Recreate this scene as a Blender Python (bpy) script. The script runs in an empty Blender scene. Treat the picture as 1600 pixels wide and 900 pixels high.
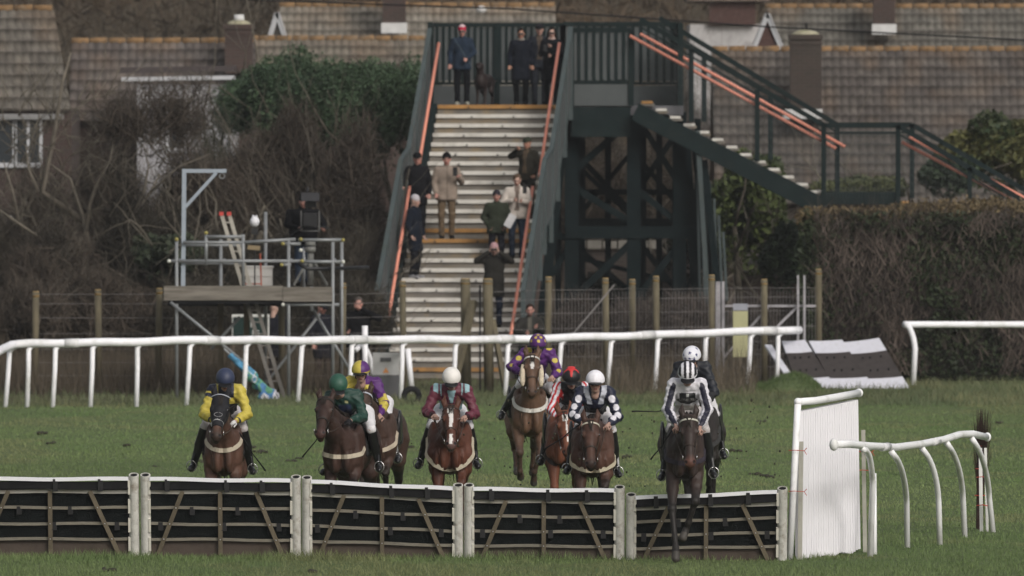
import bpy, math, random
import numpy as np
from mathutils import Vector, Matrix
from mathutils.bvhtree import BVHTree
R = math.radians
random.seed(7); rng = np.random.default_rng(7)
col = bpy.context.scene.collection
sc = bpy.context.scene
# ---------------------------------------------------------------- camera
FPX, CAMH, YH = 17640.0, 5.7, 148.0       # focal length in photo pixels, eye height, horizon row
cam_d = bpy.data.cameras.new('camera'); cam = bpy.data.objects.new('camera', cam_d); col.objects.link(cam)
cam_d.sensor_width = 36.0; cam_d.lens = FPX/1600*36.0
cam_d.clip_start = 1.0; cam_d.clip_end = 3000
cam.location = (0, 0, CAMH)
cam.rotation_euler = (R(90)-math.atan((450-YH)/FPX), 0, 0)
cam_d.dof.use_dof = True; cam_d.dof.focus_distance = 141.0; cam_d.dof.aperture_fstop = 5.1
sc.camera = cam
# ---------------------------------------------------------------- world, sun, exposure
SUN_EL, SUN_AZ = 34.0, 150.0     # overcast: a broad weak sun behind the camera and to its side
w = bpy.data.worlds.new('World'); sc.world = w; w.use_nodes = True
nt = w.node_tree; nt.nodes.clear()
sky = nt.nodes.new('ShaderNodeTexSky'); sky.sky_type = 'NISHITA'; sky.sun_disc = False
sky.sun_elevation = R(SUN_EL); sky.sun_rotation = R(SUN_AZ); sky.air_density = 1.6; sky.dust_density = 6.0; sky.ozone_density = 1.0
hs = nt.nodes.new('ShaderNodeHueSaturation'); hs.inputs['Saturation'].default_value = 0.32
bg = nt.nodes.new('ShaderNodeBackground'); bg.inputs['Strength'].default_value = 0.13
ow = nt.nodes.new('ShaderNodeOutputWorld')
nt.links.new(sky.outputs[0], hs.inputs['Color']); nt.links.new(hs.outputs[0], bg.inputs['Color']); nt.links.new(bg.outputs[0], ow.inputs['Surface'])
sd = bpy.data.lights.new('sun', 'SUN'); sun = bpy.data.objects.new('sun', sd); col.objects.link(sun)
sd.energy = 1.15; sd.angle = R(14); sd.color = (1.0, 0.96, 0.92)
az = R(SUN_AZ); el = R(SUN_EL)
sdir = Vector((math.sin(az)*math.cos(el), math.cos(az)*math.cos(el), math.sin(el)))   # towards the sun
sun.rotation_euler = sdir.to_track_quat('Z', 'Y').to_euler()
sc.view_settings.view_transform = 'Standard'; sc.view_settings.look = 'None'
sc.view_settings.gamma = 1.0; sc.view_settings.use_curve_mapping = False
sc.view_settings.exposure = -0.12
sc.render.engine = 'CYCLES'; sc.cycles.use_denoising = True
sc.cycles.max_bounces = 5; sc.cycles.diffuse_bounces = 3; sc.cycles.glossy_bounces = 2; sc.cycles.transparent_max_bounces = 6

def PT(x, y, Y):
    """the place in the world of a photo pixel at distance Y"""
    return Vector(((x-800)/FPX*Y, Y, CAMH-(y-YH)/FPX*Y))
def PX(x, Y): return (x-800)/FPX*Y
def PZ(y, Y): return CAMH-(y-YH)/FPX*Y
def GY(y): return FPX*CAMH/(y-YH)      # distance of the flat ground seen in a row
# ---------------------------------------------------------------- materials
def lin(h):
    h = h.lstrip('#'); c = [int(h[i:i+2], 16)/255 for i in (0, 2, 4)]
    return tuple(v/12.92 if v <= .04045 else ((v+.055)/1.055)**2.4 for v in c)
_m = {}
def mat(name, color=(.5,.5,.5), rough=.7, var=.15, vs=3.0, bump=0.0, bs=20.0, metal=0.0, attr=False, dirt=None, ds=1.5, spec=.3, stretch=None):
    if name in _m: return _m[name]
    m = bpy.data.materials.new(name); m.use_nodes = True; t = m.node_tree; L = t.links
    b = t.nodes['Principled BSDF']; b.inputs['Roughness'].default_value = rough; b.inputs['Metallic'].default_value = metal
    b.inputs['Specular IOR Level'].default_value = spec
    tc = t.nodes.new('ShaderNodeTexCoord'); src = tc.outputs['Object']
    if stretch:
        mp = t.nodes.new('ShaderNodeMapping'); mp.inputs['Scale'].default_value = stretch; L.new(src, mp.inputs[0]); src = mp.outputs[0]
    n = t.nodes.new('ShaderNodeTexNoise'); n.inputs['Scale'].default_value = vs; n.inputs['Detail'].default_value = 6; n.inputs['Roughness'].default_value = .65
    L.new(src, n.inputs['Vector'])
    mr = t.nodes.new('ShaderNodeMapRange'); mr.inputs[1].default_value = .3; mr.inputs[2].default_value = .7
    mr.inputs[3].default_value = 1-var; mr.inputs[4].default_value = 1+var; L.new(n.outputs[0], mr.inputs[0])
    mx = t.nodes.new('ShaderNodeVectorMath'); mx.operation = 'SCALE'; L.new(mr.outputs[0], mx.inputs['Scale'])
    if attr:
        a = t.nodes.new('ShaderNodeAttribute'); a.attribute_name = 'Col'; L.new(a.outputs['Color'], mx.inputs[0])
    else: mx.inputs[0].default_value = color[:3]
    out = mx.outputs[0]
    if dirt:
        n2 = t.nodes.new('ShaderNodeTexNoise'); n2.inputs['Scale'].default_value = ds; n2.inputs['Detail'].default_value = 8; n2.inputs['Roughness'].default_value = .7
        L.new(src, n2.inputs['Vector'])
        r2 = t.nodes.new('ShaderNodeMapRange'); r2.inputs[1].default_value = .52; r2.inputs[2].default_value = .72; L.new(n2.outputs[0], r2.inputs[0])
        mi = t.nodes.new('ShaderNodeMix'); mi.data_type = 'RGBA'; L.new(r2.outputs[0], mi.inputs[0]); L.new(out, mi.inputs[6]); mi.inputs[7].default_value = (*dirt, 1)
        out = mi.outputs[2]
    L.new(out, b.inputs['Base Color'])
    if bump:
        n3 = t.nodes.new('ShaderNodeTexNoise'); n3.inputs['Scale'].default_value = bs; n3.inputs['Detail'].default_value = 5
        L.new(src, n3.inputs['Vector'])
        bp = t.nodes.new('ShaderNodeBump'); bp.inputs['Strength'].default_value = bump; bp.inputs['Distance'].default_value = .02
        L.new(n3.outputs[0], bp.inputs['Height']); L.new(bp.outputs[0], b.inputs['Normal'])
    _m[name] = m; return m
WHITE = mat('white_paint', (.80,.80,.82), .45, .05, 2, dirt=(.42,.42,.38), ds=1.3)
PVC = mat('white_plastic', (.80,.80,.84), .4, .05, 3, dirt=(.5,.5,.47), ds=.9)
BLACK = mat('black_rubber', (.012,.012,.013), .8, .3, 6, spec=.12)
WOODW = mat('weathered_wood', (.15,.125,.095), .85, .35, 5, .5, 25, stretch=(1,1,6))
# ---------------------------------------------------------------- objects
ORG = {}
def setp(o, label=None, cat=None, group=None, kind=None):
    if label: o['label'] = label
    if cat: o['category'] = cat
    if group: o['group'] = group
    if kind: o['kind'] = kind
    return o
def thing(name, loc, label, cat, group=None, rz=0.0):
    o = bpy.data.objects.new(name, None); col.objects.link(o); o.location = loc; o.rotation_euler = (0, 0, rz)
    o.empty_display_size = .2; ORG[o.name] = Vector(loc) if rz == 0 else Vector((0,0,0))
    return setp(o, label, cat, group)
def link_mesh(name, me, m, parent=None):
    o = bpy.data.objects.new(name, me); col.objects.link(o)
    for q in (m if isinstance(m, (list, tuple)) else [m]): me.materials.append(q)
    if parent is not None:
        o.parent = parent; ORG[o.name] = ORG.get(parent.name, Vector((0,0,0)))
    return o
def np_mesh(name, V, Fc, m, parent=None, smooth=False, cols=None, midx=None):
    """V (N,3) array in world (or template) coordinates, Fc (M,k) or list of arrays"""
    V = np.asarray(V, float)
    if parent is not None:
        V = V - np.array(ORG.get(parent.name, Vector((0,0,0))))
    me = bpy.data.meshes.new(name)
    if isinstance(Fc, np.ndarray):
        nf, k = Fc.shape
        me.vertices.add(len(V)); me.vertices.foreach_set('co', V.astype(np.float32).ravel())
        me.loops.add(nf*k); me.loops.foreach_set('vertex_index', Fc.astype(np.int32).ravel())
        me.polygons.add(nf); me.polygons.foreach_set('loop_start', np.arange(0, nf*k, k, dtype=np.int32))
        me.update(calc_edges=True); me.validate()
    else:
        me.from_pydata(V.tolist(), [], Fc); me.update()
    if smooth: me.polygons.foreach_set('use_smooth', np.ones(len(me.polygons), dtype=bool))
    if midx is not None: me.polygons.foreach_set('material_index', np.asarray(midx, dtype=np.int32))
    if cols is not None:
        ca = me.color_attributes.new('Col', 'FLOAT_COLOR', 'POINT')
        c4 = np.ones((len(V), 4), np.float32); c4[:, :3] = cols; ca.data.foreach_set('color', c4.ravel())
    return link_mesh(name, me, m, parent)
def basis(d):
    d = Vector(d).normalized(); up = Vector((0,0,1)) if abs(d.z) < .95 else Vector((0,1,0))
    s = d.cross(up).normalized(); return d, s, s.cross(d).normalized()
class MB:
    def __init__(s): s.v = []; s.f = []; s.c = []; s.cur = None
    def add(s, vs, fs):
        n = len(s.v); s.v += [tuple(p) for p in vs]; s.f += [tuple(i+n for i in f) for f in fs]
        if s.cur is not None: s.c += [s.cur]*len(vs)
        return s
    def box(s, c, d, M=None):
        x, y, z = d[0]/2, d[1]/2, d[2]/2
        P = [Vector((i*x, j*y, k*z)) for i in (-1,1) for j in (-1,1) for k in (-1,1)]
        if M is not None: P = [M @ p for p in P]
        c = Vector(c); return s.add([c+p for p in P], [(0,1,3,2),(4,6,7,5),(0,4,5,1),(2,3,7,6),(0,2,6,4),(1,5,7,3)])
    def bar(s, a, b, w, h=None, up=None):
        a, b = Vector(a), Vector(b); h = h or w; d, sd_, u = basis(b-a)
        if up is not None:
            sd_ = d.cross(Vector(up)).normalized(); u = sd_.cross(d).normalized()
        P = [q+sd_*i*w/2+u*j*h/2 for q in (a, b) for (i, j) in ((-1,-1),(1,-1),(1,1),(-1,1))]
        return s.add(P, [(3,2,1,0),(4,5,6,7),(0,1,5,4),(1,2,6,5),(2,3,7,6),(3,0,4,7)])
    def tube(s, pts, r, n=8, cap=True):
        pts = [Vector(p) for p in pts]; rr = r if isinstance(r, (list, tuple)) else [r]*len(pts)
        vs = []; prev = None
        for i, p in enumerate(pts):
            t = (pts[min(i+1, len(pts)-1)]-pts[max(i-1, 0)])
            if t.length < 1e-9: t = Vector((0,0,1))
            t.normalize()
            if prev is None: _, a, b = basis(t); b = t.cross(a)
            else:
                a = (prev-t*prev.dot(t)); a = a.normalized() if a.length > 1e-6 else basis(t)[1]; b = t.cross(a)
            prev = a
            for k in range(n):
                th = 2*math.pi*k/n; vs.append(p+(a*math.cos(th)+b*math.sin(th))*rr[i])
        fs = [(i*n+k, i*n+(k+1) % n, (i+1)*n+(k+1) % n, (i+1)*n+k) for i in range(len(pts)-1) for k in range(n)]
        if cap: fs += [tuple(range(n-1, -1, -1)), tuple((len(pts)-1)*n+k for k in range(n))]
        return s.add(vs, fs)
    def sphere(s, c, r, n=12, m=8):
        r = (r, r, r) if isinstance(r, (int, float)) else r; c = Vector(c)
        vs = [c+Vector((0,0,r[2]))]
        for i in range(1, m):
            a = math.pi*i/m
            vs += [c+Vector((r[0]*math.sin(a)*math.cos(2*math.pi*k/n), r[1]*math.sin(a)*math.sin(2*math.pi*k/n), r[2]*math.cos(a))) for k in range(n)]
        vs.append(c-Vector((0,0,r[2]))); L = len(vs)-1
        fs = [(0, 1+k, 1+(k+1) % n) for k in range(n)]
        for i in range(m-2): fs += [(1+i*n+k, 1+(i+1)*n+k, 1+(i+1)*n+(k+1) % n, 1+i*n+(k+1) % n) for k in range(n)]
        fs += [(L, 1+(m-2)*n+(k+1) % n, 1+(m-2)*n+k) for k in range(n)]
        return s.add(vs, fs)
    def quad(s, a, b, c, d): return s.add([a, b, c, d], [(0,1,2,3)])
    def build(s, name, m, parent=None, smooth=False):
        return np_mesh(name, s.v, [list(f) for f in s.f], m, parent, smooth, np.array(s.c) if s.c else None)
def bez(p0, p1, p2, n=8):
    return [Vector(p0)*(1-t)**2+Vector(p1)*2*t*(1-t)+Vector(p2)*t*t for t in [i/n for i in range(n+1)]]
def noise2(x, y, s, seed=0):
    """smooth cheap value noise, numpy"""
    x = np.asarray(x)/s+seed*17.3; y = np.asarray(y)/s+seed*9.1
    xi = np.floor(x); yi = np.floor(y); fx = x-xi; fy = y-yi
    h = lambda a, b: np.modf(np.abs(np.sin(a*127.1+b*311.7+seed)*43758.5453))[0]
    fx = fx*fx*(3-2*fx); fy = fy*fy*(3-2*fy)
    return (h(xi,yi)*(1-fx)+h(xi+1,yi)*fx)*(1-fy)+(h(xi,yi+1)*(1-fx)+h(xi+1,yi+1)*fx)*fy
# ================================================================ ground
def gz(x, y):
    x = np.asarray(x, float); y = np.asarray(y, float)
    far = np.clip((y-300)/260, 0, 1)
    z = far*far*(3-2*far)*16 + np.clip(y-560, 0, 600)*.03
    z = z + (noise2(x, y, 9, 1)-.5)*.10*np.clip((y-144)/20, 0, 1)*np.clip((205-y)/15, 0, 1)
    return z
xs = np.unique(np.concatenate([np.linspace(-300, -22, 26), np.linspace(-22, 22, 45), np.linspace(22, 300, 26)]))
ys = np.unique(np.concatenate([np.linspace(-40, 128, 12), np.linspace(128, 235, 90), np.linspace(235, 800, 50)]))
gx, gy = np.meshgrid(xs, ys); V = np.stack([gx.ravel(), gy.ravel(), gz(gx, gy).ravel()], 1)
nx = len(xs); ii = (np.arange(len(ys)-1)[:, None]*nx+np.arange(nx-1)[None]).ravel()
# grass on the course, rough brown earth beyond the rail
m = bpy.data.materials.new('turf_and_rough_ground'); m.use_nodes = True; t = m.node_tree; L = t.links; b = t.nodes['Principled BSDF']
b.inputs['Roughness'].default_value = .95; b.inputs['Specular IOR Level'].default_value = .1
ge = t.nodes.new('ShaderNodeNewGeometry')
def tn(scale, det=5):
    q = t.nodes.new('ShaderNodeTexNoise'); q.inputs['Scale'].default_value = scale; q.inputs['Detail'].default_value = det; L.new(ge.outputs['Position'], q.inputs['Vector']); return q
def rgbmix(f, a, c):
    q = t.nodes.new('ShaderNodeMix'); q.data_type = 'RGBA'; L.new(f, q.inputs[0])
    for k, v in ((6, a), (7, c)):
        if isinstance(v, tuple): q.inputs[k].default_value = (*v, 1)
        else: L.new(v, q.inputs[k])
    return q.outputs[2]
def mrn(src, a, b_):
    q = t.nodes.new('ShaderNodeMapRange'); q.inputs[1].default_value = a; q.inputs[2].default_value = b_; L.new(src, q.inputs[0]); return q.outputs[0]
g1 = rgbmix(mrn(tn(.35).outputs[0], .35, .65), (.100,.138,.058), (.135,.160,.075))
g2 = rgbmix(mrn(tn(7).outputs[0], .3, .75), g1, (.06,.085,.036))
sx = t.nodes.new('ShaderNodeSeparateXYZ'); L.new(ge.outputs['Position'], sx.inputs[0])
wob = t.nodes.new('ShaderNodeMath'); wob.operation = 'MULTIPLY_ADD'; L.new(tn(.8).outputs[0], wob.inputs[0]); wob.inputs[1].default_value = 8; L.new(sx.outputs['Y'], wob.inputs[2])
xx = t.nodes.new('ShaderNodeMath'); xx.operation = 'MULTIPLY_ADD'; L.new(sx.outputs['X'], xx.inputs[0]); xx.inputs[1].default_value = -1.0; L.new(wob.outputs[0], xx.inputs[2])
earth = rgbmix(mrn(tn(3).outputs[0], .35, .65), (.05,.042,.022), (.085,.062,.045))
L.new(rgbmix(mrn(xx.outputs[0], 217, 226), g2, earth), b.inputs['Base Color'])
bp = t.nodes.new('ShaderNodeBump'); bp.inputs['Strength'].default_value = .8; bp.inputs['Distance'].default_value = .05
L.new(tn(14, 4).outputs[0], bp.inputs['Height']); L.new(bp.outputs[0], b.inputs['Normal'])
ground = np_mesh('ground', V, np.stack([ii, ii+1, ii+nx+1, ii+nx], 1), m, None, True); ground['kind'] = 'structure'

def blades(name, n, x0, x1, y0, y1, hmin, hmax, wd, c0, c1, label, dens=None, kind='stuff', cat='grass', zoff=0, lean=.5, mname='grass_blades', spread=True):
    Y = rng.uniform(y0, y1, n); f = Y/y1 if spread else 1
    X = rng.uniform(x0, x1, n)*f
    if dens is not None:
        k = rng.random(n) < dens(X, Y); X, Y = X[k], Y[k]; n = len(X)
    Z = gz(X, Y)+zoff
    h = rng.uniform(hmin, hmax, n)*(.6+.8*noise2(X, Y, 1.3, 3)); a = rng.uniform(0, 2*np.pi, n); wv = wd*rng.uniform(.6, 1.4, n)
    dx, dy = np.cos(a)*wv/2, np.sin(a)*wv/2
    lx, ly = rng.normal(0, lean, n)*h, rng.normal(0, lean, n)*h
    P = np.empty((n, 3, 3)); P[:,0] = np.stack([X-dx, Y-dy, Z-.01], 1); P[:,1] = np.stack([X+dx, Y+dy, Z-.01], 1); P[:,2] = np.stack([X+lx, Y+ly, Z+h], 1)
    u = np.clip(noise2(X, Y, 5, 5)*.55+noise2(X, Y*.4, .9, 6)*.35+rng.random(n)*.3-.1, 0, 1)
    C = np.array(c0)[None]*(1-u[:, None])+np.array(c1)[None]*u[:, None]
    if cat == 'grass':
        wn = np.clip((noise2(X, Y*.45, 1.9, 41)*.6+noise2(X, Y*.5, .6, 43)*.4-.56)*4.5, 0, .55)[:, None]; C = C*(1-wn)+np.array((.175,.170,.085))*wn
        wg = np.clip((noise2(X, Y*.4, 6.5, 47)-.5)*2, -.5, .5)[:, None]; C = C*(1+wg*.22)
    C = C*(.85+.3*rng.random(n)[:, None]); C = np.repeat(C, 3, 0)
    o = np_mesh(name, P.reshape(-1, 3), np.arange(n*3).reshape(-1, 3), mat(mname, rough=.75, attr=True, var=.05, spec=.2), None, False, C)
    return setp(o, label, cat, None, kind)
G0, G1 = (.088,.146,.050), (.162,.204,.082)
blades('grass', 90000, -7.2, 7.2, 131, 146, .022, .055, .009, G0, G1, 'short green turf on both sides of the hurdles')
blades('grass', 230000, -10.5, 10.5, 146, 207, .018, .045, .013, G0, G1, 'short green turf of the course behind the horses')
blades('grass', 26000, -10.8, 10.8, 206, 224, .05, .16, .016, (.07,.095,.045), (.125,.13,.07), 'rougher longer grass under the far running rail')
blades('dead_grass', 34000, -13, 4.9, 214, 226, .2, .95, .014, (.045,.036,.026), (.13,.105,.075), 'dry brown weeds and dead stems behind the post fence', lean=.25, cat='weeds', dens=lambda x, y: np.where((x > -2.75) & (x < .35), 0, np.where(x > .3, .55, 1)))
# longer tufts along the feet of the hurdles
blades('grass', 16000, -7.0, 4.2, 138.0, 139.9, .05, .12, .010, G0, G1, 'longer green grass along the feet of the hurdles', dens=lambda x, y: np.exp(-((y-(138.35-(x-4)*.02))/.45)**2))
# ================================================================ hurdles
HY = lambda x: 139.6-(x/1228.0)*1.5      # distance of the hurdle line at a photo column
TAPE = mat('scuffed_white_padding', (.50,.49,.46), .6, .16, 9, .3, 30, dirt=(.2,.16,.12), ds=5)
PADT = mat('bright_white_padding', (.72,.72,.76), .45, .03)
FELT = mat('black_padding', (.013,.013,.014), .9, .3, 5, spec=.08)
SCREEN = mat('black_windbreak_mesh', (.008,.010,.010), .95, .35, 4, .3, 60, spec=.04)
BATT = mat('bleached_batten', (.175,.16,.13), .8, .25, 6, .3, 30, stretch=(1,4,4), dirt=(.13,.11,.08), ds=3)
BRACE = mat('brown_brace_timber', (.115,.095,.066), .85, .25, 6, .3, 30)
BOARD = mat('brown_kick_board', (.066,.050,.041), .85, .25, 3, .2, 20, dirt=(.04,.03,.022), ds=3)
def hurdle(xl, xr, ytl, ytr, ybl, ybr, label):
    YL, YR = HY(xl), HY(xr)
    A = Vector((PX(xl, YL), YL, 0)); B = Vector((PX(xr, YR), YR, 0))
    hl, hr = (ybl-ytl)/FPX*YL, (ybr-ytr)/FPX*YR
    zl, zr = PZ(ybl, YL), PZ(ybr, YR)
    A.z = min(zl, .02); B.z = min(zr, .02); hl += zl-A.z; hr += zr-B.z
    lean = Vector((0, -.28, 0))
    T = thing('hurdle', (A+B)/2, label, 'hurdle', 'row of racing hurdles')
    ax = (B-A).normalized(); nrm = Vector((ax.y, -ax.x, 0)).normalized()   # towards the camera
    def P(u, v, o=0.0):       # u along, v up (fraction), o metres in front
        h = hl+(hr-hl)*u
        return A+(B-A)*u+(Vector((0,0,1))+lean)*h*v+nrm*o
    for u in (0.0, 1.0):      # padded tubes at the two ends
        pts = [P(u, v) for v in (-.01, .25, .5, .75, 1.0)]
        n = 20; mbt = MB(); ins = MB(); r = .062
        mbt.tube(pts, r, n, cap=False)
        top = P(u, 1.0); d = Vector((0,-.5,1)).normalized(); _, s1, s2 = basis(d)
        ring = lambda rr, off: [top+d*off+(s1*math.cos(2*math.pi*k/n)+s2*math.sin(2*math.pi*k/n))*rr for k in range(n)]
        ro, ri, rl = ring(r, 0), ring(.047, .004), ring(.047, -.10)
        mbt.add(ro+ri, [(k, (k+1) % n, n+(k+1) % n, n+k) for k in range(n)])
        mbt.add(ri+rl, [(k, (k+1) % n, n+(k+1) % n, n+k) for k in range(n)])
        po = mbt.build('end_post', TAPE, T, True)
        MB().add(ring(.049, -.008), [tuple(range(n))]).build('mouth_shade', BLACK, po)  # black disc standing in for the shade inside the open tube
        sb = MB()             # tapes flap on the inner edge
        sgn = 1 if u == 0 else -1
        for k in range(4):
            v0 = .06+k*.235; sb.bar(P(u, v0, .03)+ax*sgn*.055, P(u, v0+.17, .03)+ax*sgn*.055, .028, .05)
        sb.build('tape_flap', mat('torn_white_tape', (.58,.56,.5), .6, .1, 5), po)
    e = .062/(B-A).length
    def hbar(v, hgt, thick, o, m, name, u0=e, u1=1-e, z=0):
        q = MB(); seg = 10; rows = []
        for i in range(seg+1):
            u = u0+(u1-u0)*i/seg; sag = .006*math.sin(u*9+v*20)
            c = P(u, v, o)+Vector((0, 0, sag+z))
            rows += [c-Vector((0,0,hgt/2))+nrm*thick/2, c+Vector((0,0,hgt/2))+nrm*thick/2, c+Vector((0,0,hgt/2))-nrm*thick/2, c-Vector((0,0,hgt/2))-nrm*thick/2]
        fs = [(i*4+k, i*4+(k+1) % 4, (i+1)*4+(k+1) % 4, (i+1)*4+k) for i in range(seg) for k in range(4)]
        fs += [(3,2,1,0), tuple(seg*4+k for k in range(4))]
        q.add(rows, fs); return q.build(name, m, T)
    hbar(.950, .044, .12, -.0, PADT, 'top_padding')
    hbar(.872, .095, .10, .0, FELT, 'rubber_skirt')
    hbar(.795, .045, .03, .012, mat('pale_upper_batten', (.28,.27,.245), .7, .15, 4, dirt=(.25,.22,.18), ds=3), 'batten')
    for v in (.595, .395, .205): hbar(v, .036, .03, .012, BATT, 'batten')
    scr = MB(); scr.quad(P(e,.21,-.012), P(1-e,.21,-.012), P(1-e,.83,-.012), P(e,.83,-.012)); scr.quad(P(e,.83,-.016), P(1-e,.83,-.016), P(1-e,.21,-.016), P(e,.21,-.016)); scr.build('mesh_screen', SCREEN, T)
    kb = MB(); kb.bar(P(e,.09,-.01), P(1-e,.09,-.01), .03, .21*1.0, up=(0,0,1)); kb.build('kick_board', BOARD, T)
    for (ua, va, ub, vb) in ((.25,.80,.085,.02), (.5,.80,.5,.02), (.74,.80,.91,.02)):
        q = MB(); q.bar(P(ua, va, .043), P(ub, vb, .043), .052, .028, up=(0,-1,0)); br = q.build('brace', BRACE, T)
        for v in (.205, .395, .595):
            tt = (va-v)/(va-vb); q = MB(); q.sphere(P(ua+(ub-ua)*tt, v, .060), .009, 8, 5)
            q.build('bolt', mat('zinc_bolt', (.4,.4,.4), .4, .1, metal=.8), br, True)
    for i, (u, v, h) in enumerate(((.17,.875,.15), (.55,.875,.15), (.8,.875,.15), (.33,.56,.10), (.62,.56,.10), (.09,.365,.10), (.54,.365,.10), (.9,.365,.10))):
        u += random.uniform(-.02, .02); q = MB(); q.bar(P(u, v, .075 if v > .8 else .033)+Vector((0,0,-h/2)), P(u, v, .075 if v > .8 else .033)+Vector((0,0,h/2)), .062, .012, up=(0,-1,0))
        if v > .8: q.bar(P(u, v, .07)+Vector((0,0,h/2)), P(u, v, -.07)+Vector((0,0,h/2)), .062, .012)
        q.build('strap', mat('black_rubber_strap', (.007,.007,.008), .5, .2), T)
    return T
hurdle(-50, 210, 741, 741, 868, 868, 'black hurdle with white top at the far left end, cut off by the picture edge')
hurdle(228, 463, 741, 744, 868, 870, 'black hurdle with white top directly below the rider in yellow')
hurdle(480, 716, 745, 757, 871, 877, 'black hurdle with white top below the rider in plain green')
hurdle(733, 968, 757, 760, 877, 878, 'black hurdle with white top below the riders in purple spots and navy')
hurdle(986, 1222, 772, 762, 879, 877, 'black hurdle with tilted top being cleared by the leading horse')

# ================================================================ wing with ribbed white panel
def Q(x, y, Y): return PT(x, y, Y)
YA, YB = 138.3, 140.6
W = thing('hurdle_wing', (PX(1290, 139.4), 139.4, 0), 'tall white ribbed wing panel leaning beside the last hurdle', 'wing')
a0, a1 = Q(1234, 875, YA), Q(1247, 628, YA); b0, b1 = Q(1352, 858, YB), Q(1342, 614, YB)
a0.z = b0.z = 0
MB().tube([a0, a0.lerp(a1, .5), a1], .042, 14).build('side_post', WHITE, W, True)
tp = [a1+Vector((0,0,.0)), Q(1275, 626, 138.9), Q(1310, 620, 139.7), b1]
MB().tube(tp, .045, 14).build('top_rail', WHITE, W, True)
jm = MB(); jm.sphere(a1, .05); jm.sphere(b1, .055); jm.build('corner_joint', WHITE, W, True)
g = MB(); g.bar(Q(1250, 875, YA+.05), Q(1252, 690, YA+.05), .055, .04); g.build('wooden_stake', mat('grey_stake', (.34,.33,.29), .8, .15, 4), W)
g = MB(); g.bar(Q(1352, 866, YB), Q(1349, 672, YB), .05, .04); g.build('wooden_stake', mat('grey_stake'), W)
# corrugated sheet: real ribs
c00, c01, c10, c11 = Q(1253, 875, YA+.1), Q(1252, 640, YA+.1), Q(1345, 859, YB-.05), Q(1341, 622, YB-.05)
nr = 24; vs = []; nU = nr*6+1; pn = Vector((c10-c00).cross(c01-c00)).normalized(); pn = pn if pn.y < 0 else -pn
for i in range(nU):
    u = i/(nU-1); ph = (i % 6)/6*2*math.pi; off = pn*(.0 if i % 6 > 1 else -.085)+pn*(.012*math.sin(ph/2))
    lo = c00.lerp(c10, u)+off; hi = c01.lerp(c11, u)+off; lo.z = max(-.03, lo.z-.01+.02*math.sin(u*21)); hi.z -= .02
    vs += [lo, hi]
fs = [(2*i, 2*i+2, 2*i+3, 2*i+1) for i in range(nU-1)]
sh = MB().add(vs, fs).build('ribbed_panel', mat('white_ribbed_plastic', (.70,.69,.73), .5, .05, 2), W, True)
for (x, y) in ((1244, 704), (1244, 768), (1350, 735), (1350, 706)):
    tg = MB(); yy = YA if x < 1300 else YB; p = Q(x, y, yy-.06); tg.tube([p+Vector((-.09,0,.0)), p+Vector((-.02,-.03,.005)), p+Vector((.1,0,-.004)), p+Vector((.13,-.02,.03))], .005, 5)
    tg.tube([p+Vector((.1,0,0)), p+Vector((.13,-.02,-.05))], .004, 5)
    tg.build('binding_twine', mat('orange_twine', (.45,.07,.05), .7, .1), W)

# near running rail on curved posts
NR = thing('running_rail', (PX(1450, 143), 143, 0), 'short white running rail with curved posts beside the ribbed wing', 'running rail')
def rail_Y(x): return 138.9+(x-1362)/(1545-1362)*7.6
rp = [(1303, 695), (1325, 694), (1360, 697), (1400, 699), (1440, 694), (1475, 687), (1500, 679), (1520, 678), (1541, 683)]
MB().tube([Q(x, y, rail_Y(x)) for x, y in rp], .046, 14).build('top_rail', WHITE, NR, True)
q = MB(); q.sphere(Q(1303, 695, rail_Y(1303)), (.055,.06,.075), 12, 8); q.build('end_cap', WHITE, NR, True)
q = MB(); q.sphere(Q(1543, 683, rail_Y(1543)), (.05,.06,.06)); q.build('end_cap', WHITE, NR, True)
for (xt, yt, xm, ym, xb, yb) in ((1345,697,1363,706,1360,870), (1392,704,1416,735,1418,856), (1440,699,1466,735,1469,852), (1478,690,1504,728,1508,840), (1518,684,1545,728,1552,832)):
    Yb = GY(yb); Yt = rail_Y(xt); p = [Q(xt, yt, Yt)]+bez(Q(xt+4, yt+6, Yt), Q(xm-2, ym-6, (Yt+Yb)/2), Q(xm+1, ym+50, Yb), 8)+[Q(xb, yb, Yb)]
    MB().tube(p, .037, 12).build('curved_post', WHITE, NR, True)
for xx0, xx1, w_ in ((1532, 1534, .045), (1540, 1543, .035)):
    p1 = Q(xx1, 831, 147.2); p1.z = 0; MB().bar(Q(xx0, 700, 147.2), p1, w_, .04).build('stake', mat('grey_white_stake', (.6,.6,.58), .6, .1), NR)
q = MB(); q.tube([Q(1366, 740, 140.2), PT(1367, 868, 139.9)], .03, 10); q.build('stake', WHITE, NR, True)
for y in (746, 790):
    q = MB(); p = Q(1536, y, 147.0); q.tube([p+Vector((-.08,0,0)), p+Vector((0,-.05,.01)), p+Vector((.09,0,-.01))], .006, 5)
    q.build('binding_twine', mat('orange_twine'), NR)
for x, y in ((1383, 698.5), (1461, 690.5)):
    MB().tube([Q(x-5, y+.6, rail_Y(x-5)), Q(x+5, y-.8, rail_Y(x+5))], .050, 14).build('joint_sleeve', mat('dull_white_plastic_joint', (.62,.62,.63), .5, .1, 4), NR, True)
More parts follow.
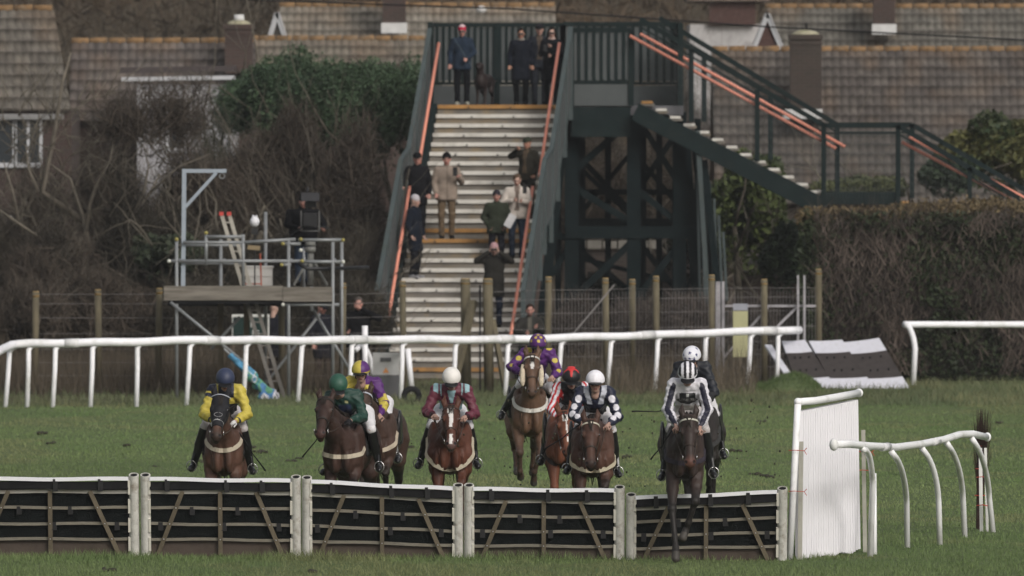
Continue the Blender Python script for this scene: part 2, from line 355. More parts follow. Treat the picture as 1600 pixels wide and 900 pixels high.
# birch faggot tied upright
BR = thing('birch_bundle', (PX(1534, 147.9), 147.9, 0), 'upright bundle of dark birch twigs tied behind the curved rail end', 'birch bundle')
q = MB()
for i in range(420):
    a = random.uniform(0, 6.28); r0 = .045*math.sqrt(random.random()); r1 = random.uniform(.02, .15) if random.random() < .7 else r0
    base = Q(1531, 826, 147.9); x, y = base.x+math.cos(a)*r0, 147.9+math.sin(a)*r0
    h = random.uniform(.9, 1.60); a2 = a+random.uniform(-.6, .6)
    p0 = Vector((x, y, .0)); p1 = Vector((x+.01, y, h*.55)); p2 = Vector((base.x+.03+math.cos(a2)*r1, 147.9+math.sin(a2)*r1, h))
    q.tube([p0, p1, p2], [.005, .004, .0015], 3)
q.build('twigs', mat('birch_twig', (.045,.026,.022), .8, .3, 10), BR)
for z in (.45, .8, 1.1): MB().tube([Vector((base.x+math.cos(k)*.065, 147.9+math.sin(k)*.065, z)) for k in np.linspace(0, 6.28, 12)], .007, 5).build('binding_twine', mat('orange_twine'), BR)

# ================================================================ far running rail
FR = thing('running_rail', (PX(640, 209), 209, 0), 'long white running rail with slanting posts crossing the course', 'running rail')
posts = [(18,8),(48,42),(90,82),(148,141),(218,213),(300,291),(388,380),(475,465),(553,545),(632,626),(715,707),(797,789),(880,870),(958,948),(1031,1023),(1106,1099),(1176,1168)]
def fY(x): return 206.0+max(0, x-200)/1000*13.5
def fy(x):
    pts_ = [(0,548),(18,540),(50,537),(300,532),(632,531),(800,530),(960,526),(1100,520),(1250,516)]
    return float(np.interp(x, [p[0] for p in pts_], [p[1] for p in pts_]))
def rail_hump(x): return .008*math.sin(x*.05)+.006*math.sin(x*.021+1)
rx = [-60, -30, 0, 8, 18, 30]+list(range(50, 1251, 20))
pts = []
for x in rx:
    Y = fY(x) if x > 20 else 206-(20-x)*.09
    pts.append(PT(x, fy(max(x, 0))+(max(0, -x)*.6), Y)+Vector((0, 0, rail_hump(x))))
MB().tube(pts, .076, 16).build('top_rail', PVC, FR, True)
for xt, xb in posts+[(1219, 1214)]:
    Y = fY(xt); t0 = PT(xt, fy(xt)+2, Y); b_ = PT(xb, 600, Y-.1); b_.z = -.03
    up = t0+Vector((-.03, .0, -.06)); 
    MB().tube([t0+Vector((.07,.12,.0)), t0+Vector((.02,.05,-.02)), up+Vector((-.01,-.0,-.03)), up.lerp(b_, .35), b_], [.044,.047,.047,.045,.044], 12).build('slanted_post', PVC, FR, True)
for x in (112, 330, 560, 790, 1010, 1200):
    Y = fY(x); c = [PT(x+k*11, fy(x+k*11), fY(x+k*11))+Vector((0,0,rail_hump(x+k*11))) for k in (-1, 0, 1)]
    MB().tube(c, .083, 16).build('joint_sleeve', mat('dull_white_plastic_joint', (.62,.62,.63), .5, .1, 4), FR, True)
# second rail behind it
SR = thing('running_rail', (PX(570, 215), 215, 0), 'short end of white rail with upright post in front of the stairs', 'running rail')
b_ = PT(571, 600, 214.5); b_.z = 0; MB().tube([PT(570, 509, 214.5), b_], .055, 12).build('upright_post', PVC, SR, True)
b_ = PT(590, 600, 215); b_.z = 0; MB().tube([PT(556, 547, 214.5)]+bez(PT(562, 541, 214.7), PT(575, 541, 214.8), PT(580, 570, 215), 6)+[b_], .05, 12).build('curved_post', PVC, SR, True)
b_ = PT(644, 600, 215); b_.z = 0; MB().tube([PT(637, 545, 215), b_], .055, 12).build('slanted_post', PVC, SR, True)
# rail on the far side by the hedge
RR = thing('running_rail', (PX(1500, 221), 221, 0), 'white running rail with one curved post in front of the clipped hedge', 'running rail')
MB().tube([PT(x, 507, 221+ (x-1413)*.01) for x in (1413, 1450, 1500, 1560, 1640, 1800, 2000)], .065, 14).build('top_rail', PVC, RR, True)
for xo in (0, 262):
    b_ = PT(1427+xo, 600, 221); b_.z = 0; MB().tube([PT(1418+xo, 509, 221)]+bez(PT(1421+xo, 512, 221), PT(1428+xo, 525, 221), PT(1430+xo, 545, 221), 6)+[b_], .055, 12).build('curved_post', PVC, RR, True)

# ================================================================ stored take-off boards leaning by the rail
for i, (p, lab) in enumerate(((((1222,536),(1258,534),(1306,608),(1248,610)), 'grey and white hurdle board leaning nearest the mown bank'),
        (((1264,536),(1316,534),(1366,607),(1305,609)), 'grey and white hurdle board leaning in the middle of the row'),
        (((1318,538),(1374,531),(1421,603),(1364,608)), 'grey and white hurdle board leaning nearest the single curved post'))):
    Yb, Yt = 219.0, 220.4
    tl, tr_, br_, bl = PT(*p[0], Yt), PT(*p[1], Yt), PT(*p[2], Yb), PT(*p[3], Yb)
    bl.z = -.05; br_.z = -.02
    T = thing('leaning_board', ((bl+br_)/2).to_tuple(), lab, 'board', 'boards stored behind the running rail')
    nrm = (tr_-tl).cross(bl-tl).normalized(); nrm = nrm if nrm.y < 0 else -nrm
    def S(u, v, o=0): 
        sagv = .010*math.sin(u*math.pi)*(-1); return tl.lerp(tr_, u).lerp(bl.lerp(br_, u), v)+nrm*o+Vector((0,0,sagv))
    def slab(v0, v1, o, th, m, name):
        n = 8; vs = []
        for k in range(n+1):
            vs += [S(k/n, v0, o+th), S(k/n, v1, o+th), S(k/n, v1, o), S(k/n, v0, o)]
        fs = [(k*4+j, k*4+4+j, k*4+4+(j+1) % 4, k*4+(j+1) % 4) for k in range(n) for j in range(4)]+[(0,1,2,3), tuple(n*4+j for j in (3,2,1,0))]
        return MB().add(vs, fs).build(name, m, T)
    slab(0, 1, -.06, .05, mat('dark_board_core', (.02,.02,.022), .8, .2), 'backing')
    slab(0, .25, 0, .05, mat('grubby_white_board', (.56,.56,.62), .55, .08, 4, dirt=(.4,.4,.42), ds=4), 'white_band')
    slab(.25, .78, 0, .045, mat('grey_brown_rubber', (.046,.040,.039), .9, .2, 5, spec=.1), 'rubber_face')
    slab(.78, 1.0, 0, .05, mat('grubby_white_board'), 'white_band')
    q = MB()
    for u in (.25, .45, .75):
        for v in (.36, .62): q.box(S(u, v, .05), (.03,.02,.06))
    q.build('hand_slot', BLACK, T)
    if i == 0:
        e = MB(); e.bar(PT(1200, 540, 220.6), Vector((PX(1246, 218.9), 218.9, .0)), .14, .04); e.build('side_board', mat('grubby_white_board'), T)
# small grass bank in front of the boards
q = MB(); bank = []
V = []; nx_, ny_ = 24, 12
for j in range(ny_+1):
    for i in range(nx_+1):
        x = PX(1150, 216)+(i/nx_)*1.65; y = 215.6+j/ny_*2.6; e = math.sin(math.pi*i/nx_)**.8*math.sin(math.pi*j/ny_)**.8
        V.append((x, y, -.03+e*(.14+.34*max(0, math.sin((i/nx_-.35)*2.4)))))
F = np.array([(j*(nx_+1)+i, j*(nx_+1)+i+1, (j+1)*(nx_+1)+i+1, (j+1)*(nx_+1)+i) for j in range(ny_) for i in range(nx_)])
BANKV = np.array(V)
o = np_mesh('grass_bank', V, F, ground.data.materials[0], None, True); o['kind'] = 'structure'
n_ = 5000; k_ = rng.integers(0, len(BANKV)-nx_-2, n_); Pb = BANKV[k_]+rng.uniform(0, 1, (n_, 3))*np.array((1.65/nx_, 2.6/ny_, 0)); a_ = rng.uniform(0, 6.28, n_); h_ = rng.uniform(.04, .13, n_)
Vb = np.empty((n_, 3, 3)); dd_ = np.stack([np.cos(a_), np.sin(a_), a_*0], 1)*.008; Vb[:,0] = Pb-dd_; Vb[:,1] = Pb+dd_; Vb[:,2] = Pb+np.stack([rng.normal(0,.03,n_), rng.normal(0,.03,n_), h_], 1)
Cb = np.array(G0)*.62+(np.array(G1)-np.array(G0))*rng.random(n_)[:, None]*.45
o = np_mesh('grass', Vb.reshape(-1, 3), np.arange(n_*3).reshape(-1, 3), mat('grass_blades'), None, False, np.repeat(Cb, 3, 0)); setp(o, 'tufted grass on the small bank beside the leaning boards', 'grass', None, 'stuff')
# ================================================================ turf clods and flying mud
MUD = mat('dark_mud', (.032,.030,.018), .95, .3, 20)
clods = [(320,723),(410,708),(392,700),(404,706),(195,697),(64,678),(82,693),(235,743),(245,732),(455,722),(470,718),(640,700),(770,665),(660,640),(1190,660),(1420,680),(1432,686),(1290,668),(1178,742),(1195,745),(1205,747),(170,892),(1560,662),(1535,669),(1150,705),(1140,560+130),(980,715),(600,668),(1470,765),(485,895)]
for i, (x, y) in enumerate(clods):
    Y = GY(y); q = MB(); c = Vector((PX(x, Y), Y, 0)); 
    for k in range(4): q.sphere(c+Vector((random.uniform(-.07,.07), random.uniform(-.25,.25), .01)), (random.uniform(.02,.06), random.uniform(.08,.2), random.uniform(.02,.04)), 7, 5)
    o = q.build('turf_clod', MUD, None, True); setp(o, 'dark loose clod of turf kicked up on the course', 'turf clod', 'turf clods lying on the course')
q = MB()
for i in range(110):
    x = random.choice([random.uniform(780, 1000), random.uniform(640, 1130), random.uniform(960, 1250)]); y = random.uniform(620, 760); Y = random.uniform(141, 150)
    c = PT(x, y, Y)
    if c.z < .08: continue
    s = random.uniform(.006, .017); q.sphere(c, (s, s, s*random.uniform(.7, 1.5)), 5, 4)
o = q.build('mud_bits', MUD, None); setp(o, 'small bits of mud thrown up behind the hooves', 'mud', None, 'stuff')
# ================================================================ footbridge with steep stairs
GRN = mat('dark_green_paint', (.009,.016,.0165), .8, .2, 3, dirt=(.016,.021,.020), ds=4, spec=.10)
GRN2 = mat('grey_green_paint', (.055,.070,.072), .75, .15, 2, dirt=(.05,.06,.055), ds=3, spec=.15)
GRNP = mat('grey_green_panel', (.062,.070,.072), .65, .12, 2)
NOSE = mat('white_nosing', (.56,.54,.50), .6, .12, 5, dirt=(.33,.31,.28), ds=3)
ORNG = mat('orange_nosing', (.32,.17,.055), .7, .2, 5, dirt=(.2,.12,.06), ds=4)
TREAD = mat('worn_riser', (.17,.155,.135), .85, .28, 2.2, dirt=(.25,.19,.11), ds=1.6)
RAILO = mat('orange_handrail', (.64,.25,.18), .5, .08, 3)
FB = thing('footbridge', (PX(770, 233), 233, 0), 'dark green steel footbridge with steep white edged stairs and orange handrails', 'footbridge')
Y0, Y1 = 227.0, 235.6; NS = 28; DZ = 5.47
xL0, xL1 = PX(603, Y0), PX(684, Y1); WID = 2.62
ax0 = Vector((xL0, Y0, 0)); ax1 = Vector((xL1, Y1, 0)); run = (ax1-ax0); perp = Vector((1, -run.x/run.y*0.5, 0)).normalized()
def SP(s, z, u):        # s distance fraction along, u metres across
    return ax0+run*s+perp*u+Vector((0, 0, z))
def prof(i):            # nosing position of step i (1..28): with a landing after 14
    rise = DZ/NS; d = .262; tot = 26*d+1.15
    s = (i-1)*d if i <= 14 else (i-1)*d+.90
    return s/((NS-1)*d+.90), i*rise
st = MB(); wn = []; tr = MB()
for i in range(1, NS+1):
    s, z = prof(i); s2 = prof(i+1)[0] if i < NS else 1.0; rise = DZ/NS
    a, b = SP(s, z-rise, 0), SP(s, z-rise, WID); dn = Vector((0, .02, 0))
    # riser and tread
    tr.quad(a+dn, b+dn, b+dn+Vector((0,0,rise)), a+dn+Vector((0,0,rise)))
    t0, t1 = SP(s, z, 0), SP(s, z, WID); e0, e1 = SP(s2, z, 0), SP(s2, z, WID)
    tr.quad(t0+dn, t1+dn, e1+Vector((0,.06,0)), e0+Vector((0,.06,0)))
    q = MB(); q.bar(t0+Vector((0,-.005,-.02)), t1+Vector((0,-.005,-.02)), .045, .082, up=(0,0,1))
    se = q.build('step_edge', ORNG if i in (1, 14, 15, 28) else NOSE, FB)
    for k in range(1, 4): MB().box(t0.lerp(t1, (k-.15)/3)+Vector((-.1*(i % 3),-.035,-.035)), (.035,.03,.03)).build('fixing', mat('black_fixing', (.03,.03,.03)), se)
    q = MB()
tr.build('stair_flight', TREAD, FB);
def strg(u, w_, h_, off, m, name, lift=0, s0=-.02, s1=1.0):
    q = MB(); z = lambda s: 0
    k = [(-.02, .1), prof(1), prof(14), prof(15), prof(28)]
    pts = [(s, zz) for s, zz in k]
    # landing makes the line step: follow the nosings
    L_ = [(pts[0][0], pts[0][1]), (prof(14)[0], prof(14)[1]), (prof(15)[0]-.02, prof(15)[1]-.1), (1.0, DZ)]
    for (sa, za), (sb, zb) in zip(L_[:-1], L_[1:]): q.bar(SP(sa, za+lift, u), SP(sb, zb+lift, u), w_, h_, up=(0,0,1))
    return q.build(name, m, FB)
for u in (-.06, WID+.06): strg(u, .10, .36, 0, GRN, 'stringer', -.1)
def zline(s):
    return float(np.interp(s, [-.05, 0, prof(14)[0], prof(15)[0], 1.0, 1.5], [0, .2, prof(14)[1], prof(15)[1], DZ, DZ]))
def side(u, name, o=0.0):
    T = MB(); HT = 1.62
    ss = [-.02, .17, .34, prof(14)[0], prof(15)[0]+.005, .72, .87, 1.0]
    for sa, sb in zip(ss[:-1], ss[1:]):
        T.bar(SP(sa, zline(sa)+HT, u), SP(sb, zline(sb)+HT, u), .09, .08, up=(0,0,1))
        T.bar(SP(sa, zline(sa)+.25, u), SP(sb, zline(sb)+.25, u), .05, .05, up=(0,0,1))
    for s in ss:
        T.bar(SP(s, max(0, zline(s)-.3), u), SP(s, zline(s)+HT, u), .09, .09)
    sp = T.build(name, GRN2, FB)
    P_ = MB()
    for sa, sb in zip(ss[:-1], ss[1:]):
        n = 7
        for k in range(n):
            s = sa+(sb-sa)*(k+.5)/n; ds = (sb-sa)/n*.30
            a, b = SP(s-ds, zline(s-ds)+.26, u), SP(s+ds, zline(s+ds)+.26, u)
            P_.add([a, b, b+Vector((0,0,HT-.3)), a+Vector((0,0,HT-.3)), a+perp*.02, b+perp*.02, b+perp*.02+Vector((0,0,HT-.3)), a+perp*.02+Vector((0,0,HT-.3))], [(0,1,2,3),(7,6,5,4),(0,4,5,1),(1,5,6,2),(2,6,7,3),(3,7,4,0)])
    P_.build('balustrade_bars', GRNP, sp)
side(-.16, 'side_balustrade'); side(WID+.16, 'side_balustrade')
for u in (.02, WID-.08):
    L_ = [(-.03, zline(-.03)+.75), (prof(14)[0], zline(prof(14)[0])+1.08)]; M_ = [(prof(15)[0]+.0, zline(prof(15)[0])+1.1), (1.0, DZ+1.30)]
    for a, b in (L_, M_):
        MB().tube([SP(a[0], a[1], u), SP((a[0]+b[0])/2, (a[1]+b[1])/2, u), SP(b[0], b[1], u)], .034, 10).build('handrail', RAILO, FB, True)
# deck
DY0, DY1 = Y1, Y1+2.5
dl, dr = PX(684, DY0)-.16, PX(985, DY0)
q = MB(); q.box(((dl+PX(1065, DY1))/2, (DY0+DY1)/2+.03, DZ-.10), (PX(1065, DY1)-dl, DY1-DY0, .2)); dk = q.build('deck', mat('grey_deck', (.115,.115,.125), .7, .15, 3), FB)
def fence_run(a, b, hgt, kick, name, pitch=.135, post=.11, zb=0):
    a, b = Vector(a), Vector(b); T = MB(); n = max(1, round((b-a).length/1.3))
    T.bar(a+Vector((0,0,hgt)), b+Vector((0,0,hgt)), .10, .09, up=(0,0,1)); T.bar(a+Vector((0,0,kick+.05)), b+Vector((0,0,kick+.05)), .06, .06, up=(0,0,1))
    for k in range(n+1): T.bar(a.lerp(b, k/n), a.lerp(b, k/n)+Vector((0,0,hgt)), post)
    m2 = int((b-a).length/pitch)
    for k in range(1, m2):
        c = a.lerp(b, k/m2); T.bar(c+Vector((0,-.03,kick+.06)), c+Vector((0,-.03,hgt-.03)), pitch*.42, .025, up=(0,-1,0))
    o = T.build(name, GRN, FB)
    K = MB(); K.bar(a+Vector((0,.01,kick/2)), b+Vector((0,.01,kick/2)), .03, kick, up=(0,0,1)); K.build('kick_panel', GRNP, o)
    B_ = MB(); m_ = int((b-a).length/pitch)
    for k in range(m_):
        c = a.lerp(b, (k+.5)/m_); B_.bar(c+Vector((0,0,kick+.1)), c+Vector((0,0,hgt-.05)), pitch*.70, .03, up=(0,-1,0))
    B_.build('balustrade_bars', GRNP, o); return o
zt = 1.70
fence_run((dl, DY1, DZ), (PX(880, DY1), DY1, DZ), zt, .42, 'deck_balustrade', .13)
fence_run((PX(880, DY1), DY1, DZ), (PX(1062, DY1), DY1, DZ), zt+.02, .42, 'deck_balustrade', .155)
fence_run((PX(893, DY0-.1), DY0-.1, DZ), (PX(986, DY0-.1), DY0-.1, DZ), zt-.12, .45, 'deck_balustrade', .155)
fence_run((dl, DY0, DZ), (dl, DY1, DZ), zt, .42, 'deck_balustrade')
fence_run((PX(1062, DY1), DY0+1.2, DZ), (PX(1062, DY1), DY1, DZ), zt, .42, 'deck_balustrade')
q = MB(); q.bar((dl, DY0+.40, DZ-.23), (PX(990, DY0), DY0+.40, DZ-.23), .16, .40, up=(0,0,1)); q.bar((dl, DY1-.05, DZ-.22), (PX(1065, DY1), DY1-.05, DZ-.22), .16, .4, up=(0,0,1))
q.bar((PX(893, DY0), DY0-.12, DZ-.34), (PX(985, DY0), DY0-.12, DZ-.34), .05, .62, up=(0,0,1)); q.build('deck_beam', GRN, FB)
# side flight going down past the roofs
def side_flight(x0, y0, x1, y1, n, Yn, name, ww=1.7, dy=1.7):
    T = MB(); E = []
    a, b = PT(x0, y0, Yn), PT(x1, y1, Yn)
    for k in range(n):
        c = a.lerp(b, (k+.5)/n); wd = (b.x-a.x)/n
        T.box(c+Vector((0, dy/2, -.13)), (wd*1.02, dy, .05))
        e = MB(); e.box(c+Vector((0, dy/2, -.09)), (wd*.78, dy, .07)); e.build('step_edge', NOSE if k else ORNG, FB)
    T.build('stair_flight', TREAD, FB)
    for yy, nm in ((-.06, 0), (dy+.06, 1)):
        q = MB(); q.bar(a+Vector((-.1, yy, -.35)), b+Vector((.05, yy, -.35)), .08, .38, up=(0,0,1)); q.build('stringer', GRN, FB)
YS = 235.2
side_flight(1000, 148, 1287, 300, 13, YS, 'side_flight')
side_flight(1402, 305, 1640, 432, 11, YS, 'side_flight')
q = MB(); q.box(((PX(1287,YS)+PX(1402,YS))/2, YS+.85, PZ(310,YS)), (PX(1402,YS)-PX(1287,YS), 1.8, .25)); q.build('side_landing', GRN, FB)
def rrun(pts, Yn, name):
    T = MB(); P_ = [PT(x, y, Yn) for x, y in pts]
    for a, b in zip(P_[:-1], P_[1:]):
        T.bar(a, b, .10, .10, up=(0,0,1)); T.bar(a-Vector((0,0,.16)), b-Vector((0,0,.16)), .03, .035, up=(0,0,1))
    return T.build(name, GRN, FB)
rrun([(1000, 30), (1288, 196), (1402, 196), (1640, 338)], YS-.05, 'top_rail')
rrun([(1030, 28), (1308, 195), (1425, 195), (1650, 325)], YS+1.75, 'top_rail')
for x, yt, yb, Yn in ((1080, 78, 190, YS-.05), (1183, 140, 252, YS-.05), (1287, 196, 320, YS-.05), (1403, 196, 320, YS-.05), (1515, 262, 372, YS-.05), (1100, 90, 190, YS+1.75), (1308, 195, 300, YS+1.75), (1425, 195, 310, YS+1.75), (1204, 150, 250, YS+1.75)):
    MB().bar(PT(x, yt, Yn), PT(x, yb, Yn), .10).build('rail_post', GRN, FB)
# fine wire infill of the side flight
q = MB()
def infill(xa, ya0, xb, yb0, hpx, Yn):
    for k in range(int((xb-xa)/5)):
        t = k/((xb-xa)/5); x = xa+(xb-xa)*t; y = ya0+(yb0-ya0)*t
        q.bar(PT(x, y, Yn), PT(x, y+hpx, Yn), .005)
    for j in range(8):
        q.bar(PT(xa, ya0+hpx*j/8, Yn), PT(xb, yb0+hpx*j/8, Yn), .005)
infill(1005, 34, 1287, 198, 104, YS-.05); infill(1287, 198, 1402, 198, 112, YS-.05); infill(1402, 198, 1640, 340, 100, YS-.05)
infill(1300, 197, 1420, 197, 110, YS+1.75); infill(1030, 30, 1300, 190, 100, YS+1.75)
q.build('wire_infill', mat('dull_wire', (.05,.06,.06), .6, .1), FB)
for (xa, ya, xb, yb, Yn) in ((984, 56, 1306, 232, YS+.08), (1000, 53, 1320, 229, YS+1.6), (1409, 222, 1600, 322, YS+.08), (1421, 214, 1640, 330, YS+1.6)):
    MB().tube([PT(xa, ya, Yn), PT((xa+xb)/2, (ya+yb)/2, Yn), PT(xb, yb, Yn)], .034, 8).build('handrail', RAILO, FB, True)
# tower: legs and bracing
GRND = mat('deep_green_paint', (.006,.011,.012), .85, .2, 3, spec=.08)  # darker green for the tower legs and bracing
def leg(x0, y0, x1, Yn, w_, name='tower_leg', m=GRND):
    b = PT(x1, 600, Yn); b.z = -.05; MB().bar(PT(x0, y0, Yn), b, w_).build(name, m, FB)
TF, TB = 236.0, 238.0
for x in (893, 990, 1062): leg(x, 175, x, TF, .28)
for x in (872, 950, 1030, 1090): leg(x, 185, x, TB+.5, .13)
for x in (905, 1000, 1060): leg(x, 175, x, TB, .26)
leg(1085, 205, 1128, TF, .20); leg(1070, 200, 1095, TB, .2); leg(884, 175, 838, TF, .22); leg(1100, 250, 1136, TF-.6, .14); leg(1090, 205, 1112, TF-.8, .10, m=GRN2)
for (xa, ya, xb, yb, Yn, w_) in ((885, 363, 1112, 363, TF-.06, .25), (885, 350, 1112, 350, TB+.07, .24), (893, 270, 985, 190, TF, .14), (893, 290, 990, 350, TF, .14), (893, 232, 985, 330, TB, .12), (1000, 190, 1062, 290, TF, .12), (1062, 200, 995, 300, TB, .12), (1000, 300, 1062, 350, TF, .13), (893, 470, 990, 375, TF, .14), (893, 380, 990, 460, TB, .12), (1062, 380, 1000, 460, TF, .14), (1062, 460, 1000, 380, TB, .12), (893, 250, 1000, 350, TB, .10), (985, 240, 893, 350, TB+.4, .10), (1062, 250, 1100, 350, TF, .12), (1000, 250, 1085, 350, TB, .10), (905, 300, 1090, 300, TB+.2, .12), (893, 400, 1110, 455, TB, .10), (850, 300, 893, 200, TF, .10), (855, 440, 893, 380, TF, .12), (1062, 470, 1118, 375, TF, .12), (840, 355, 893, 375, TF, .13)):
    MB().bar(PT(xa, ya, Yn), PT(xb, yb, Yn), w_).build('cross_brace', GRND, FB)
q = MB()
for k in range(7): 
    x = 1088+k*7; q.bar(PT(x, 206+k*26, TF-.4), PT(x+6, 470, TF-.4), .05)
q.build('side_bars', GRN2, FB)
# ================================================================ scaffold platform
GALV = mat('galvanised_tube', (.22,.23,.24), .5, .15, 4, metal=.25, dirt=(.2,.2,.19), ds=5)
YC = mat('yellow_cap', (.30,.26,.08), .6, .1)
SF = thing('scaffold_platform', (PX(390, 213), 213, 0), 'grey tube scaffold platform with weathered plank deck by the bushes', 'scaffold')
YF, YBk = 212.0, 214.6
def st_(x, yt, Yn, yb=None, m=GALV, r=.032, name='scaffold_tube'):
    b = PT(x, 640, Yn); b.z = -.02
    if yb: b = PT(x, yb, Yn)
    return MB().tube([PT(x, yt, Yn), b], r, 8).build(name, m, SF, True)
for x, yt, Yn, yb in ((276, 374, YF, None), (451, 376, YF, None), (520, 378, YF, None), (322, 364, YF, 414), (380, 366, YF, 448), (345, 374, YBk, None), (415, 331, YBk, None), (475, 378, YBk, 450), (487, 448, YF, 486), (534, 378, YBk, None)): st_(x, yt, Yn, yb)
def lg(xa, ya, xb, yb, Yn, r=.032): return MB().tube([PT(xa, ya, Yn), PT(xb, yb, Yn)], r, 8).build('scaffold_tube', GALV, SF, True)
for a in ((286,379,382,379,YF),(322,370,382,370,YF),(378,379,462,374,YF),(440,381,470,381,YF),(264,408,470,408,YF),(440,414,455,414,YF),(466,375,536,375,YF),(466,409,536,409,YF),(290,383,380,383,YBk),(290,411,380,411,YBk),(440,476,530,476,YF),(276,408,276+2,412,YBk)): lg(*a)
for x, y in ((276,374),(322,364),(264,408),(442,381),(440,414),(536,375),(536,409),(470,374),(442,476),(472,408),(470,391)):
    q = MB(); p = PT(x, y, YF-.04); q.sphere(p, .036, 8, 6); q.build('tube_cap', YC if (x+y) % 3 else mat('pale_cap', (.6,.6,.55)), SF, True)
for xa in (276, 345, 451, 520): MB().tube([PT(xa, 409, YF), PT(xa, 409, YF)+Vector((0, 2.6, 0))], .03, 8).build('scaffold_tube', GALV, SF, True)
PL = mat('weathered_plank', (.16,.145,.125), .9, .4, 3, .4, 15, dirt=(.09,.075,.06), ds=2, stretch=(.5,3,6))
for xa, xb, y, h_ in ((256, 442, 458, .27), (441, 519, 460, .27)):
    q = MB(); q.bar(PT(xa, y, YF-.06), PT(xb, y, YF-.06), .05, h_, up=(0,0,1)); q.build('edge_board', PL, SF)
q = MB()
for k in range(10): q.box(PT(388, 446, YF+.12+k*.27)+Vector((0,0,-.06+.003*(k % 2))), (3.15, .25, .05))
q.build('plank_deck', PL, SF)
q = MB(); q.bar(PT(262, 472, YF), PT(519, 472, YF), .08, .06, up=(0,0,1)); q.build('deck_bearer', BLACK, SF); q = MB(); q.bar(PT(262, 474, YBk), PT(519, 474, YBk), .08, .1, up=(0,0,1)); q.build('deck_bearer', BLACK, SF)
for a in ((266,472,388,572,YF-.1),(375,495,330,545,YF+.8),(487,480,560,600,YF+.5),(500,490,400,620,YF+1.2)): lg(*a, r=.03)
for x in (345, 385):
    b = PT(x, 620, YBk); b.z = 0; MB().bar(PT(x, 474, YBk), b, .11).build('timber_leg', BRACE, SF)
# davit on the platform
DV = thing('davit_hoist', PT(286, 455, YF), 'pale grey square tube davit rising above the scaffold platform', 'hoist')
DVM = mat('pale_grey_steel', (.27,.31,.36), .5, .1, 3)
MB().bar(PT(286, 455, YF+.1), PT(288, 264, YF+.1), .078).build('mast', DVM, DV)
MB().bar(PT(285, 267, YF+.1), PT(354, 267, YF+.1), .07).build('jib', DVM, DV)
MB().bar(PT(290, 323, YF+.1), PT(338, 270, YF+.1), .06).build('strut', DVM, DV)
q = MB(); q.tube([PT(347, 270, YF+.1)+Vector((math.sin(a)*.05, 0, -.06+math.cos(a)*.05)) for a in np.linspace(0, 6.2, 10)], .01, 5); q.build('hook', GALV, DV)
def ladder(pa, pb, Yn, wpx, lab, m, rungs, tip=None):
    a, b = PT(*pa, Yn), PT(*pb, Yn)
    if b.z < .3: b.z = 0
    T = thing('ladder', b, lab, 'ladder'); wv = Vector((wpx/FPX*Yn, 0, 0))
    for k in (0, 1):
        sh_ = wv*k; sr = MB().bar(a+sh_, b+sh_*1.0, .07, .035).build('side_rail', m, T)
        if tip: MB().box(a+sh_, (.08,.08,.07)).build('rail_tip', tip, sr)
    for k in range(rungs): MB().tube([a.lerp(b, (k+.6)/rungs), a.lerp(b, (k+.6)/rungs)+wv], .016, 6).build('rung', m, T)
ladder((346,334), (379,447), YF+.5, 12, 'pale ladder with red tips leaning on the platform rails', mat('pale_ladder', (.34,.32,.28), .6, .2), 5, mat('red_tip', (.45,.06,.05)))
ladder((386,474), (430,640), YF+.3, 14, 'dull metal ladder going up under the platform deck', mat('dull_ladder', (.13,.12,.11), .6, .2), 8)
# chair frame and crate on the platform
c = PT(405, 446, YF+1.4); CR = thing('crate', c, 'white plastic box standing on the platform by the ladder', 'crate')
q = MB(); q.box(c+Vector((0,0,.17)), (.50,.4,.34)); q.build('box', mat('dull_white_plastic', (.5,.49,.47), .5, .08), CR)
q = MB(); q.box(c+Vector((0,0,.355)), (.54,.44,.03)); q.box(c+Vector((0,-.205,.19)), (.5,.02,.03)); q.build('lid', mat('dull_white_plastic'), CR)
c = PT(390, 446, YF+.7); CF = thing('chair_frame', c, 'thin orange red tube frame standing on the platform', 'frame')
MB().tube([c+Vector(v) for v in ((-.12,0,0), (-.1,0,.42), (-.12,0,.55))], .014, 6).build('upright', mat('red_tube', (.4,.10,.06)), CF)
MB().tube([c+Vector(v) for v in ((.22,0,0), (.2,0,.6))], .014, 6).build('upright', mat('red_tube'), CF)
MB().tube([c+Vector(v) for v in ((-.12,0,.03), (.22,0,.03))], .012, 6).build('crossbar', mat('red_tube'), CF)
# round white microphone wind cover on a stand
c = PT(398, 446, YF+.6); MS = thing('microphone', c, 'white fluffy ball shaped microphone cover on a thin dark stand', 'microphone')
MB().tube([c, c+Vector((0,0,1.12))], .014, 8).build('stand', mat('black_paint', (.015,.015,.016), .5), MS)
q = MB(); q.sphere(c+Vector((0,0,1.20)), (.09,.09,.10), 14, 10); q.sphere(c+Vector((-.03,0,1.30)), .025); q.sphere(c+Vector((.03,0,1.30)), .025); q.build('wind_cover', mat('white_fluff', (.62,.62,.66), .9, .1, 10, .4, 40), MS, True)
q = MB(); q.box(c+Vector((0,0,1.02)), (.12,.12,.12)); q.build('mount', mat('black_paint'), MS); q = MB(); q.bar(c+Vector((-.13,-.02,.72)), c+Vector((.1,-.02,.70)), .05, .08); q.build('clamp', mat('tan_clamp', (.22,.17,.10)), MS)
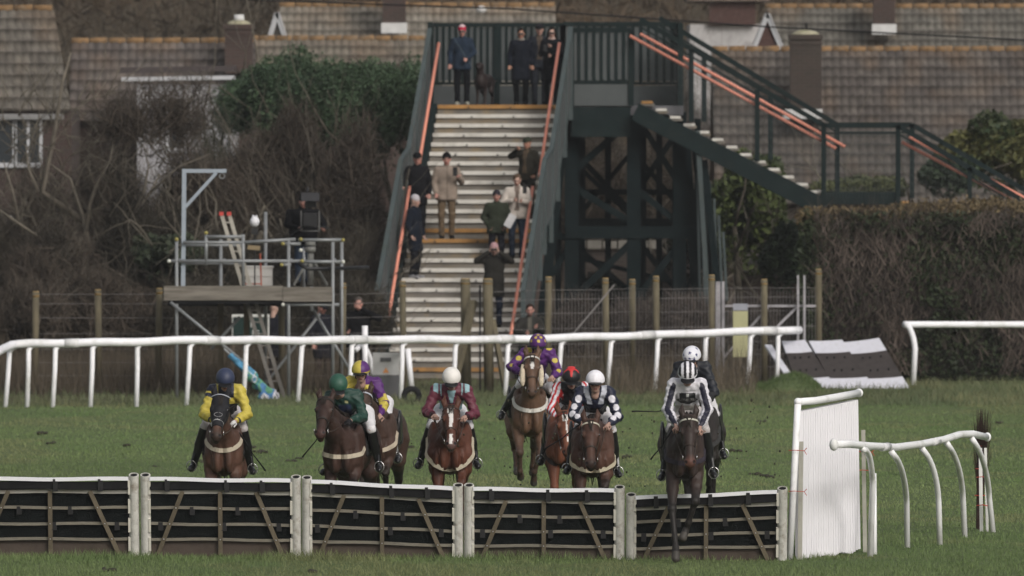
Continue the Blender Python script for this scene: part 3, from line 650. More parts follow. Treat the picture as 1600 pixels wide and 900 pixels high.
# broadcast camera on pedestal
c = PT(485, 446, YF+.55); c.z = PZ(446, YF); TC = thing('broadcast_camera', c, 'black broadcast camera with viewfinder on a grey pedestal on the platform', 'camera')
BK = mat('black_plastic', (.012,.012,.014), .4, .2)
q = MB(); q.tube([c, c+Vector((0,0,.62))], .06, 12); q.tube([c+Vector((0,0,.62)), c+Vector((0,0,.72))], .1, 12); q.tube([c+Vector((0,0,.74)), c+Vector((0,0,.84))], [.11,.08], 12); q.build('pedestal', mat('grey_pedestal', (.16,.16,.15), .5), TC, True)
for a in (-2.4, -.7, 1.57): MB().bar(c+Vector((0,0,.55)), c+Vector((math.cos(a)*.42, math.sin(a)*.42, 0)), .035).build('leg', mat('grey_pedestal'), TC)
z = c.z+1.22
q = MB(); q.box((c.x, c.y-.05, z), (.26,.45,.26)); q.box((c.x, c.y-.30, z), (.18,.12,.18)); q.box((c.x, c.y+.1, z+.30), (.22,.2,.12)); q.build('camera_body', BK, TC)
q = MB(); q.tube([(c.x, c.y-.28, z), (c.x, c.y-.62, z)], [.085,.10], 16); q.build('lens', BK, TC, True)
q = MB(); q.box((c.x, c.y-.64, z), (.24,.03,.20)); q.build('lens_hood', BK, TC)
q = MB(); q.bar((c.x-.17, c.y-.2, z-.2), (c.x-.17, c.y-.2, z+.18), .025); q.bar((c.x+.17, c.y-.2, z-.2), (c.x+.17, c.y-.2, z+.18), .025); q.bar((c.x-.17, c.y-.2, z-.2), (c.x+.17, c.y-.2, z-.2), .025); q.build('cage', mat('grey_cage', (.10,.10,.10)), TC)
q = MB(); q.box((c.x, c.y-.1, z+.44), (.34,.34,.16)); q.tube([(c.x-.05, c.y-.1, z+.54), (c.x-.05, c.y-.1, z+.62)], .02, 6); q.build('rain_cover', mat('dark_cover', (.03,.03,.035)), TC)
q = MB(); q.bar((c.x-.1, c.y+.1, z-.1), (c.x-.38, c.y+.35, z-.28), .03); q.bar((c.x+.1, c.y+.1, z-.1), (c.x+.34, c.y+.35, z-.15), .03); q.build('pan_bar', BK, TC)
q = MB(); q.tube([PT(466, 411, YF-.1)]+bez(PT(480, 420, YF-.1), PT(520, 420, YF-.1), PT(575, 418, YF+1), 6), .04, 6); o = q.build('cable', BK, None, True); setp(o, 'thick black cable slung along the platform rail', 'cable')
# furled flag tied to the slanted pole
q = MB(); q.cur = None
a, b = PT(362, 556, YF-.3), PT(436, 636, YF-.4)
FL = thing('furled_flag', b, 'furled blue, green and white flag wrapped round the slanting pole', 'flag')
FLAG_PENDING = (FL, a, b)
MB().tube([PT(350, 545, YF-.3), PT(445, 640, YF-.4)], .02, 6).build('pole', GALV, FL)
# sign behind the ladder
c = PT(389, 514, 217); SG = thing('sign_board', (c.x, 217, 0), 'dark green sign board with white border and pale lettering behind the ladder', 'sign')
q = MB(); q.box(c+Vector((.03,.02,0)), (.72,.03,.56)); q.build('border', mat('sign_white', (.6,.6,.57)), SG)
q = MB(); q.box(c+Vector((.03,-.004,-.02)), (.66,.03,.50)); q.build('face', mat('sign_green', (.010,.030,.026), .5), SG)
q = MB(); q.bar(c+Vector((-.3,.03,-.2)), (c.x-.3, 217.03, 0), .05); q.bar(c+Vector((.35,.03,-.2)), (c.x+.35, 217.03, 0), .05); q.build('sign_leg', WOODW, SG)
def text(s, loc, size, m, parent, name='lettering', rot=(R(90),0,0), ext=.002, lab=None):
    cu = bpy.data.curves.new(name, 'FONT'); cu.body = s; cu.size = size; cu.extrude = ext; cu.align_x = 'CENTER'
    o = bpy.data.objects.new(name, cu); col.objects.link(o); dg = bpy.context.evaluated_depsgraph_get(); me = bpy.data.meshes.new_from_object(o.evaluated_get(dg)); bpy.data.objects.remove(o)
    me.materials.clear(); me.transform(Matrix.Translation(Vector(loc)-Vector(ORG.get(parent.name, (0,0,0)))) @ Matrix.Rotation(rot[0], 4, 'X'))
    return link_mesh(name, me, m, parent)
text('P', c+Vector((.06,-.022,.03)), .15, mat('sign_white'), SG); text('PE', c+Vector((.13,-.022,-.13)), .15, mat('sign_white'), SG)
# grey service box with warning triangle, and tyre
c = PT(603, 600, 212.5); c.z = 0; GB = thing('service_box', c, 'pale grey plastic service box with an orange triangle on dark base', 'box')
q = MB(); q.box(c+Vector((0,0,.62)), (.50,.36,.44)); q.build('box_body', mat('pale_grey_plastic', (.33,.33,.33), .5, .08), GB)
q = MB(); q.box(c+Vector((0,0,.22)), (.56,.42,.42)); q.build('base', mat('dark_grey_plastic', (.07,.07,.075), .6), GB)
q = MB(); q.box(c+Vector((0,-.19,.72)), (.20,.02,.07)); q.build('handle', mat('dark_grey_plastic'), GB)
q = MB(); q.add([c+Vector((-.06,-.19,.47)), c+Vector((.06,-.19,.47)), c+Vector((0,-.19,.57))], [(0,1,2)]); q.build('warning_triangle', mat('orange_label', (.5,.22,.08)), GB)
q = MB(); q.box(c+Vector((0,-.01,.43)), (.30,.40,.05)); q.build('ledge', mat('pale_grey_plastic'), GB)
c = PT(643, 630, 209.6); c.z = .10; q = MB(); q.tube([c+Vector((math.cos(a)*.14, math.sin(a)*.02, math.sin(a)*.14)) for a in np.linspace(0, 6.283, 20)], .055, 8); o = q.build('tyre', BLACK, None, True); setp(o, 'small black tyre lying on grass at the foot of the rail', 'tyre')
# yellow notice
c = PT(1157, 510, 221); NB = thing('notice_board', (c.x, 221, 0), 'yellow notice with grey heading fixed to the post fence', 'notice')
q = MB(); q.box(c+Vector((0,0,-.15)), (.29,.02,.90)); q.build('yellow_face', mat('pale_yellow', (.36,.35,.20), .6, .08), NB)
q = MB(); q.box(c+Vector((0,0,.38)), (.29,.021,.13)); q.build('heading', mat('grey_heading', (.27,.28,.32)), NB)
q = MB(); q.bar(c+Vector((0,.03,.4)), (c.x, 221.03, 0), .05); q.build('sign_leg', WOODW, NB)
# ================================================================ post fence
PF = thing('post_fence', (PX(600, 216), 216, 0), 'round wooden post fence with thin wire between the rail and the bushes', 'fence')
PW = mat('fence_post_wood', (.105,.09,.058), .85, .3, 4, .3, 20, stretch=(3,3,.6), dirt=(.085,.075,.055), ds=3)
PTOP = mat('cut_post_top', (.30,.20,.08), .8, .2)
fp = [(56,456,215),(153,453,215),(249,451,215),(440,470,215),(536,443,215),(629,440,216.5),(727,436,216.5),(762,436,216),(857,433,219.5),(946,435,220),(988,437,221.5),(1025,432,220.5),(1112,430,221.5),(1194,437,222),(1279,421,222.5)]
for x, y, Yn in fp:
    t_ = PT(x, y, Yn); b = Vector((t_.x+random.uniform(-.03,.03), Yn, -.03)); r = .064 if x not in (727, 762) else .095
    po = MB().tube([t_, b], r, 12).build('post', PW, PF, True)
    MB().tube([t_+Vector((0,0,-.1)), t_+Vector((0,0,.012))], [r+.003, r*.9], 12).build('post_top', PTOP, po, True)
MB().bar(PT(740, 470, 216.2), PT(700, 640, 215.4), .12).build('strut', PW, PF)
MB().bar(PT(770, 500, 216.2), PT(795, 640, 215.4), .09).build('strut', PW, PF)
MB().bar(PT(750, 445, 216), Vector((PX(750,216), 216, 0)), .035).build('iron_post', BLACK, PF)
MB().bar(PT(1122, 440, 222), Vector((PX(1122,222), 222, 0)), .09).build('pale_post', mat('pale_post', (.3,.29,.31), .7, .3, 6), PF)
MB().bar(PT(1130, 440, 222), Vector((PX(1130,222), 222, 0)), .05).build('pale_post', mat('pale_post'), PF)
for x in (1247, 1257): MB().bar(PT(x, 430, 222), Vector((PX(x,222), 222, 0)), .04).build('gate_post', mat('pale_post'), PF)
q = MB()
seg = [p for p in fp if p[0] not in (440, 762)]
for (xa, ya, Ya), (xb, yb, Yb) in zip(seg[:-1], seg[1:]):
    for z in (1.9, 1.72, 1.45, 1.15, .85, .6, .35):
        q.bar(Vector((PX(xa,Ya), Ya, z)), Vector((PX(xb,Yb), Yb, z)), .007)
    if xa >= 857:
        n = int((xb-xa)/5)
        for k in range(n):
            a = Vector((PX(xa,Ya), Ya, .1)).lerp(Vector((PX(xb,Yb), Yb, .1)), k/n); q.bar(a, a+Vector((0,0,1.75)), .006)
q.build('fence_wire', mat('old_wire', (.16,.15,.15), .6, .1), PF)
for a, b in (((1130,478),(1275,478)), ((1130,560),(1200,480)), ((1205,520),(1245,480))): MB().bar(PT(*a, 222.1), PT(*b, 222.1), .045).build('gate_bar', mat('pale_post'), PF)
MB().bar(PT(880,540,217.3), PT(960,445,217.3), .03).build('stay', mat('old_wire'), PF)
# ================================================================ houses
BRK = None
def brick_mat(name, c1, c2, mortar):
    m = bpy.data.materials.new(name); m.use_nodes = True; t = m.node_tree; L = t.links; b = t.nodes['Principled BSDF']; b.inputs['Roughness'].default_value = .9
    tc = t.nodes.new('ShaderNodeTexCoord'); mp = t.nodes.new('ShaderNodeMapping'); mp.inputs['Rotation'].default_value = (R(90), 0, 0)
    sxyz = t.nodes.new('ShaderNodeSeparateXYZ'); cb = t.nodes.new('ShaderNodeCombineXYZ'); ad = t.nodes.new('ShaderNodeMath'); ad.operation = 'ADD'
    L.new(tc.outputs['Object'], sxyz.inputs[0]); L.new(sxyz.outputs[0], ad.inputs[0]); L.new(sxyz.outputs[1], ad.inputs[1]); L.new(ad.outputs[0], cb.inputs[0]); L.new(sxyz.outputs[2], cb.inputs[1])
    br = t.nodes.new('ShaderNodeTexBrick'); br.inputs['Scale'].default_value = 1; br.inputs['Brick Width'].default_value = .225; br.inputs['Row Height'].default_value = .075; br.inputs['Mortar Size'].default_value = .008
    br.inputs['Color1'].default_value = (*c1, 1); br.inputs['Color2'].default_value = (*c2, 1); br.inputs['Mortar'].default_value = (*mortar, 1)
    L.new(cb.outputs[0], br.inputs['Vector'])
    n = t.nodes.new('ShaderNodeTexNoise'); n.inputs['Scale'].default_value = 1.2; n.inputs['Detail'].default_value = 8; L.new(tc.outputs['Object'], n.inputs['Vector'])
    mr = t.nodes.new('ShaderNodeMapRange'); mr.inputs[3].default_value = .5; mr.inputs[4].default_value = 1.4; L.new(n.outputs[0], mr.inputs[0])
    sc_ = t.nodes.new('ShaderNodeVectorMath'); sc_.operation = 'SCALE'; L.new(br.outputs[0], sc_.inputs[0]); L.new(mr.outputs[0], sc_.inputs['Scale']); L.new(sc_.outputs[0], b.inputs['Base Color'])
    return m
BRR = brick_mat('red_brown_brick', (.055,.030,.025), (.042,.026,.022), (.06,.052,.045))
BRD = brick_mat('dark_mossy_brick', (.045,.030,.025), (.035,.026,.021), (.05,.044,.036))
TILE = mat('roof_tile', rough=.9, attr=True, var=.22, vs=2.5)
LICH = mat('lichen_ridge', (.19,.115,.055), .9, .35, 6, dirt=(.16,.14,.11), ds=2)
WPAINT = mat('house_white_paint', (.42,.43,.45), .6, .1, 1.5)
GLASS = mat('window_glass', (.03,.035,.04), .08, .1, spec=.7)
def roof(parent, xa, xb, yr, Yr, slope, length, base, pale, lich=.15, hipr=0.0, hipl=0.0, seed=1):
    """tiled slope facing the camera under a ridge between two photo columns"""
    rg = np.random.default_rng(seed)
    A = PT(xa, yr, Yr); B = PT(xb, yr, Yr); W_ = (B-A).length; sp = 5; roll = .185; gauge = .345
    nu = int(W_/roll)*sp; rows = int(length/gauge); nv = rows*4
    ca, sa = math.cos(R(slope)), math.sin(R(slope))
    u = np.linspace(0, 1, nu+1); vv = []
    for r_ in range(rows): vv += [(r_+.0)*gauge, (r_+.5)*gauge, (r_+.86)*gauge, (r_+.985)*gauge]
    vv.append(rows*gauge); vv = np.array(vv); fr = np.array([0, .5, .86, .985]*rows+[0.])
    U, VV = np.meshgrid(u, vv); FRr = np.repeat(fr[:, None], nu+1, 1)
    widen_l = hipl*VV; widen_r = hipr*VV
    X = A.x-widen_l+U*(W_+widen_l+widen_r)
    ph = (X-A.x)/roll
    disp = .034*np.abs(np.sin(ph*np.pi))**.7+.038*FRr
    jit = noise2(X*1.0, VV, .5, seed)*.02
    disp = disp+jit
    Yp = Yr-VV*ca-disp*sa; Z = A.z-VV*sa+disp*ca
    V = np.stack([X.ravel(), Yp.ravel(), Z.ravel()], 1)
    n1 = nu+1; ii = (np.arange(len(vv)-1)[:, None]*n1+np.arange(nu)[None]).ravel()
    tid = np.floor(ph/2+.0)*31+np.floor(VV/gauge+.02)*17
    rnd = np.modf(np.abs(np.sin(tid*12.9898+seed)*43758.5453))[0]
    pat = noise2(X, VV, 1.7, seed+3)
    k = np.clip(rnd*.45+pat*.3+.1, 0, 1)[..., None]
    C = np.array(base)*(1-k)+np.array(pale)*k
    fine = noise2(X, VV, .09, seed+9)[..., None]; C = C*(.72+.56*fine)
    lc = np.clip(noise2(X, VV, .5, seed+5)*1.2-.75+np.exp(-VV/.8)*lich*1.6, 0, 1)[..., None]*.7
    lc = lc*.55; C = C*(1-lc)+np.array((.30,.18,.09))*lc
    lap_shade = ((FRr > .95) | (FRr < .02))[..., None]; C = np.where(lap_shade, C*.62, C)  # shadow under each row's lap, painted as a dark tile edge
    gr = np.clip(ph % 1, 0, 1); gr = (np.minimum(gr, 1-gr) < .12)[..., None]; C = np.where(gr, C*.68, C)   # darker in the gaps between rolls
    C = C*.66
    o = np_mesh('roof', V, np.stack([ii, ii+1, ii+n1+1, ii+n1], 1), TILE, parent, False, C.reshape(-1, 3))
    # back slope and underside
    b2 = MB(); e = length*.9
    b2.add([A, B, Vector((B.x, Yr+e*ca, B.z-e*sa)), Vector((A.x, Yr+e*ca, A.z-e*sa))], [(0,1,2,3)]); b2.build('back_slope', mat('back_tiles', (.14,.11,.09), .9, .3, 5), o)
    q = MB(); n = int(W_/.4)
    for i in range(n):
        a = A.lerp(B, i/n); b = A.lerp(B, (i+.93)/n); q.tube([a+Vector((0,0,.02)), b+Vector((0,0,.02+.01*(i % 2)))], .085, 8)
    q.build('ridge_tiles', LICH, o, True)
    ez = A.z-length*sa; ey = Yr-length*ca
    return o, ez, ey, A.x-hipl*length, B.x+hipr*length
def chimney(parent, xa, xb, yt, yb, Y, m, cap=True, pot=None, flash=False):
    a, b = PT(xa, yt, Y), PT(xb, yb, Y); w_ = b.x-a.x; c = Vector(((a.x+b.x)/2, Y, (a.z+b.z)/2))
    o = MB().box(c, (w_, w_*.9, a.z-b.z)).build('chimney', m, parent)
    q = MB(); q.box((c.x, Y, a.z-.06), (w_+.07, w_*.9+.07, .10)); q.box((c.x, Y, a.z-.20), (w_+.035, w_*.9+.035, .08)); q.build('corbel', m, o)
    if cap: MB().sphere((c.x, Y, a.z-.02), (w_*.46, w_*.42, .13), 14, 8).build('mortar_cap', mat('mortar_cap', (.30,.28,.2), .9, .25, 6, dirt=(.16,.16,.06), ds=5), o, True)
    if pot: MB().tube([(c.x, Y, a.z+.05), (c.x, Y, a.z+.22)], [.13,.11], 12).build('pot', mat('terracotta_pot', (.30,.05,.04)), o, True)
    if flash: MB().box((c.x+.0, Y-w_*.45, b.z+.1), (w_*1.12, .12, .26)).build('flashing', mat('lead_flashing', (.24,.24,.25), .7, .2, 4), o)
    return o
def wall(parent, xa, xb, z0, z1, y0, y1, m): return MB().box(((xa+xb)/2, (y0+y1)/2, (z0+z1)/2), (xb-xa, y1-y0, z1-z0)).build('wall', m, parent)
def window(parent, xa, xb, yt, yb, Y, nx=2):
    a, b = PT(xa, yt, Y), PT(xb, yb, Y); T = MB(); w_ = .065
    for z in (a.z, b.z): T.box(((a.x+b.x)/2, Y, z), (b.x-a.x+w_, .08, w_ if z == a.z else w_*1.6))
    for k in range(nx+1): T.box((a.x+(b.x-a.x)*k/nx, Y+.002, (a.z+b.z)/2), (w_, .076, a.z-b.z))
    f = T.build('window', WPAINT, parent)
    MB().box(((a.x+b.x)/2, Y+.02, (a.z+b.z)/2), (b.x-a.x, .02, a.z-b.z)).build('pane', GLASS, f)
def gable(parent, xl, yl, xa, ya, xr, yr, Y, m, w_=.12):
    l, a, r = PT(xl, yl, Y), PT(xa, ya, Y), PT(xr, yr, Y)
    MB().add([l, r, a, l+Vector((0,1.2,0)), r+Vector((0,1.2,0)), a+Vector((0,1.2,0))], [(0,1,2),(3,5,4),(0,3,4,1)]).build('gable_wall', m, parent)
    q = MB(); f = Vector((0,-.06,0)); q.bar(l+f, a+f, w_, .05, up=(0,-1,0)); q.bar(r+f, a+f, w_, .05, up=(0,-1,0)); q.build('bargeboard', WPAINT, parent)
    q = MB(); e = Vector((0,-.12,.07)); g_ = Vector((0, 2.6, .07)); q.add([l+e, a+e, a+g_, l+g_], [(0,1,2,3)]); q.add([r+e, a+e, a+g_, r+g_], [(3,2,1,0)]); q.build('gable_roof', mat('back_tiles'), parent)
TB_, TP_ = (.115,.085,.07), (.215,.185,.15)
# large roof on the right
H = thing('house', (PX(1400, 258), 258, 0), 'bungalow with large brown tiled roof and stout dark chimney behind the side stairs', 'house')
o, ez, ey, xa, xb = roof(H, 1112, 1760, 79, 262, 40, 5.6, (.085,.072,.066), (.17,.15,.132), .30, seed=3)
wall(H, xa+.3, xb-.3, 0, ez+.1, ey+.4, 266, BRD); chimney(o, 1234, 1283, 54, 190, 259.6, BRD)
MB().tube([PT(1260, 52, 259.6), PT(1260, 36, 259.6)], .03, 6).build('vent_pipe', BLACK, o)
q = MB(); q.box(PT(1254, 178, 259.0), (.9,.1,.22)); q.build('flashing', mat('lead_flashing'), o)
# roof behind it
H = thing('house', (PX(1420, 284), 284, 0), 'house with lichen topped roof rising behind the stout dark chimney', 'house')
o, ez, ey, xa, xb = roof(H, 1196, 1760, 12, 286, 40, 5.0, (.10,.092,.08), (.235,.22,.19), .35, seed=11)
wall(H, xa+.2, xb-.2, 0, ez+.1, ey+.4, 290, BRR); chimney(o, 1364, 1398, -30, 52, 284.5, BRR, False, flash=True)
gable(H, 1176, 80, 1199, 22, 1223, 80, 281.5, mat('red_tile_hanging', (.065,.036,.031), .9, .3, 12))
# far house seen through twigs
H = thing('house', (PX(1120, 318), 318, 0), 'far brick house with white patched wall between bridge and roofs', 'house')
o = wall(H, PX(1078, 318), PX(1200, 318), 0, PZ(38, 318), 318, 324, mat('patchy_white_render', (.38,.37,.37), .9, .2, 2, dirt=(.09,.075,.065), ds=.9))
MB().box(((PX(1108,317.9)+PX(1180,317.9))/2, 317.9, PZ(15, 317.9)), (PX(1180,318)-PX(1108,318), .3, .85)).build('hanging_tiles', mat('red_tile_hanging'), H)
MB().box(((PX(1075,318)+PX(1200,318))/2, 321, PZ(-12, 318)), (PX(1200,318)-PX(1072,318), 7, .5)).build('roof', mat('back_tiles'), H)
# middle house
H = thing('house', (PX(650, 284), 284, 0), 'house with pale weathered tile roof and red brick chimney above the evergreens', 'house')
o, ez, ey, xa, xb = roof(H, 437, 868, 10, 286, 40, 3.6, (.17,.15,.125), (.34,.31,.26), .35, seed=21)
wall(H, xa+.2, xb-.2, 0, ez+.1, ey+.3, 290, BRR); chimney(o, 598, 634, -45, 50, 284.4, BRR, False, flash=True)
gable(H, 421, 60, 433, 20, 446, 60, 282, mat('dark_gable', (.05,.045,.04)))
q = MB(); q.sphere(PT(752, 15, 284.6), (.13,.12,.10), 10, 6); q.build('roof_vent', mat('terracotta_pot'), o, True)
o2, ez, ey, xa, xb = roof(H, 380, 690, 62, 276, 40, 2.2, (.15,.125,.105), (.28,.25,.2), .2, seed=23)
# left houses
H = thing('house', (PX(20, 248), 248, 0), 'brick house with steep brown tile roof and white windows at far left', 'house')
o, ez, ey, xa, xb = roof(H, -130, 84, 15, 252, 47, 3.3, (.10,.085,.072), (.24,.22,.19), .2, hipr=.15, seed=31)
wall(H, xa, PX(112, 250), 0, ez+.15, ey+.25, 255, BRR)
window(H, -40, 22, 186, 258, ey+.2, 2); window(H, 24, 64, 186, 258, ey+.2, 2)
q = MB(); q.bar(Vector((xa, ey+.05, ez+.03)), Vector((PX(100, 250), ey+.05, ez+.03)), .1, .12, up=(0,0,1)); q.build('gutter', mat('grey_gutter', (.2,.2,.2)), H)
H = thing('house', (PX(250, 254), 254, 0), 'house with red brown roof, chimney and white upper wall behind bare shrubs', 'house')
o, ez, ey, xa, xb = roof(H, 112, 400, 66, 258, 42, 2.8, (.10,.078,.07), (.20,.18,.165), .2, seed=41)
wall(H, xa+.1, xb-.1, 0, ez+.1, ey+.2, 262, BRR); chimney(o, 352, 395, 38, 115, 256.8, BRR, True, True)
ww = wall(H, PX(214, 253), PX(368, 253), 0, PZ(132, 253), 253, 256, mat('white_render', (.34,.34,.36), .85, .12, 1.2, dirt=(.3,.29,.28), ds=1))
q = MB(); q.bar(PT(190, 124, 252.8), PT(368, 121, 252.8), .1, .09, up=(0,0,1)); q.build('fascia', WPAINT, H)
q = MB(); q.bar(PT(190, 110, 254), PT(368, 107, 254), 2.0, .12, up=(0,0,1)); q.build('dormer_roof', mat('dark_felt', (.05,.04,.04)), H)
window(H, 262, 290, 152, 235, 252.96, 1); 
H = thing('garage', (PX(15, 244), 244, 0), 'low outbuilding with white framed window behind the bare tree', 'garage')
wall(H, PX(-60, 244), PX(66, 244), 0, PZ(372, 244), 244, 248, BRR)
q = MB(); q.bar(PT(-60, 352, 243.8), PT(66, 352, 243.8), .2, .42, up=(0,0,1)); q.build('fascia', WPAINT, H); window(H, -10, 12, 368, 395, 243.9, 1)
H = thing('shed', (PX(1200, 243), 243, 0), 'small shed with dark brown roof between green shrub and hedge', 'shed')
MB().box((PX(1205, 243), 243.5, .95), (1.3, 2, 1.9)).build('wall', BOARD, H)
q = MB(); a, b = PT(1165, 412, 242.3), PT(1245, 420, 242.3); q.add([a, b, b+Vector((0,1.6,.32)), a+Vector((0,1.6,.32)), a+Vector((0,0,-.06)), b+Vector((0,0,-.06))], [(0,1,2,3),(4,5,1,0)]); q.build('roof', mat('brown_felt', (.10,.08,.075), .9), H)
H = thing('garden_wall', (PX(1000, 246), 246, 0), 'dim brown brick wall with pale coping seen through the tower legs', 'wall')
MB().box((PX(1000, 246), 246, PZ(392, 246)/2), (PX(1125,246)-PX(885,246), .25, PZ(392, 246))).build('wall', BRD, H)
q = MB()
for k in range(9): q.box((PX(905+k*24, 245.9), 245.9, PZ(382, 246)), (.30, .3, .15+.03*(k % 2)))
q.build('coping', mat('pale_coping', (.17,.16,.14), .9, .3, 5), H)
q = MB(); q.bar(PT(903, 380, 245.5), Vector((PX(903,245.5), 245.5, 0)), .09); q.build('pale_pipe', mat('pale_coping'), H)
# overhead wire, crossing the view above the bridge
pts = [PT(x, 38+((x-1100)/1000)**2*6+(x-700)*.045-6, 244) for x in range(-200, 1900, 100)]
q = MB(); pts = [PT(x, float(np.interp(x, [-200, 400, 800, 1200, 1900], [-40, 0, 14, 42, 78])), 246) for x in range(-200, 1901, 50)]
o = MB().tube(pts, .018, 5).build('overhead_cable', BLACK, None); setp(o, 'thin black cable sagging across in front of the roofs', 'cable')
# ================================================================ vegetation
TWIG = mat('bare_twigs', rough=.85, attr=True, var=.1)
LEAF = mat('evergreen_leaves', rough=.6, attr=True, var=.1, spec=.25)
BARK = mat('grey_bark', (.105,.092,.072), .9, .35, 6, .4, 20)
def in_blob(n, c, r, rg, lumps=9, hollow=.25, lump=.45):
    """points through a lumpy crown: an ellipsoid carrying smaller ones"""
    c = np.array(c); r = np.array(r)
    d = rg.normal(size=(lumps, 3)); d /= np.linalg.norm(d, axis=1)[:, None]; d[:, 2] = np.abs(d[:, 2])*.9-.15
    lc = c+d*r*rg.uniform(.45, .85, (lumps, 1)); lr = r*rg.uniform(lump*.6, lump*1.15, (lumps, 1))
    k = rg.integers(0, lumps+1, n)
    p = rg.normal(size=(n, 3)); p /= np.linalg.norm(p, axis=1)[:, None]; rad = rg.uniform(hollow, 1, n)**.45
    p *= rad[:, None]
    C = np.vstack([lc, c]); Rr = np.vstack([lr, r*.75])
    return C[k]+p*Rr[k], k, p
def twig_mesh(name, n, c, r, parent, cols, rg, ln=(.25, .9), wd=.012, up=.6, lumps=9, m=TWIG, ground=.0, lump=.45):
    P, k, dirn = in_blob(n, c, r, rg, lumps, lump=lump)
    P[:, 2] = np.maximum(P[:, 2], ground+.05)
    d = dirn*.6+rg.normal(size=(n, 3))*.55; d[:, 2] += up; d /= np.linalg.norm(d, axis=1)[:, None]
    L_ = rg.uniform(*ln, n)[:, None]; s = np.cross(d, rg.normal(size=(n, 3))); s /= np.linalg.norm(s, axis=1)[:, None]
    w_ = wd*rg.uniform(.5, 1.6, n)[:, None]; bend = rg.normal(size=(n, 3))*.14*L_
    a = P-d*L_*.5; b = P+bend; e = P+d*L_*.5
    V = np.empty((n, 5, 3)); V[:,0] = a-s*w_/2; V[:,1] = a+s*w_/2; V[:,2] = b-s*w_*.38; V[:,3] = b+s*w_*.38; V[:,4] = e
    base = np.arange(n)[:, None]*5; F = np.concatenate([base+np.array([[0,1,3]]), base+np.array([[0,3,2]]), base+np.array([[2,3,4]])])
    c0, c1 = np.array(cols[0]), np.array(cols[1]); tint = rg.random(lumps+1)[k]*.6+rg.random(n)*.4
    C = (c0+(c1-c0)*tint[:, None])*rg.uniform(.7, 1.25, (n, 1)); C = np.repeat(C, 5, 0)
    return np_mesh(name, V.reshape(-1, 3), F, m, parent, False, C)
def leaf_mesh(name, n, c, r, parent, cols, rg, size=.07, lumps=14, m=LEAF, lump=.42, droop=0, P=None, k=None):
    if P is None: P, k, dirn = in_blob(n, c, r, rg, lumps, .35, lump)
    P[:, 2] = np.maximum(P[:, 2], .04)
    nrm = rg.normal(size=(n, 3)); nrm /= np.linalg.norm(nrm, axis=1)[:, None]
    a = np.cross(nrm, rg.normal(size=(n, 3))); a /= np.linalg.norm(a, axis=1)[:, None]; b = np.cross(nrm, a)
    s = (size*rg.uniform(.5, 1.5, n))[:, None]
    V = np.empty((n, 4, 3)); V[:,0] = P-a*s; V[:,1] = P+b*s*.45; V[:,2] = P+a*s; V[:,3] = P-b*s*.45
    c0, c1 = np.array(cols[0]), np.array(cols[1]); kk = rg.random(int(k.max())+1)[k]*.65+rg.random(n)*.35
    C = (c0+(c1-c0)*kk[:, None])*rg.uniform(.75, 1.25, (n, 1))
    return np_mesh(name, V.reshape(-1, 3), np.arange(n*4).reshape(-1, 4), m, parent, False, np.repeat(C, 4, 0))
def limb(q, a, d, L_, r, depth, rg, out=None):
    pts = [Vector(a)]; dd = Vector(d).normalized(); rr = [r]; seg = 5
    for i in range(seg):
        dd = (dd+Vector(rg.normal(size=3))*.16).normalized(); pts.append(pts[-1]+dd*L_/seg); rr.append(r*(1-.55*(i+1)/seg))
    q.tube(pts, rr, 7 if depth > 1 else 5)
    if out is not None: out.append(pts[-1])
    if depth > 0:
        for k in range(3 if depth > 1 else 4):
            i = int(rg.integers(2, seg+1)); nd = (dd*.8+Vector(rg.normal(size=3))*.6+Vector((0,0,.25))).normalized()
            limb(q, pts[i], nd, L_*rg.uniform(.5, .75), rr[i]*.62, depth-1, rg, out)
def shrub(x, yt, Y, wpx, label, seed, n=7000, cols=((.035,.027,.02),(.095,.075,.058)), name='bare_shrub', group='bare shrubs behind the scaffold', dep=1.3, cat='shrub', zb=0.0, stems=5, lnr=(.25,.9)):
    rg = np.random.default_rng(seed); zt = PZ(yt, Y); w_ = wpx/FPX*Y/2
    T = thing(name, (PX(x, Y), Y, 0), label, cat, group)
    q = MB()
    for k in range(stems): limb(q, (PX(x, Y)+rg.normal()*.25, Y+rg.normal()*.2, 0), (rg.normal()*.35, rg.normal()*.2, 1), zt*.62, .045, 2, rg)
    q.build('stems', BARK, T, True)
    h = (zt-zb)/2
    twig_mesh('twigs', n, (PX(x, Y), Y, zb+h*.95), (w_, dep, h*1.02), T, cols, rg, ln=lnr, wd=.014)
    return T
B0, B1 = (.028,.022,.017), (.080,.063,.049)
D0, D1 = (.018,.016,.012), (.048,.041,.030)
k = 100
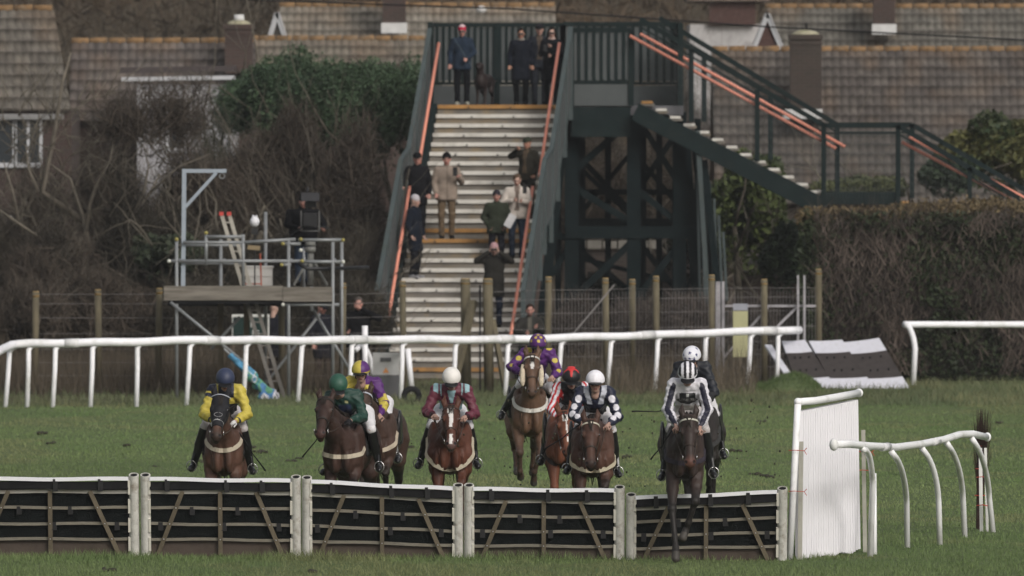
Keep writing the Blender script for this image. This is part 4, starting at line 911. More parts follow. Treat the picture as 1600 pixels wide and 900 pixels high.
for (x, yt, Y, w_, lab, n, cc) in (
    (330, 150, 238, 110, 'dark shrub against the white wall of the red roofed house', 4200, ((.02,.024,.016),(.07,.065,.048))),
    (60, 235, 237, 200, 'brown twiggy shrub in front of the white windows of the brick house', 7000, (D0,B1)),
    (190, 190, 238, 150, 'brown twiggy shrub hiding the brick wall between the two left houses', 9000, (D0,B1)),
    (548, 150, 232.5, 160, 'tall brown bare shrub touching the outer side of the stairs', 11000, (B0,B1)),
    (450, 118, 234, 220, 'tallest brown bare shrub in front of the evergreen bushes', 13000, (B0,B1)),
    (330, 175, 233, 200, 'brown bare shrub behind the davit hoist', 11000, (B0,B1)),
    (235, 250, 231, 190, 'dark bare shrub between the bare tree and the scaffold', 10000, (D0,D1)),
    (552, 330, 229, 110, 'low bare shrub at the bottom of the stairs beside the cameraman', 8000, (B0,D1)),
    (480, 320, 229, 170, 'low dark shrub right behind the cameraman', 9000, (D0,D1)),
    (350, 330, 229, 170, 'low dark shrub seen through the scaffold tubes', 9000, (D0,D1)),
    (90, 330, 230, 200, 'dense low bare shrub under the bare tree', 10000, (D0,B1)),
    (-20, 290, 232, 180, 'bare shrub cut by the picture edge below the white windows', 8000, (B0,D1)),
    (170, 400, 228, 200, 'low tangled shrub behind the second and third fence posts', 8000, (D0,B1)),
    (40, 420, 227, 180, 'low tangled shrub behind the first fence post', 7000, (D0,B1)),
    (300, 420, 227, 180, 'low tangled shrub behind the scaffold foot', 7000, (D0,D1)),
    (420, 430, 227, 160, 'low tangled shrub behind the green sign', 6000, (D0,D1)),
    (540, 430, 227, 150, 'low tangled shrub behind the man with hand on face', 6000, (D0,D1))):
    shrub(x, yt, Y, w_, lab, k, n, cc); k += 1
# ivy leaves grown through some of them
def ever(x, yt, yb, Y, wpx, label, seed, n, cols, name='evergreen_bush', size=.07, dep=1.4, group=None, lumps=16, cat='bush'):
    rg = np.random.default_rng(seed); zt, zb = PZ(yt, Y), max(.1, PZ(yb, Y)); w_ = wpx/FPX*Y/2; h = (zt-zb)/2
    T = thing(name, (PX(x, Y), Y, 0), label, cat, group)
    q = MB(); limb(q, (PX(x, Y), Y, 0), (.05, 0, 1), (zb+h), .11, 2, rg); q.build('trunk', BARK, T, True)
    leaf_mesh('foliage', n, (PX(x, Y), Y, zb+h), (w_, dep, h), T, cols, rg, size, lumps)
    return T
E0, E1 = (.018,.036,.019), (.072,.116,.058)
gp = 'evergreen bushes in front of the middle house'
for (x, yt, yb, Y, w_, lab, n) in ((450, 62, 260, 243, 170, 'dark evergreen bush nearest the house chimney at the left of the row', 15000),
    (560, 72, 300, 242, 180, 'broad evergreen bush in the middle of the row below the red chimney', 17000),
    (635, 66, 330, 241, 130, 'evergreen bush pressed against the side of the stairs', 13000),
    (402, 88, 260, 245, 130, 'small evergreen bush beside the brick chimney stack', 11000)):
    ever(x, yt, yb, Y, w_, lab, k, int(n*2.6), (E0, E1), group=gp, size=.038, lumps=40); k += 1
ever(265, 350, 460, 228.5, 130, 'ivy covered bush behind the post of the davit hoist', k, 5000, ((.014,.022,.012),(.04,.05,.027))); k += 1
ever(1170, 215, 470, 241, 150, 'green conifer bush below the side stairs', k, 19000, ((.018,.030,.010),(.085,.110,.030))); k += 1
ever(1225, 330, 480, 238, 70, 'dark green bush between the conifer and the clipped hedge', k, 8000, ((.010,.020,.010),(.035,.055,.026))); k += 1
ever(1350, 268, 330, 240, 150, 'low yellow green bush under the side landing', k, 7000, ((.035,.045,.018),(.11,.12,.045))); k += 1
ever(1565, 170, 330, 244, 170, 'green and gold bush in front of the large roof', k, 16000, ((.014,.030,.012),(.10,.095,.03))); k += 1
ever(1480, 240, 320, 239, 110, 'dark green low bush behind the lower side stairs', k, 7000, ((.012,.024,.012),(.04,.06,.03))); k += 1
ever(1085, 330, 470, 244, 90, 'dark bush behind the outer tower leg', k, 6000, (D0, (.04,.05,.03))); k += 1
ever(940, 420, 600, 240.5, 120, 'dark ground bush below the tower braces', k, 6000, (D0, (.035,.045,.03))); k += 1
for (x, yt, Y, w_, lab, n, cc) in ((930, 185, 249, 130, 'brown bare shrub behind the tower legs on the stairs side', 10000, ((.022,.018,.013),(.055,.042,.03))),
    (1030, 190, 249, 120, 'brown bare shrub behind the middle tower leg', 10000, ((.022,.018,.013),(.06,.046,.032))),
    (1100, 250, 250, 90, 'brown bare shrub behind the outer tower leg', 7000, ((.022,.018,.013),(.055,.042,.03))),
    (1120, 45, 300, 110, 'pale twiggy tree in front of the far house', 3500, ((.06,.05,.045),(.15,.13,.12))),
    (1055, 20, 296, 90, 'grey brown twiggy tree beside the deck balustrade', 6000, ((.05,.045,.04),(.12,.10,.085)))):
    shrub(x, yt, Y, w_, lab, k, n, cc, group='bare shrubs behind the footbridge'); k += 1
for (x, w_, lab) in ((900, 90, 'scrub behind wire fence at the foot of the stairs'), (985, 100, 'scrub behind wire fence below the middle tower leg'), (1070, 100, 'scrub behind wire fence below the outer tower leg'), (1200, 110, 'scrub behind wire fence beside the hedge')):
    shrub(x, 455, 226, w_, lab, k, 6000, ((.030,.024,.02),(.085,.068,.058)), group='low scrub behind the wire fence', dep=1.0, stems=3); k += 1
# bare tree with pale limbs
rg = np.random.default_rng(5)
BT = thing('bare_tree', (PX(150, 226), 226, 0), 'leafless tree with pale grey forking limbs in front of the brick house', 'tree'); BT.location.y = 231.5; ORG[BT.name] = Vector(BT.location)
q = MB(); Yt = 231.5
def L3(pts, r): 
    q.tube([PT(x, y, Yt+dy) for x, y, dy in pts], [r*(1-.75*i/(len(pts)-1)) for i in range(len(pts))], 8)
base = PT(160, 600, Yt); base.z = -.05
q.tube([base, PT(158, 500, Yt), PT(148, 430, Yt)], [.16,.14,.12], 10)
L3([(148,432,0),(120,400,0),(75,380,-.2),(30,350,-.3),(-5,325,-.4)], .06)
L3([(148,432,0),(142,400,0),(130,340,.1),(110,280,.2),(70,250,.3)], .07)
L3([(135,360,0),(140,320,.1),(150,290,0),(172,250,0),(186,180,.1)], .05)
L3([(148,432,0),(180,400,0),(205,340,.2),(235,300,.2),(250,272,.3)], .07)
L3([(205,340,0),(225,300,0),(232,260,0),(225,232,.1)], .04)
L3([(130,345,.2),(66,300,0),(85,210,0),(97,130,.0),(111,82,0)], .075)
L3([(100,200,0),(120,170,0),(150,150,0),(170,120,0)], .02)
L3([(60,300,0),(45,265,0),(40,225,0)], .04); L3([(30,350,0),(20,300,0),(5,250,0)], .04); L3([(180,400,0),(240,380,0),(300,350,0)], .03)
L3([(235,300,0),(280,260,0),(330,240,0)], .025)
q.build('trunk', mat('pale_grey_bark', (.135,.118,.095), .9, .35, 5), BT, True)
q = MB()
for i in range(170):
    a = PT(rg.uniform(0, 280), rg.uniform(150, 420), Yt+rg.uniform(-.3, .5)); limb(q, a, (rg.normal()*.7, rg.normal()*.2, .8), rg.uniform(.4, 1.1), .016, 1, rg)
q.build('crown', BARK, BT, True)
# second bare tree in front of the white wall
BT2 = thing('bare_tree', (PX(300, 229), 229, 0), 'fine twigged leafless tree in front of the white house wall', 'tree'); q = MB()
limb(q, (PX(300, 229), 229, 0), (-.05, 0, 1), 3.4, .11, 3, rg); q.build('trunk', BARK, BT2, True)
twig_mesh('crown', 2600, (PX(250, 229), 229, PZ(190, 229)), (1.2, .9, 1.2), BT2, (B0, B1), rg, ln=(.3, 1.0), wd=.012)
# clipped hedge
rg = np.random.default_rng(77)
HG = thing('clipped_hedge', (PX(1440, 226), 226, 0), 'tall clipped hedge, green edges and bare brown face, behind the leaning boards', 'hedge')
hx0, hx1, hy0, hy1, hz = PX(1248, 225), PX(2100, 225), 224.5, 227.6, PZ(330, 225)
V = []; nx_, nz_ = 60, 12
MB().box(((hx0+hx1)/2+.15, (hy0+hy1)/2+.12, (hz-.25)/2), (hx1-hx0-.5, hy1-hy0-.5, hz-.25)).build('dark_core', mat('hedge_core', (.012,.011,.008), .95), HG)
n = 52000
u = rg.random(n); fx = rg.uniform(hx0, hx1, n); fz = rg.uniform(0, 1, n)**.9*hz; fyv = hy0+.30*(noise2(fx, fz, .6, 4)-.5)*2+np.abs(rg.normal(0, .16, n))
top = u > .72; fyv[top] = rg.uniform(hy0, hy1, top.sum()); fz[top] = hz+rg.normal(0, .06, top.sum())+.34*(noise2(fx[top], fyv[top], 1.3, 2)-.4)-.25*np.exp(-(fx[top]-hx0)/.5)
end = (u < .10); fx[end] = hx0+np.abs(rg.normal(0, .12, end.sum())); fyv[end] = rg.uniform(hy0, hy1, end.sum())
fx = np.where(end, fx+.35*noise2(fz, fyv, .7, 8), fx)
P = np.stack([fx, fyv, fz], 1)
brown = noise2(fx, fz, .9, 12)*.75+noise2(fx, fz, .3, 15)*.35
bare = (~top) & (brown > .52) & (fz > .55) & (fz < hz-.45) & (fx > hx0+.7)
keep = ~(bare & (rg.random(n) < .85))
lowb = (~top)
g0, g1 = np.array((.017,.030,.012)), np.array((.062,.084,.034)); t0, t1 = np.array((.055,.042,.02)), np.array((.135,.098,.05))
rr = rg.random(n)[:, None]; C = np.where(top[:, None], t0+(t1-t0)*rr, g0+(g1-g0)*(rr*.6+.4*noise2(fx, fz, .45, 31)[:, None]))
C = C*np.where(top, 1.1, .58)[:, None]; P, C = P[keep], C[keep]; nn = len(P)  # lit look of the brown top put into the leaf colour
nrm = rg.normal(size=(nn, 3)); nrm /= np.linalg.norm(nrm, axis=1)[:, None]; a = np.cross(nrm, rg.normal(size=(nn, 3))); a /= np.linalg.norm(a, axis=1)[:, None]; b = np.cross(nrm, a); s = (.045*rg.uniform(.5, 1.5, nn))[:, None]
V = np.empty((nn, 4, 3)); V[:,0] = P-a*s; V[:,1] = P+b*s*.5; V[:,2] = P+a*s; V[:,3] = P-b*s*.5
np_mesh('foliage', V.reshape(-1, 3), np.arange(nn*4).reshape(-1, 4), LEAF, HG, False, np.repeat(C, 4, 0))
n = 13000; fx = rg.uniform(hx0+.3, hx1, n); fz = rg.uniform(.1, hz-.1, n); kp = ((noise2(fx, fz, .9, 12)*.75+noise2(fx, fz, .3, 15)*.35) > .47) | (rg.random(n) < .22); fx, fz = fx[kp], fz[kp]; n = len(fx); y = hy0+rg.uniform(-.10, .30, n)
d = np.stack([rg.normal(0, .60, n), rg.normal(0, .35, n), np.ones(n)], 1); d /= np.linalg.norm(d, axis=1)[:, None]; P = np.stack([fx, y, fz], 1)
L_ = rg.uniform(.2, .65, n)[:, None]; s = np.stack([np.ones(n), rg.normal(0, .3, n), -d[:, 0]], 1)*.006; s *= rg.uniform(.5, 2.0, n)[:, None]
V = np.empty((n, 3, 3)); V[:,0] = P-s; V[:,1] = P+s; V[:,2] = P+d*L_; c = (np.array((.040,.030,.025))+np.array((.110,.088,.074))*(rg.random(n)**2)[:, None])*(.35+.8*noise2(fx, fz, .8, 51))[:, None]
np_mesh('bare_stems', V.reshape(-1, 3), np.arange(n*3).reshape(-1, 3), TWIG, HG, False, np.repeat(c, 3, 0))
# wood on the rise far behind
rg = np.random.default_rng(9); n = 90000
P = np.stack([rg.uniform(-40, 40, n), rg.uniform(330, 372, n), np.zeros(n)], 1)
top = 11.5+4*noise2(P[:,0], P[:,1], 7, 3); P[:,2] = gz(P[:,0], P[:,1])+rg.random(n)**.8*top
d = rg.normal(size=(n, 3))*.6; d[:, 2] += .5; d /= np.linalg.norm(d, axis=1)[:, None]; L_ = rg.uniform(.5, 1.9, n)[:, None]; s = np.cross(d, rg.normal(size=(n, 3))); s *= .022
V = np.empty((n, 3, 3)); V[:,0] = P-s; V[:,1] = P+s; V[:,2] = P+d*L_
tt = noise2(P[:,0], P[:,2], 3.5, 21)[:, None]; c = np.array((.045,.038,.028))*(1-tt)+np.array((.105,.072,.045))*tt; c = c*rg.uniform(.7, 1.3, (n, 1))
o = np_mesh('woodland', V.reshape(-1, 3), np.arange(n*3).reshape(-1, 3), TWIG, None, False, np.repeat(c, 3, 0)); setp(o, 'brown leafless woodland on the rise behind all the houses', 'woodland', None, 'stuff')
# ================================================================ bodies: smooth unions of tapered limbs turned into one surface
def cap_(a, b, ra, rb=None, k=.03): return ('c', np.array(a, float), np.array(b, float), ra, ra if rb is None else rb, k)
def ell_(c, r, k=.03, M=None): return ('e', np.array(c, float), np.array(r, float), M, k)
def sub_(c, r, k=.01): return ('s', np.array(c, float), np.array((r, r, r) if isinstance(r, (int, float)) else r, float), None, k)
def pb(p):
    if p[0] == 'c':
        lo = np.minimum(p[1]-p[3], p[2]-p[4]); hi = np.maximum(p[1]+p[3], p[2]+p[4]); return lo, hi
    m = p[2].max() if p[3] is not None else p[2]
    return p[1]-m, p[1]+m
def sdf_mesh(prims, h, cuts=(), wob=0.0, wobs=.1):
    los, his = zip(*[pb(p) for p in prims if p[0] != 's']); lo = np.min(los, 0)-.02-2*h; hi = np.max(his, 0)+.02+2*h
    n = np.ceil((hi-lo)/h).astype(int)+1; ax = [lo[i]+h*np.arange(n[i]) for i in range(3)]
    Fd = np.full(n, 1.0, np.float32)
    for p in prims:
        k = p[-1]; m = k+3*h; a, b = pb(p)
        i0 = np.clip(((a-m-lo)/h).astype(int), 0, n-1); i1 = np.clip(((b+m-lo)/h).astype(int)+2, 1, n)
        sl = tuple(slice(i0[i], i1[i]) for i in range(3))
        X = ax[0][sl[0]][:, None, None].astype(np.float32); Y = ax[1][sl[1]][None, :, None].astype(np.float32); Z = ax[2][sl[2]][None, None, :].astype(np.float32)
        if p[0] == 'c':
            A, B = p[1], p[2]; d = B-A; L2 = max(float(d @ d), 1e-9)
            t = np.clip(((X-A[0])*d[0]+(Y-A[1])*d[1]+(Z-A[2])*d[2])/L2, 0, 1)
            D = np.sqrt((X-A[0]-t*d[0])**2+(Y-A[1]-t*d[1])**2+(Z-A[2]-t*d[2])**2)-(p[3]+(p[4]-p[3])*t)
        else:
            x, y, z = X-p[1][0], Y-p[1][1], Z-p[1][2]
            if p[3] is not None:
                M = p[3]; x, y, z = M[0][0]*x+M[0][1]*y+M[0][2]*z, M[1][0]*x+M[1][1]*y+M[1][2]*z, M[2][0]*x+M[2][1]*y+M[2][2]*z
            r = p[2]; k0 = np.sqrt((x/r[0])**2+(y/r[1])**2+(z/r[2])**2); k1 = np.sqrt((x/r[0]**2)**2+(y/r[1]**2)**2+(z/r[2]**2)**2)
            D = k0*(k0-1)/np.maximum(k1, 1e-6)
        W_ = Fd[sl]
        if p[0] == 's': e = np.maximum(k-np.abs(W_+D), 0)/k; Fd[sl] = np.maximum(W_, -D)+e*e*k*.25
        else: e = np.maximum(k-np.abs(W_-D), 0)/k; Fd[sl] = np.minimum(W_, D)-e*e*k*.25
    if wob or cuts:
        X, Y, Z = np.meshgrid(*ax, indexing='ij')
        if wob: Fd += (wob*(np.sin(X/wobs*2.1+np.sin(Z/wobs*1.7)*1.3)*np.sin(Z/wobs*2.7+X/wobs)+.6*np.sin(Y/wobs*3.1+Z/wobs*2.2))).astype(np.float32)
        for (nn, d) in cuts: Fd = np.maximum(Fd, (X*nn[0]+Y*nn[1]+Z*nn[2]-d).astype(np.float32))
    S = Fd < 0; c = [slice(None, -1), slice(1, None)]
    corners = [(i, j, k) for i in (0,1) for j in (0,1) for k in (0,1)]
    cnt = sum(S[c[i], c[j], c[k]].astype(np.int8) for i, j, k in corners)
    act = (cnt > 0) & (cnt < 8); idx = np.full(act.shape, -1, np.int64); I = np.argwhere(act); idx[tuple(I.T)] = np.arange(len(I))
    acc = np.zeros((len(I), 3)); num = np.zeros(len(I))
    vals = {cc: Fd[I[:,0]+cc[0], I[:,1]+cc[1], I[:,2]+cc[2]] for cc in corners}
    for a in corners:
        for ax_ in range(3):
            if a[ax_] == 0:
                b = list(a); b[ax_] = 1; b = tuple(b); va, vb = vals[a], vals[b]; m = (va < 0) != (vb < 0)
                t = np.where(m, va/np.where(m, va-vb, 1), 0); q = np.tile(np.array(a, float), (len(I), 1)); q[:, ax_] += t
                acc[m] += q[m]; num[m] += 1
    V = (I+acc/np.maximum(num, 1)[:, None])*h+lo
    Fs = []
    for ax_ in range(3):
        o1, o2 = (ax_+1) % 3, (ax_+2) % 3
        s0 = [slice(None)]*3; s1 = [slice(None)]*3; s0[ax_] = slice(None, -1); s1[ax_] = slice(1, None)
        E = S[tuple(s0)] != S[tuple(s1)]; J = np.argwhere(E); J = J[(J[:, o1] > 0) & (J[:, o2] > 0) & (J[:, o1] < n[o1]-1) & (J[:, o2] < n[o2]-1)]
        def cell(d1, d2): Q_ = J.copy(); Q_[:, o1] -= d1; Q_[:, o2] -= d2; return idx[Q_[:,0], Q_[:,1], Q_[:,2]]
        q = np.stack([cell(0,0), cell(1,0), cell(1,1), cell(0,1)], 1)
        ins = S[J[:,0], J[:,1], J[:,2]]; q[~ins] = q[~ins][:, ::-1]; Fs.append(q[(q >= 0).all(1)])
    F = np.vstack(Fs)[:, ::-1]
    return V, F[:, ::-1]
def segd(P, a, b):
    a, b = np.array(a, float), np.array(b, float); d = b-a; t = np.clip(((P-a) @ d)/max(d @ d, 1e-9), 0, 1); return np.linalg.norm(P-a-t[:, None]*d, axis=1), t
def xf(V, loc, M): return V @ np.array(M).T+np.array(loc)
def rotx(a): c, s = math.cos(a), math.sin(a); return np.array(((1,0,0),(0,c,-s),(0,s,c)))
def rotz(a): c, s = math.cos(a), math.sin(a); return np.array(((c,-s,0),(s,c,0),(0,0,1)))
def rotyy(a): c, s = math.cos(a), math.sin(a); return np.array(((c,0,s),(0,1,0),(-s,0,c)))
def joinm(parts):
    Vs, Fs, Cs, n = [], [], [], 0
    for V, F, C in parts: Vs.append(V); Fs.append(F+n); Cs.append(C if C.ndim == 2 else np.tile(C, (len(V), 1))); n += len(V)
    return np.vstack(Vs), np.vstack(Fs), np.vstack(Cs)
# head, facing -y, origin between the ears
_hp = [ell_((0,.015,.03), (.076,.096,.09), .03), ell_((0,-.02,-.035), (.060,.072,.082), .03), cap_((0,-.055,-.088), (0,-.052,-.09), .028, .028, .03),
   cap_((-.03,-.078,.028), (.03,-.078,.028), .014, .014, .02), cap_((0,-.086,.012), (0,-.108,-.022), .010, .015, .012), ell_((-.015,-.096,-.027), (.010,.012,.009), .008), ell_((.015,-.096,-.027), (.010,.012,.009), .008),
   ell_((-.042,-.062,-.018), (.024,.02,.02), .02), ell_((.042,-.062,-.018), (.024,.02,.02), .02),
   ell_((-.078,.012,-.005), (.011,.022,.034), .008), ell_((.078,.012,-.005), (.011,.022,.034), .008),
   cap_((0,.02,-.05), (0,.03,-.17), .054, .058, .03), sub_((-.031,-.098,.008), .020, .012), sub_((.031,-.098,.008), .020, .012),
   cap_((-.018,-.086,-.056), (.018,-.086,-.056), .009, .009, .01), cap_((-.013,-.084,-.066), (.013,-.084,-.066), .009, .009, .006), ell_((-.031,-.076,.006), (.014,.014,.012), .004), ell_((.031,-.076,.006), (.014,.014,.012), .004)]
HEADV, HEADF = sdf_mesh(_hp, .0062)
def head_cols(skin, brow=(.03,.02,.015), stubble=0):
    V = HEADV; C = np.tile(np.array(skin, float), (len(V), 1))
    f = V[:,1] < -.05
    ck = np.exp(-(((np.abs(V[:,0])-.045)/.022)**2+((V[:,2]+.025)/.025)**2))*f; C = C*(1-.35*ck[:,None])+np.array((.42,.12,.09))*.35*ck[:,None]
    eye = f & (((np.abs(V[:,0])-.031)**2+(V[:,2]-.006)**2) < .0105**2); C[eye] = (.05,.04,.035)
    br = f & (np.abs(V[:,2]-.031) < .007) & (np.abs(np.abs(V[:,0])-.032) < .021); C[br] = brow
    lip = f & (np.abs(V[:,2]+.061) < .010) & (np.abs(V[:,0]) < .024); C[lip] = (.30,.10,.09)
    ml = f & (np.abs(V[:,2]+.061) < .0028) & (np.abs(V[:,0]) < .024); C[ml] = (.06,.02,.02)
    if stubble:
        b = (V[:,2] < -.035) & (V[:,1] < .0) & ~lip; C[b] = C[b]*(1-stubble)+np.array(brow)*stubble
    return C
def hand_t(curl):
    pr = [ell_((0,-.004,-.045), (.040,.016,.046), .012), cap_((0,0,0), (0,0,-.03), .024, .026, .015)]
    for i, (x, L_) in enumerate(((-.030,.066), (-.010,.076), (.010,.072), (.030,.056))):
        p = np.array((x, -.004, -.083)); a = 0.15
        for s_, c_ in ((.42, 1), (.32, 1), (.26, 1)):
            a += curl*c_*.9; q = p+np.array((0, -math.sin(a), -math.cos(a)))*L_*s_; pr.append(cap_(p, q, .0088, .0078, .004)); p = q
    p = np.array((.036, -.004, -.03)); q = p+np.array((.026, -.014, -.026)); r_ = q+np.array((.004-.02*curl, -.016-.008*curl, -.028)); pr += [cap_(p, q, .012, .010, .008), cap_(q, r_, .0098, .008, .004)]
    return sdf_mesh(pr, .0042)
HANDS = {'grip': hand_t(1.5), 'relax': hand_t(.45)}
def place_hand(kind, wrist, elbow, side, roll=0.0, s=1.0, palm=(0,1,0)):
    V, F = HANDS[kind]; V = V.copy(); V[:,0] *= -side       # thumb points inward
    if side > 0: F = F[:, ::-1]
    d = Vector(wrist)-Vector(elbow); d.normalize(); z = -d; y = Vector(palm); y = (y-z*y.dot(z)); y = y.normalized() if y.length > .01 else Vector((1,0,0)); x = y.cross(z)
    M = np.array(((x.x, y.x, z.x), (x.y, y.y, z.y), (x.z, y.z, z.z)))
    return xf(V*s, wrist, M), F
SKIN = mat('skin', rough=.55, attr=True, var=.06, vs=30, spec=.3)
CLOTH = mat('outdoor_cloth', rough=.9, attr=True, var=.16, vs=6, bump=.5, bs=9, spec=.15)
SILK = mat('racing_silk', rough=.5, attr=True, var=.13, vs=14, bump=1.0, bs=11, spec=.3)
LEATH = mat('polished_black_leather', (.010,.010,.011), .28, .3, 8, .2, 20, spec=.5)
BREECH = mat('white_breeches', (.60,.59,.61), .6, .08, 8, .4, 16, dirt=(.36,.33,.30), ds=6)
GOGG = mat('goggle_lens', (.012,.012,.016), .12, .1, spec=.8)
SKINS = {'fair': (.36,.23,.185), 'ruddy': (.36,.19,.155), 'tan': (.30,.16,.11), 'dark': (.16,.085,.06)}
def person(px, ft, Y, label, hgt=1.75, zfeet=None, skin='fair', coat='12151f', coat_len=.80, pants='0a0b10', shoes='101010', hat=None, hatc='101010', hair='2a2018', pom=None, el=None, ha=None, hk='relax', yaw=0, lean=0, crouch=0, glasses=False, hood=False, stubble=0, scarf=None, width=1.0, head_turn=0, head_tilt=10, group='spectators on the footbridge stairs', strap=None, gape=None, long_hair=False, stripe=None, group_none=False):
    z0 = PZ(ft, Y) if zfeet is None else zfeet
    loc = Vector((PX(px, Y), Y, z0))
    T = thing('person', loc, label, 'person', None if group_none else group, rz=R(yaw) if yaw else 1e-6); s = hgt/1.78
    Cc = np.array(lin(coat)); w_ = width
    cz = -crouch; ly = -lean
    hipz = .93+cz; J = dict(hip=(.09, 0, hipz), kn=(.11, -.04-.45*crouch, .50+cz*.45), an=(.10, .02, .09))
    sh = np.array((.175*w_, .01+ly*.9, 1.42+cz)); hd = np.array((0, -.015+ly*1.15, 1.635+cz))
    E = [np.array(e, float) for e in (el or ((-.25,.03,1.15), (.25,.03,1.15)))]; Hn = [np.array(e, float) for e in (ha or ((-.26,-.07,.91), (.26,-.07,.91)))]
    E = [e+np.array((0, ly*.8, cz)) for e in E]; Hn = [e+np.array((0, ly*.9, cz)) for e in Hn]
    pr = [ell_((0,ly*.5,1.25+cz), (.14*w_,.095,.22), .04), ell_((0,0,hipz+.03), (.14,.1,.13), .04), cap_((0,.02+ly,1.40+cz), (0,.012+ly*1.1,1.53+cz), .062, .055, .04), cap_((-sh[0],sh[1],sh[2]), sh, .06, .06, .05)]
    for i, sg in enumerate((-1, 1)):
        S_ = np.array((sg*sh[0], sh[1], sh[2])); pr += [cap_(S_, E[i], .050, .038, .03), cap_(E[i], Hn[i], .036, .026, .02)]
        m = lambda p: np.array((p[0]*sg, p[1], p[2])); pr += [cap_(m(J['hip']), m(J['kn']), .078, .052, .04), cap_(m(J['kn']), m(J['an']), .05, .038, .03), cap_(m(J['an']), m((J['an'][0]+.01, -.08, .05)), .028, .018, .02)]
    V, F = sdf_mesh(pr, .022); parts = [(V, F, np.array(SKINS[skin]))]
    Mh = rotz(R(head_turn)) @ rotx(R(head_tilt)); parts.append((xf(HEADV, hd, Mh), HEADF, head_cols(SKINS[skin], lin(hair), stubble)))
    for i, sg in enumerate((-1, 1)):
        hv, hf = place_hand(hk if isinstance(hk, str) else hk[i], Hn[i], E[i], sg, s=.92); parts.append((hv, hf, np.array(SKINS[skin])))
    V, F, C = joinm(parts); body = np_mesh('body', V*s, F, SKIN, T, True, C)
    # coat
    cl = coat_len+cz*.6
    pr = [ell_((0,ly*.6,1.27+cz), (.195*w_,.135,.23), .05), ell_((0,ly*.2,1.06+cz), (.185*w_,.14,.20), .06), cap_((-sh[0]+.02,sh[1],sh[2]-.01), (sh[0]-.02,sh[1],sh[2]-.01), .072, .072, .06), cap_((0,.02+ly,1.44+cz), (0,.015+ly*1.05,1.50+cz), .078, .07, .03)]
    pr += [cap_((-.075,-.0,1.0+cz), (-.085,-.02,cl+.05), .115*w_, .125*w_, .07), cap_((.075,0,1.0+cz), (.085,-.02,cl+.05), .115*w_, .125*w_, .07)]
    for i, sg in enumerate((-1, 1)):
        S_ = np.array((sg*sh[0], sh[1], sh[2]-.01)); d = (Hn[i]-E[i]); pr += [cap_(S_, E[i], .076, .062, .04), cap_(E[i], E[i]+d*.86, .060, .048, .03)]
    if hood: pr += [cap_((0,.07+ly,1.50+cz), (0,.09+ly,1.45+cz), .085, .08, .05)]
    V, F = sdf_mesh(pr, .018, cuts=[((0,0,-1), -cl)], wob=.004, wobs=.11)
    C = np.tile(Cc, (len(V), 1)); 
    if gape is not None:      # open front showing what is worn underneath
        g_ = (V[:,1] < ly*.5-.04) & (np.abs(V[:,0]) < .05+.02*np.sin(V[:,2]*9)) & (V[:,2] > 1.0+cz); C[g_] = lin(gape)
    zp = (V[:,1] < ly*.5-.05) & (np.abs(V[:,0]) < .009); C[zp] = C[zp]*.6
    if strap:
        dd = np.abs((V[:,0]+.16)-(1.46-V[:,2])*.62); C[(dd < .014) & (V[:,1] < 0)] = lin(strap)
    np_mesh('coat', V*s, F, CLOTH, T, True, C)
    pr = [ell_((0,0,hipz), (.15,.115,.14), .05)]
    for sg in (-1, 1):
        m = lambda p: np.array((p[0]*sg, p[1], p[2])); pr += [cap_(m(J['hip']), m(J['kn']), .094, .070, .04), cap_(m(J['kn']), m(J['an']), .068, .058, .03)]
    V, F = sdf_mesh(pr, .018, wob=.004, wobs=.07); np_mesh('trousers', V*s, F, CLOTH, T, True, np.tile(np.array(lin(pants)), (len(V), 1)))
    for sg in (-1, 1):
        V, F = sdf_mesh([cap_((sg*.105,.045,.05), (sg*.12,-.13,.035), .047, .040, .03), cap_((sg*.10,.03,.06), (sg*.10,.02,.12), .05, .05, .03)], .014, cuts=[((0,0,-1), .0)])
        np_mesh('shoe', V*s, F, CLOTH, T, True, np.tile(np.array(lin(shoes)), (len(V), 1)))
    # hair and headwear share the head's turn
    hc = np.array(lin(hair))
    if hat != 'beanie' or long_hair:
        pr = [ell_((0,.025,.04), (.084,.098,.092), .01)]
        if long_hair: pr += [cap_((-.07,.03,.0), (-.095,.02,-.20), .035, .05, .04), cap_((.07,.03,.0), (.095,.02,-.20), .035, .05, .04), cap_((0,.09,0), (0,.09,-.22), .06, .07, .05)]
        V, F = sdf_mesh(pr+[sub_((0,-.10,-.03), (.062,.09,.085), .01)], .011, wob=.002, wobs=.03); np_mesh('hair', xf(V, hd, Mh)*s, F, CLOTH, T, True, np.tile(hc, (len(V), 1)))
    if hat:
        if hat == 'beanie':
            pr = [ell_((0,.018,.052), (.088,.104,.098), .02), cap_((0,.0,.03), (0,.02,.03), .078, .085, .02)]; cuts = [((0,.25,-1), -.028)]
        else:
            pr = [ell_((0,.018,.065), (.090,.108,.070), .02)]; cuts = [((0,.1,-1), -.035)]
        V, F = sdf_mesh(pr, .010, cuts=cuts); C = np.tile(np.array(lin(hatc)), (len(V), 1))
        if stripe: C[V[:,2] > .10] = lin(stripe)
        ho = np_mesh('hat', xf(V, hd, Mh)*s, F, CLOTH, T, True, C)
        if hat == 'cap':
            V, F = sdf_mesh([ell_((0,-.11,.045), (.065,.06,.010), .01)], .008); np_mesh('peak', xf(V, hd, Mh)*s, F, CLOTH, ho, True, np.tile(np.array(lin(hatc))*.8, (len(V), 1)))
        if pom: V, F = sdf_mesh([ell_((0,.02,.165), (.035,.035,.033))], .01, wob=.003, wobs=.02); np_mesh('bobble', xf(V, hd, Mh)*s, F, CLOTH, ho, True, np.tile(np.array(lin(pom)), (len(V), 1)))
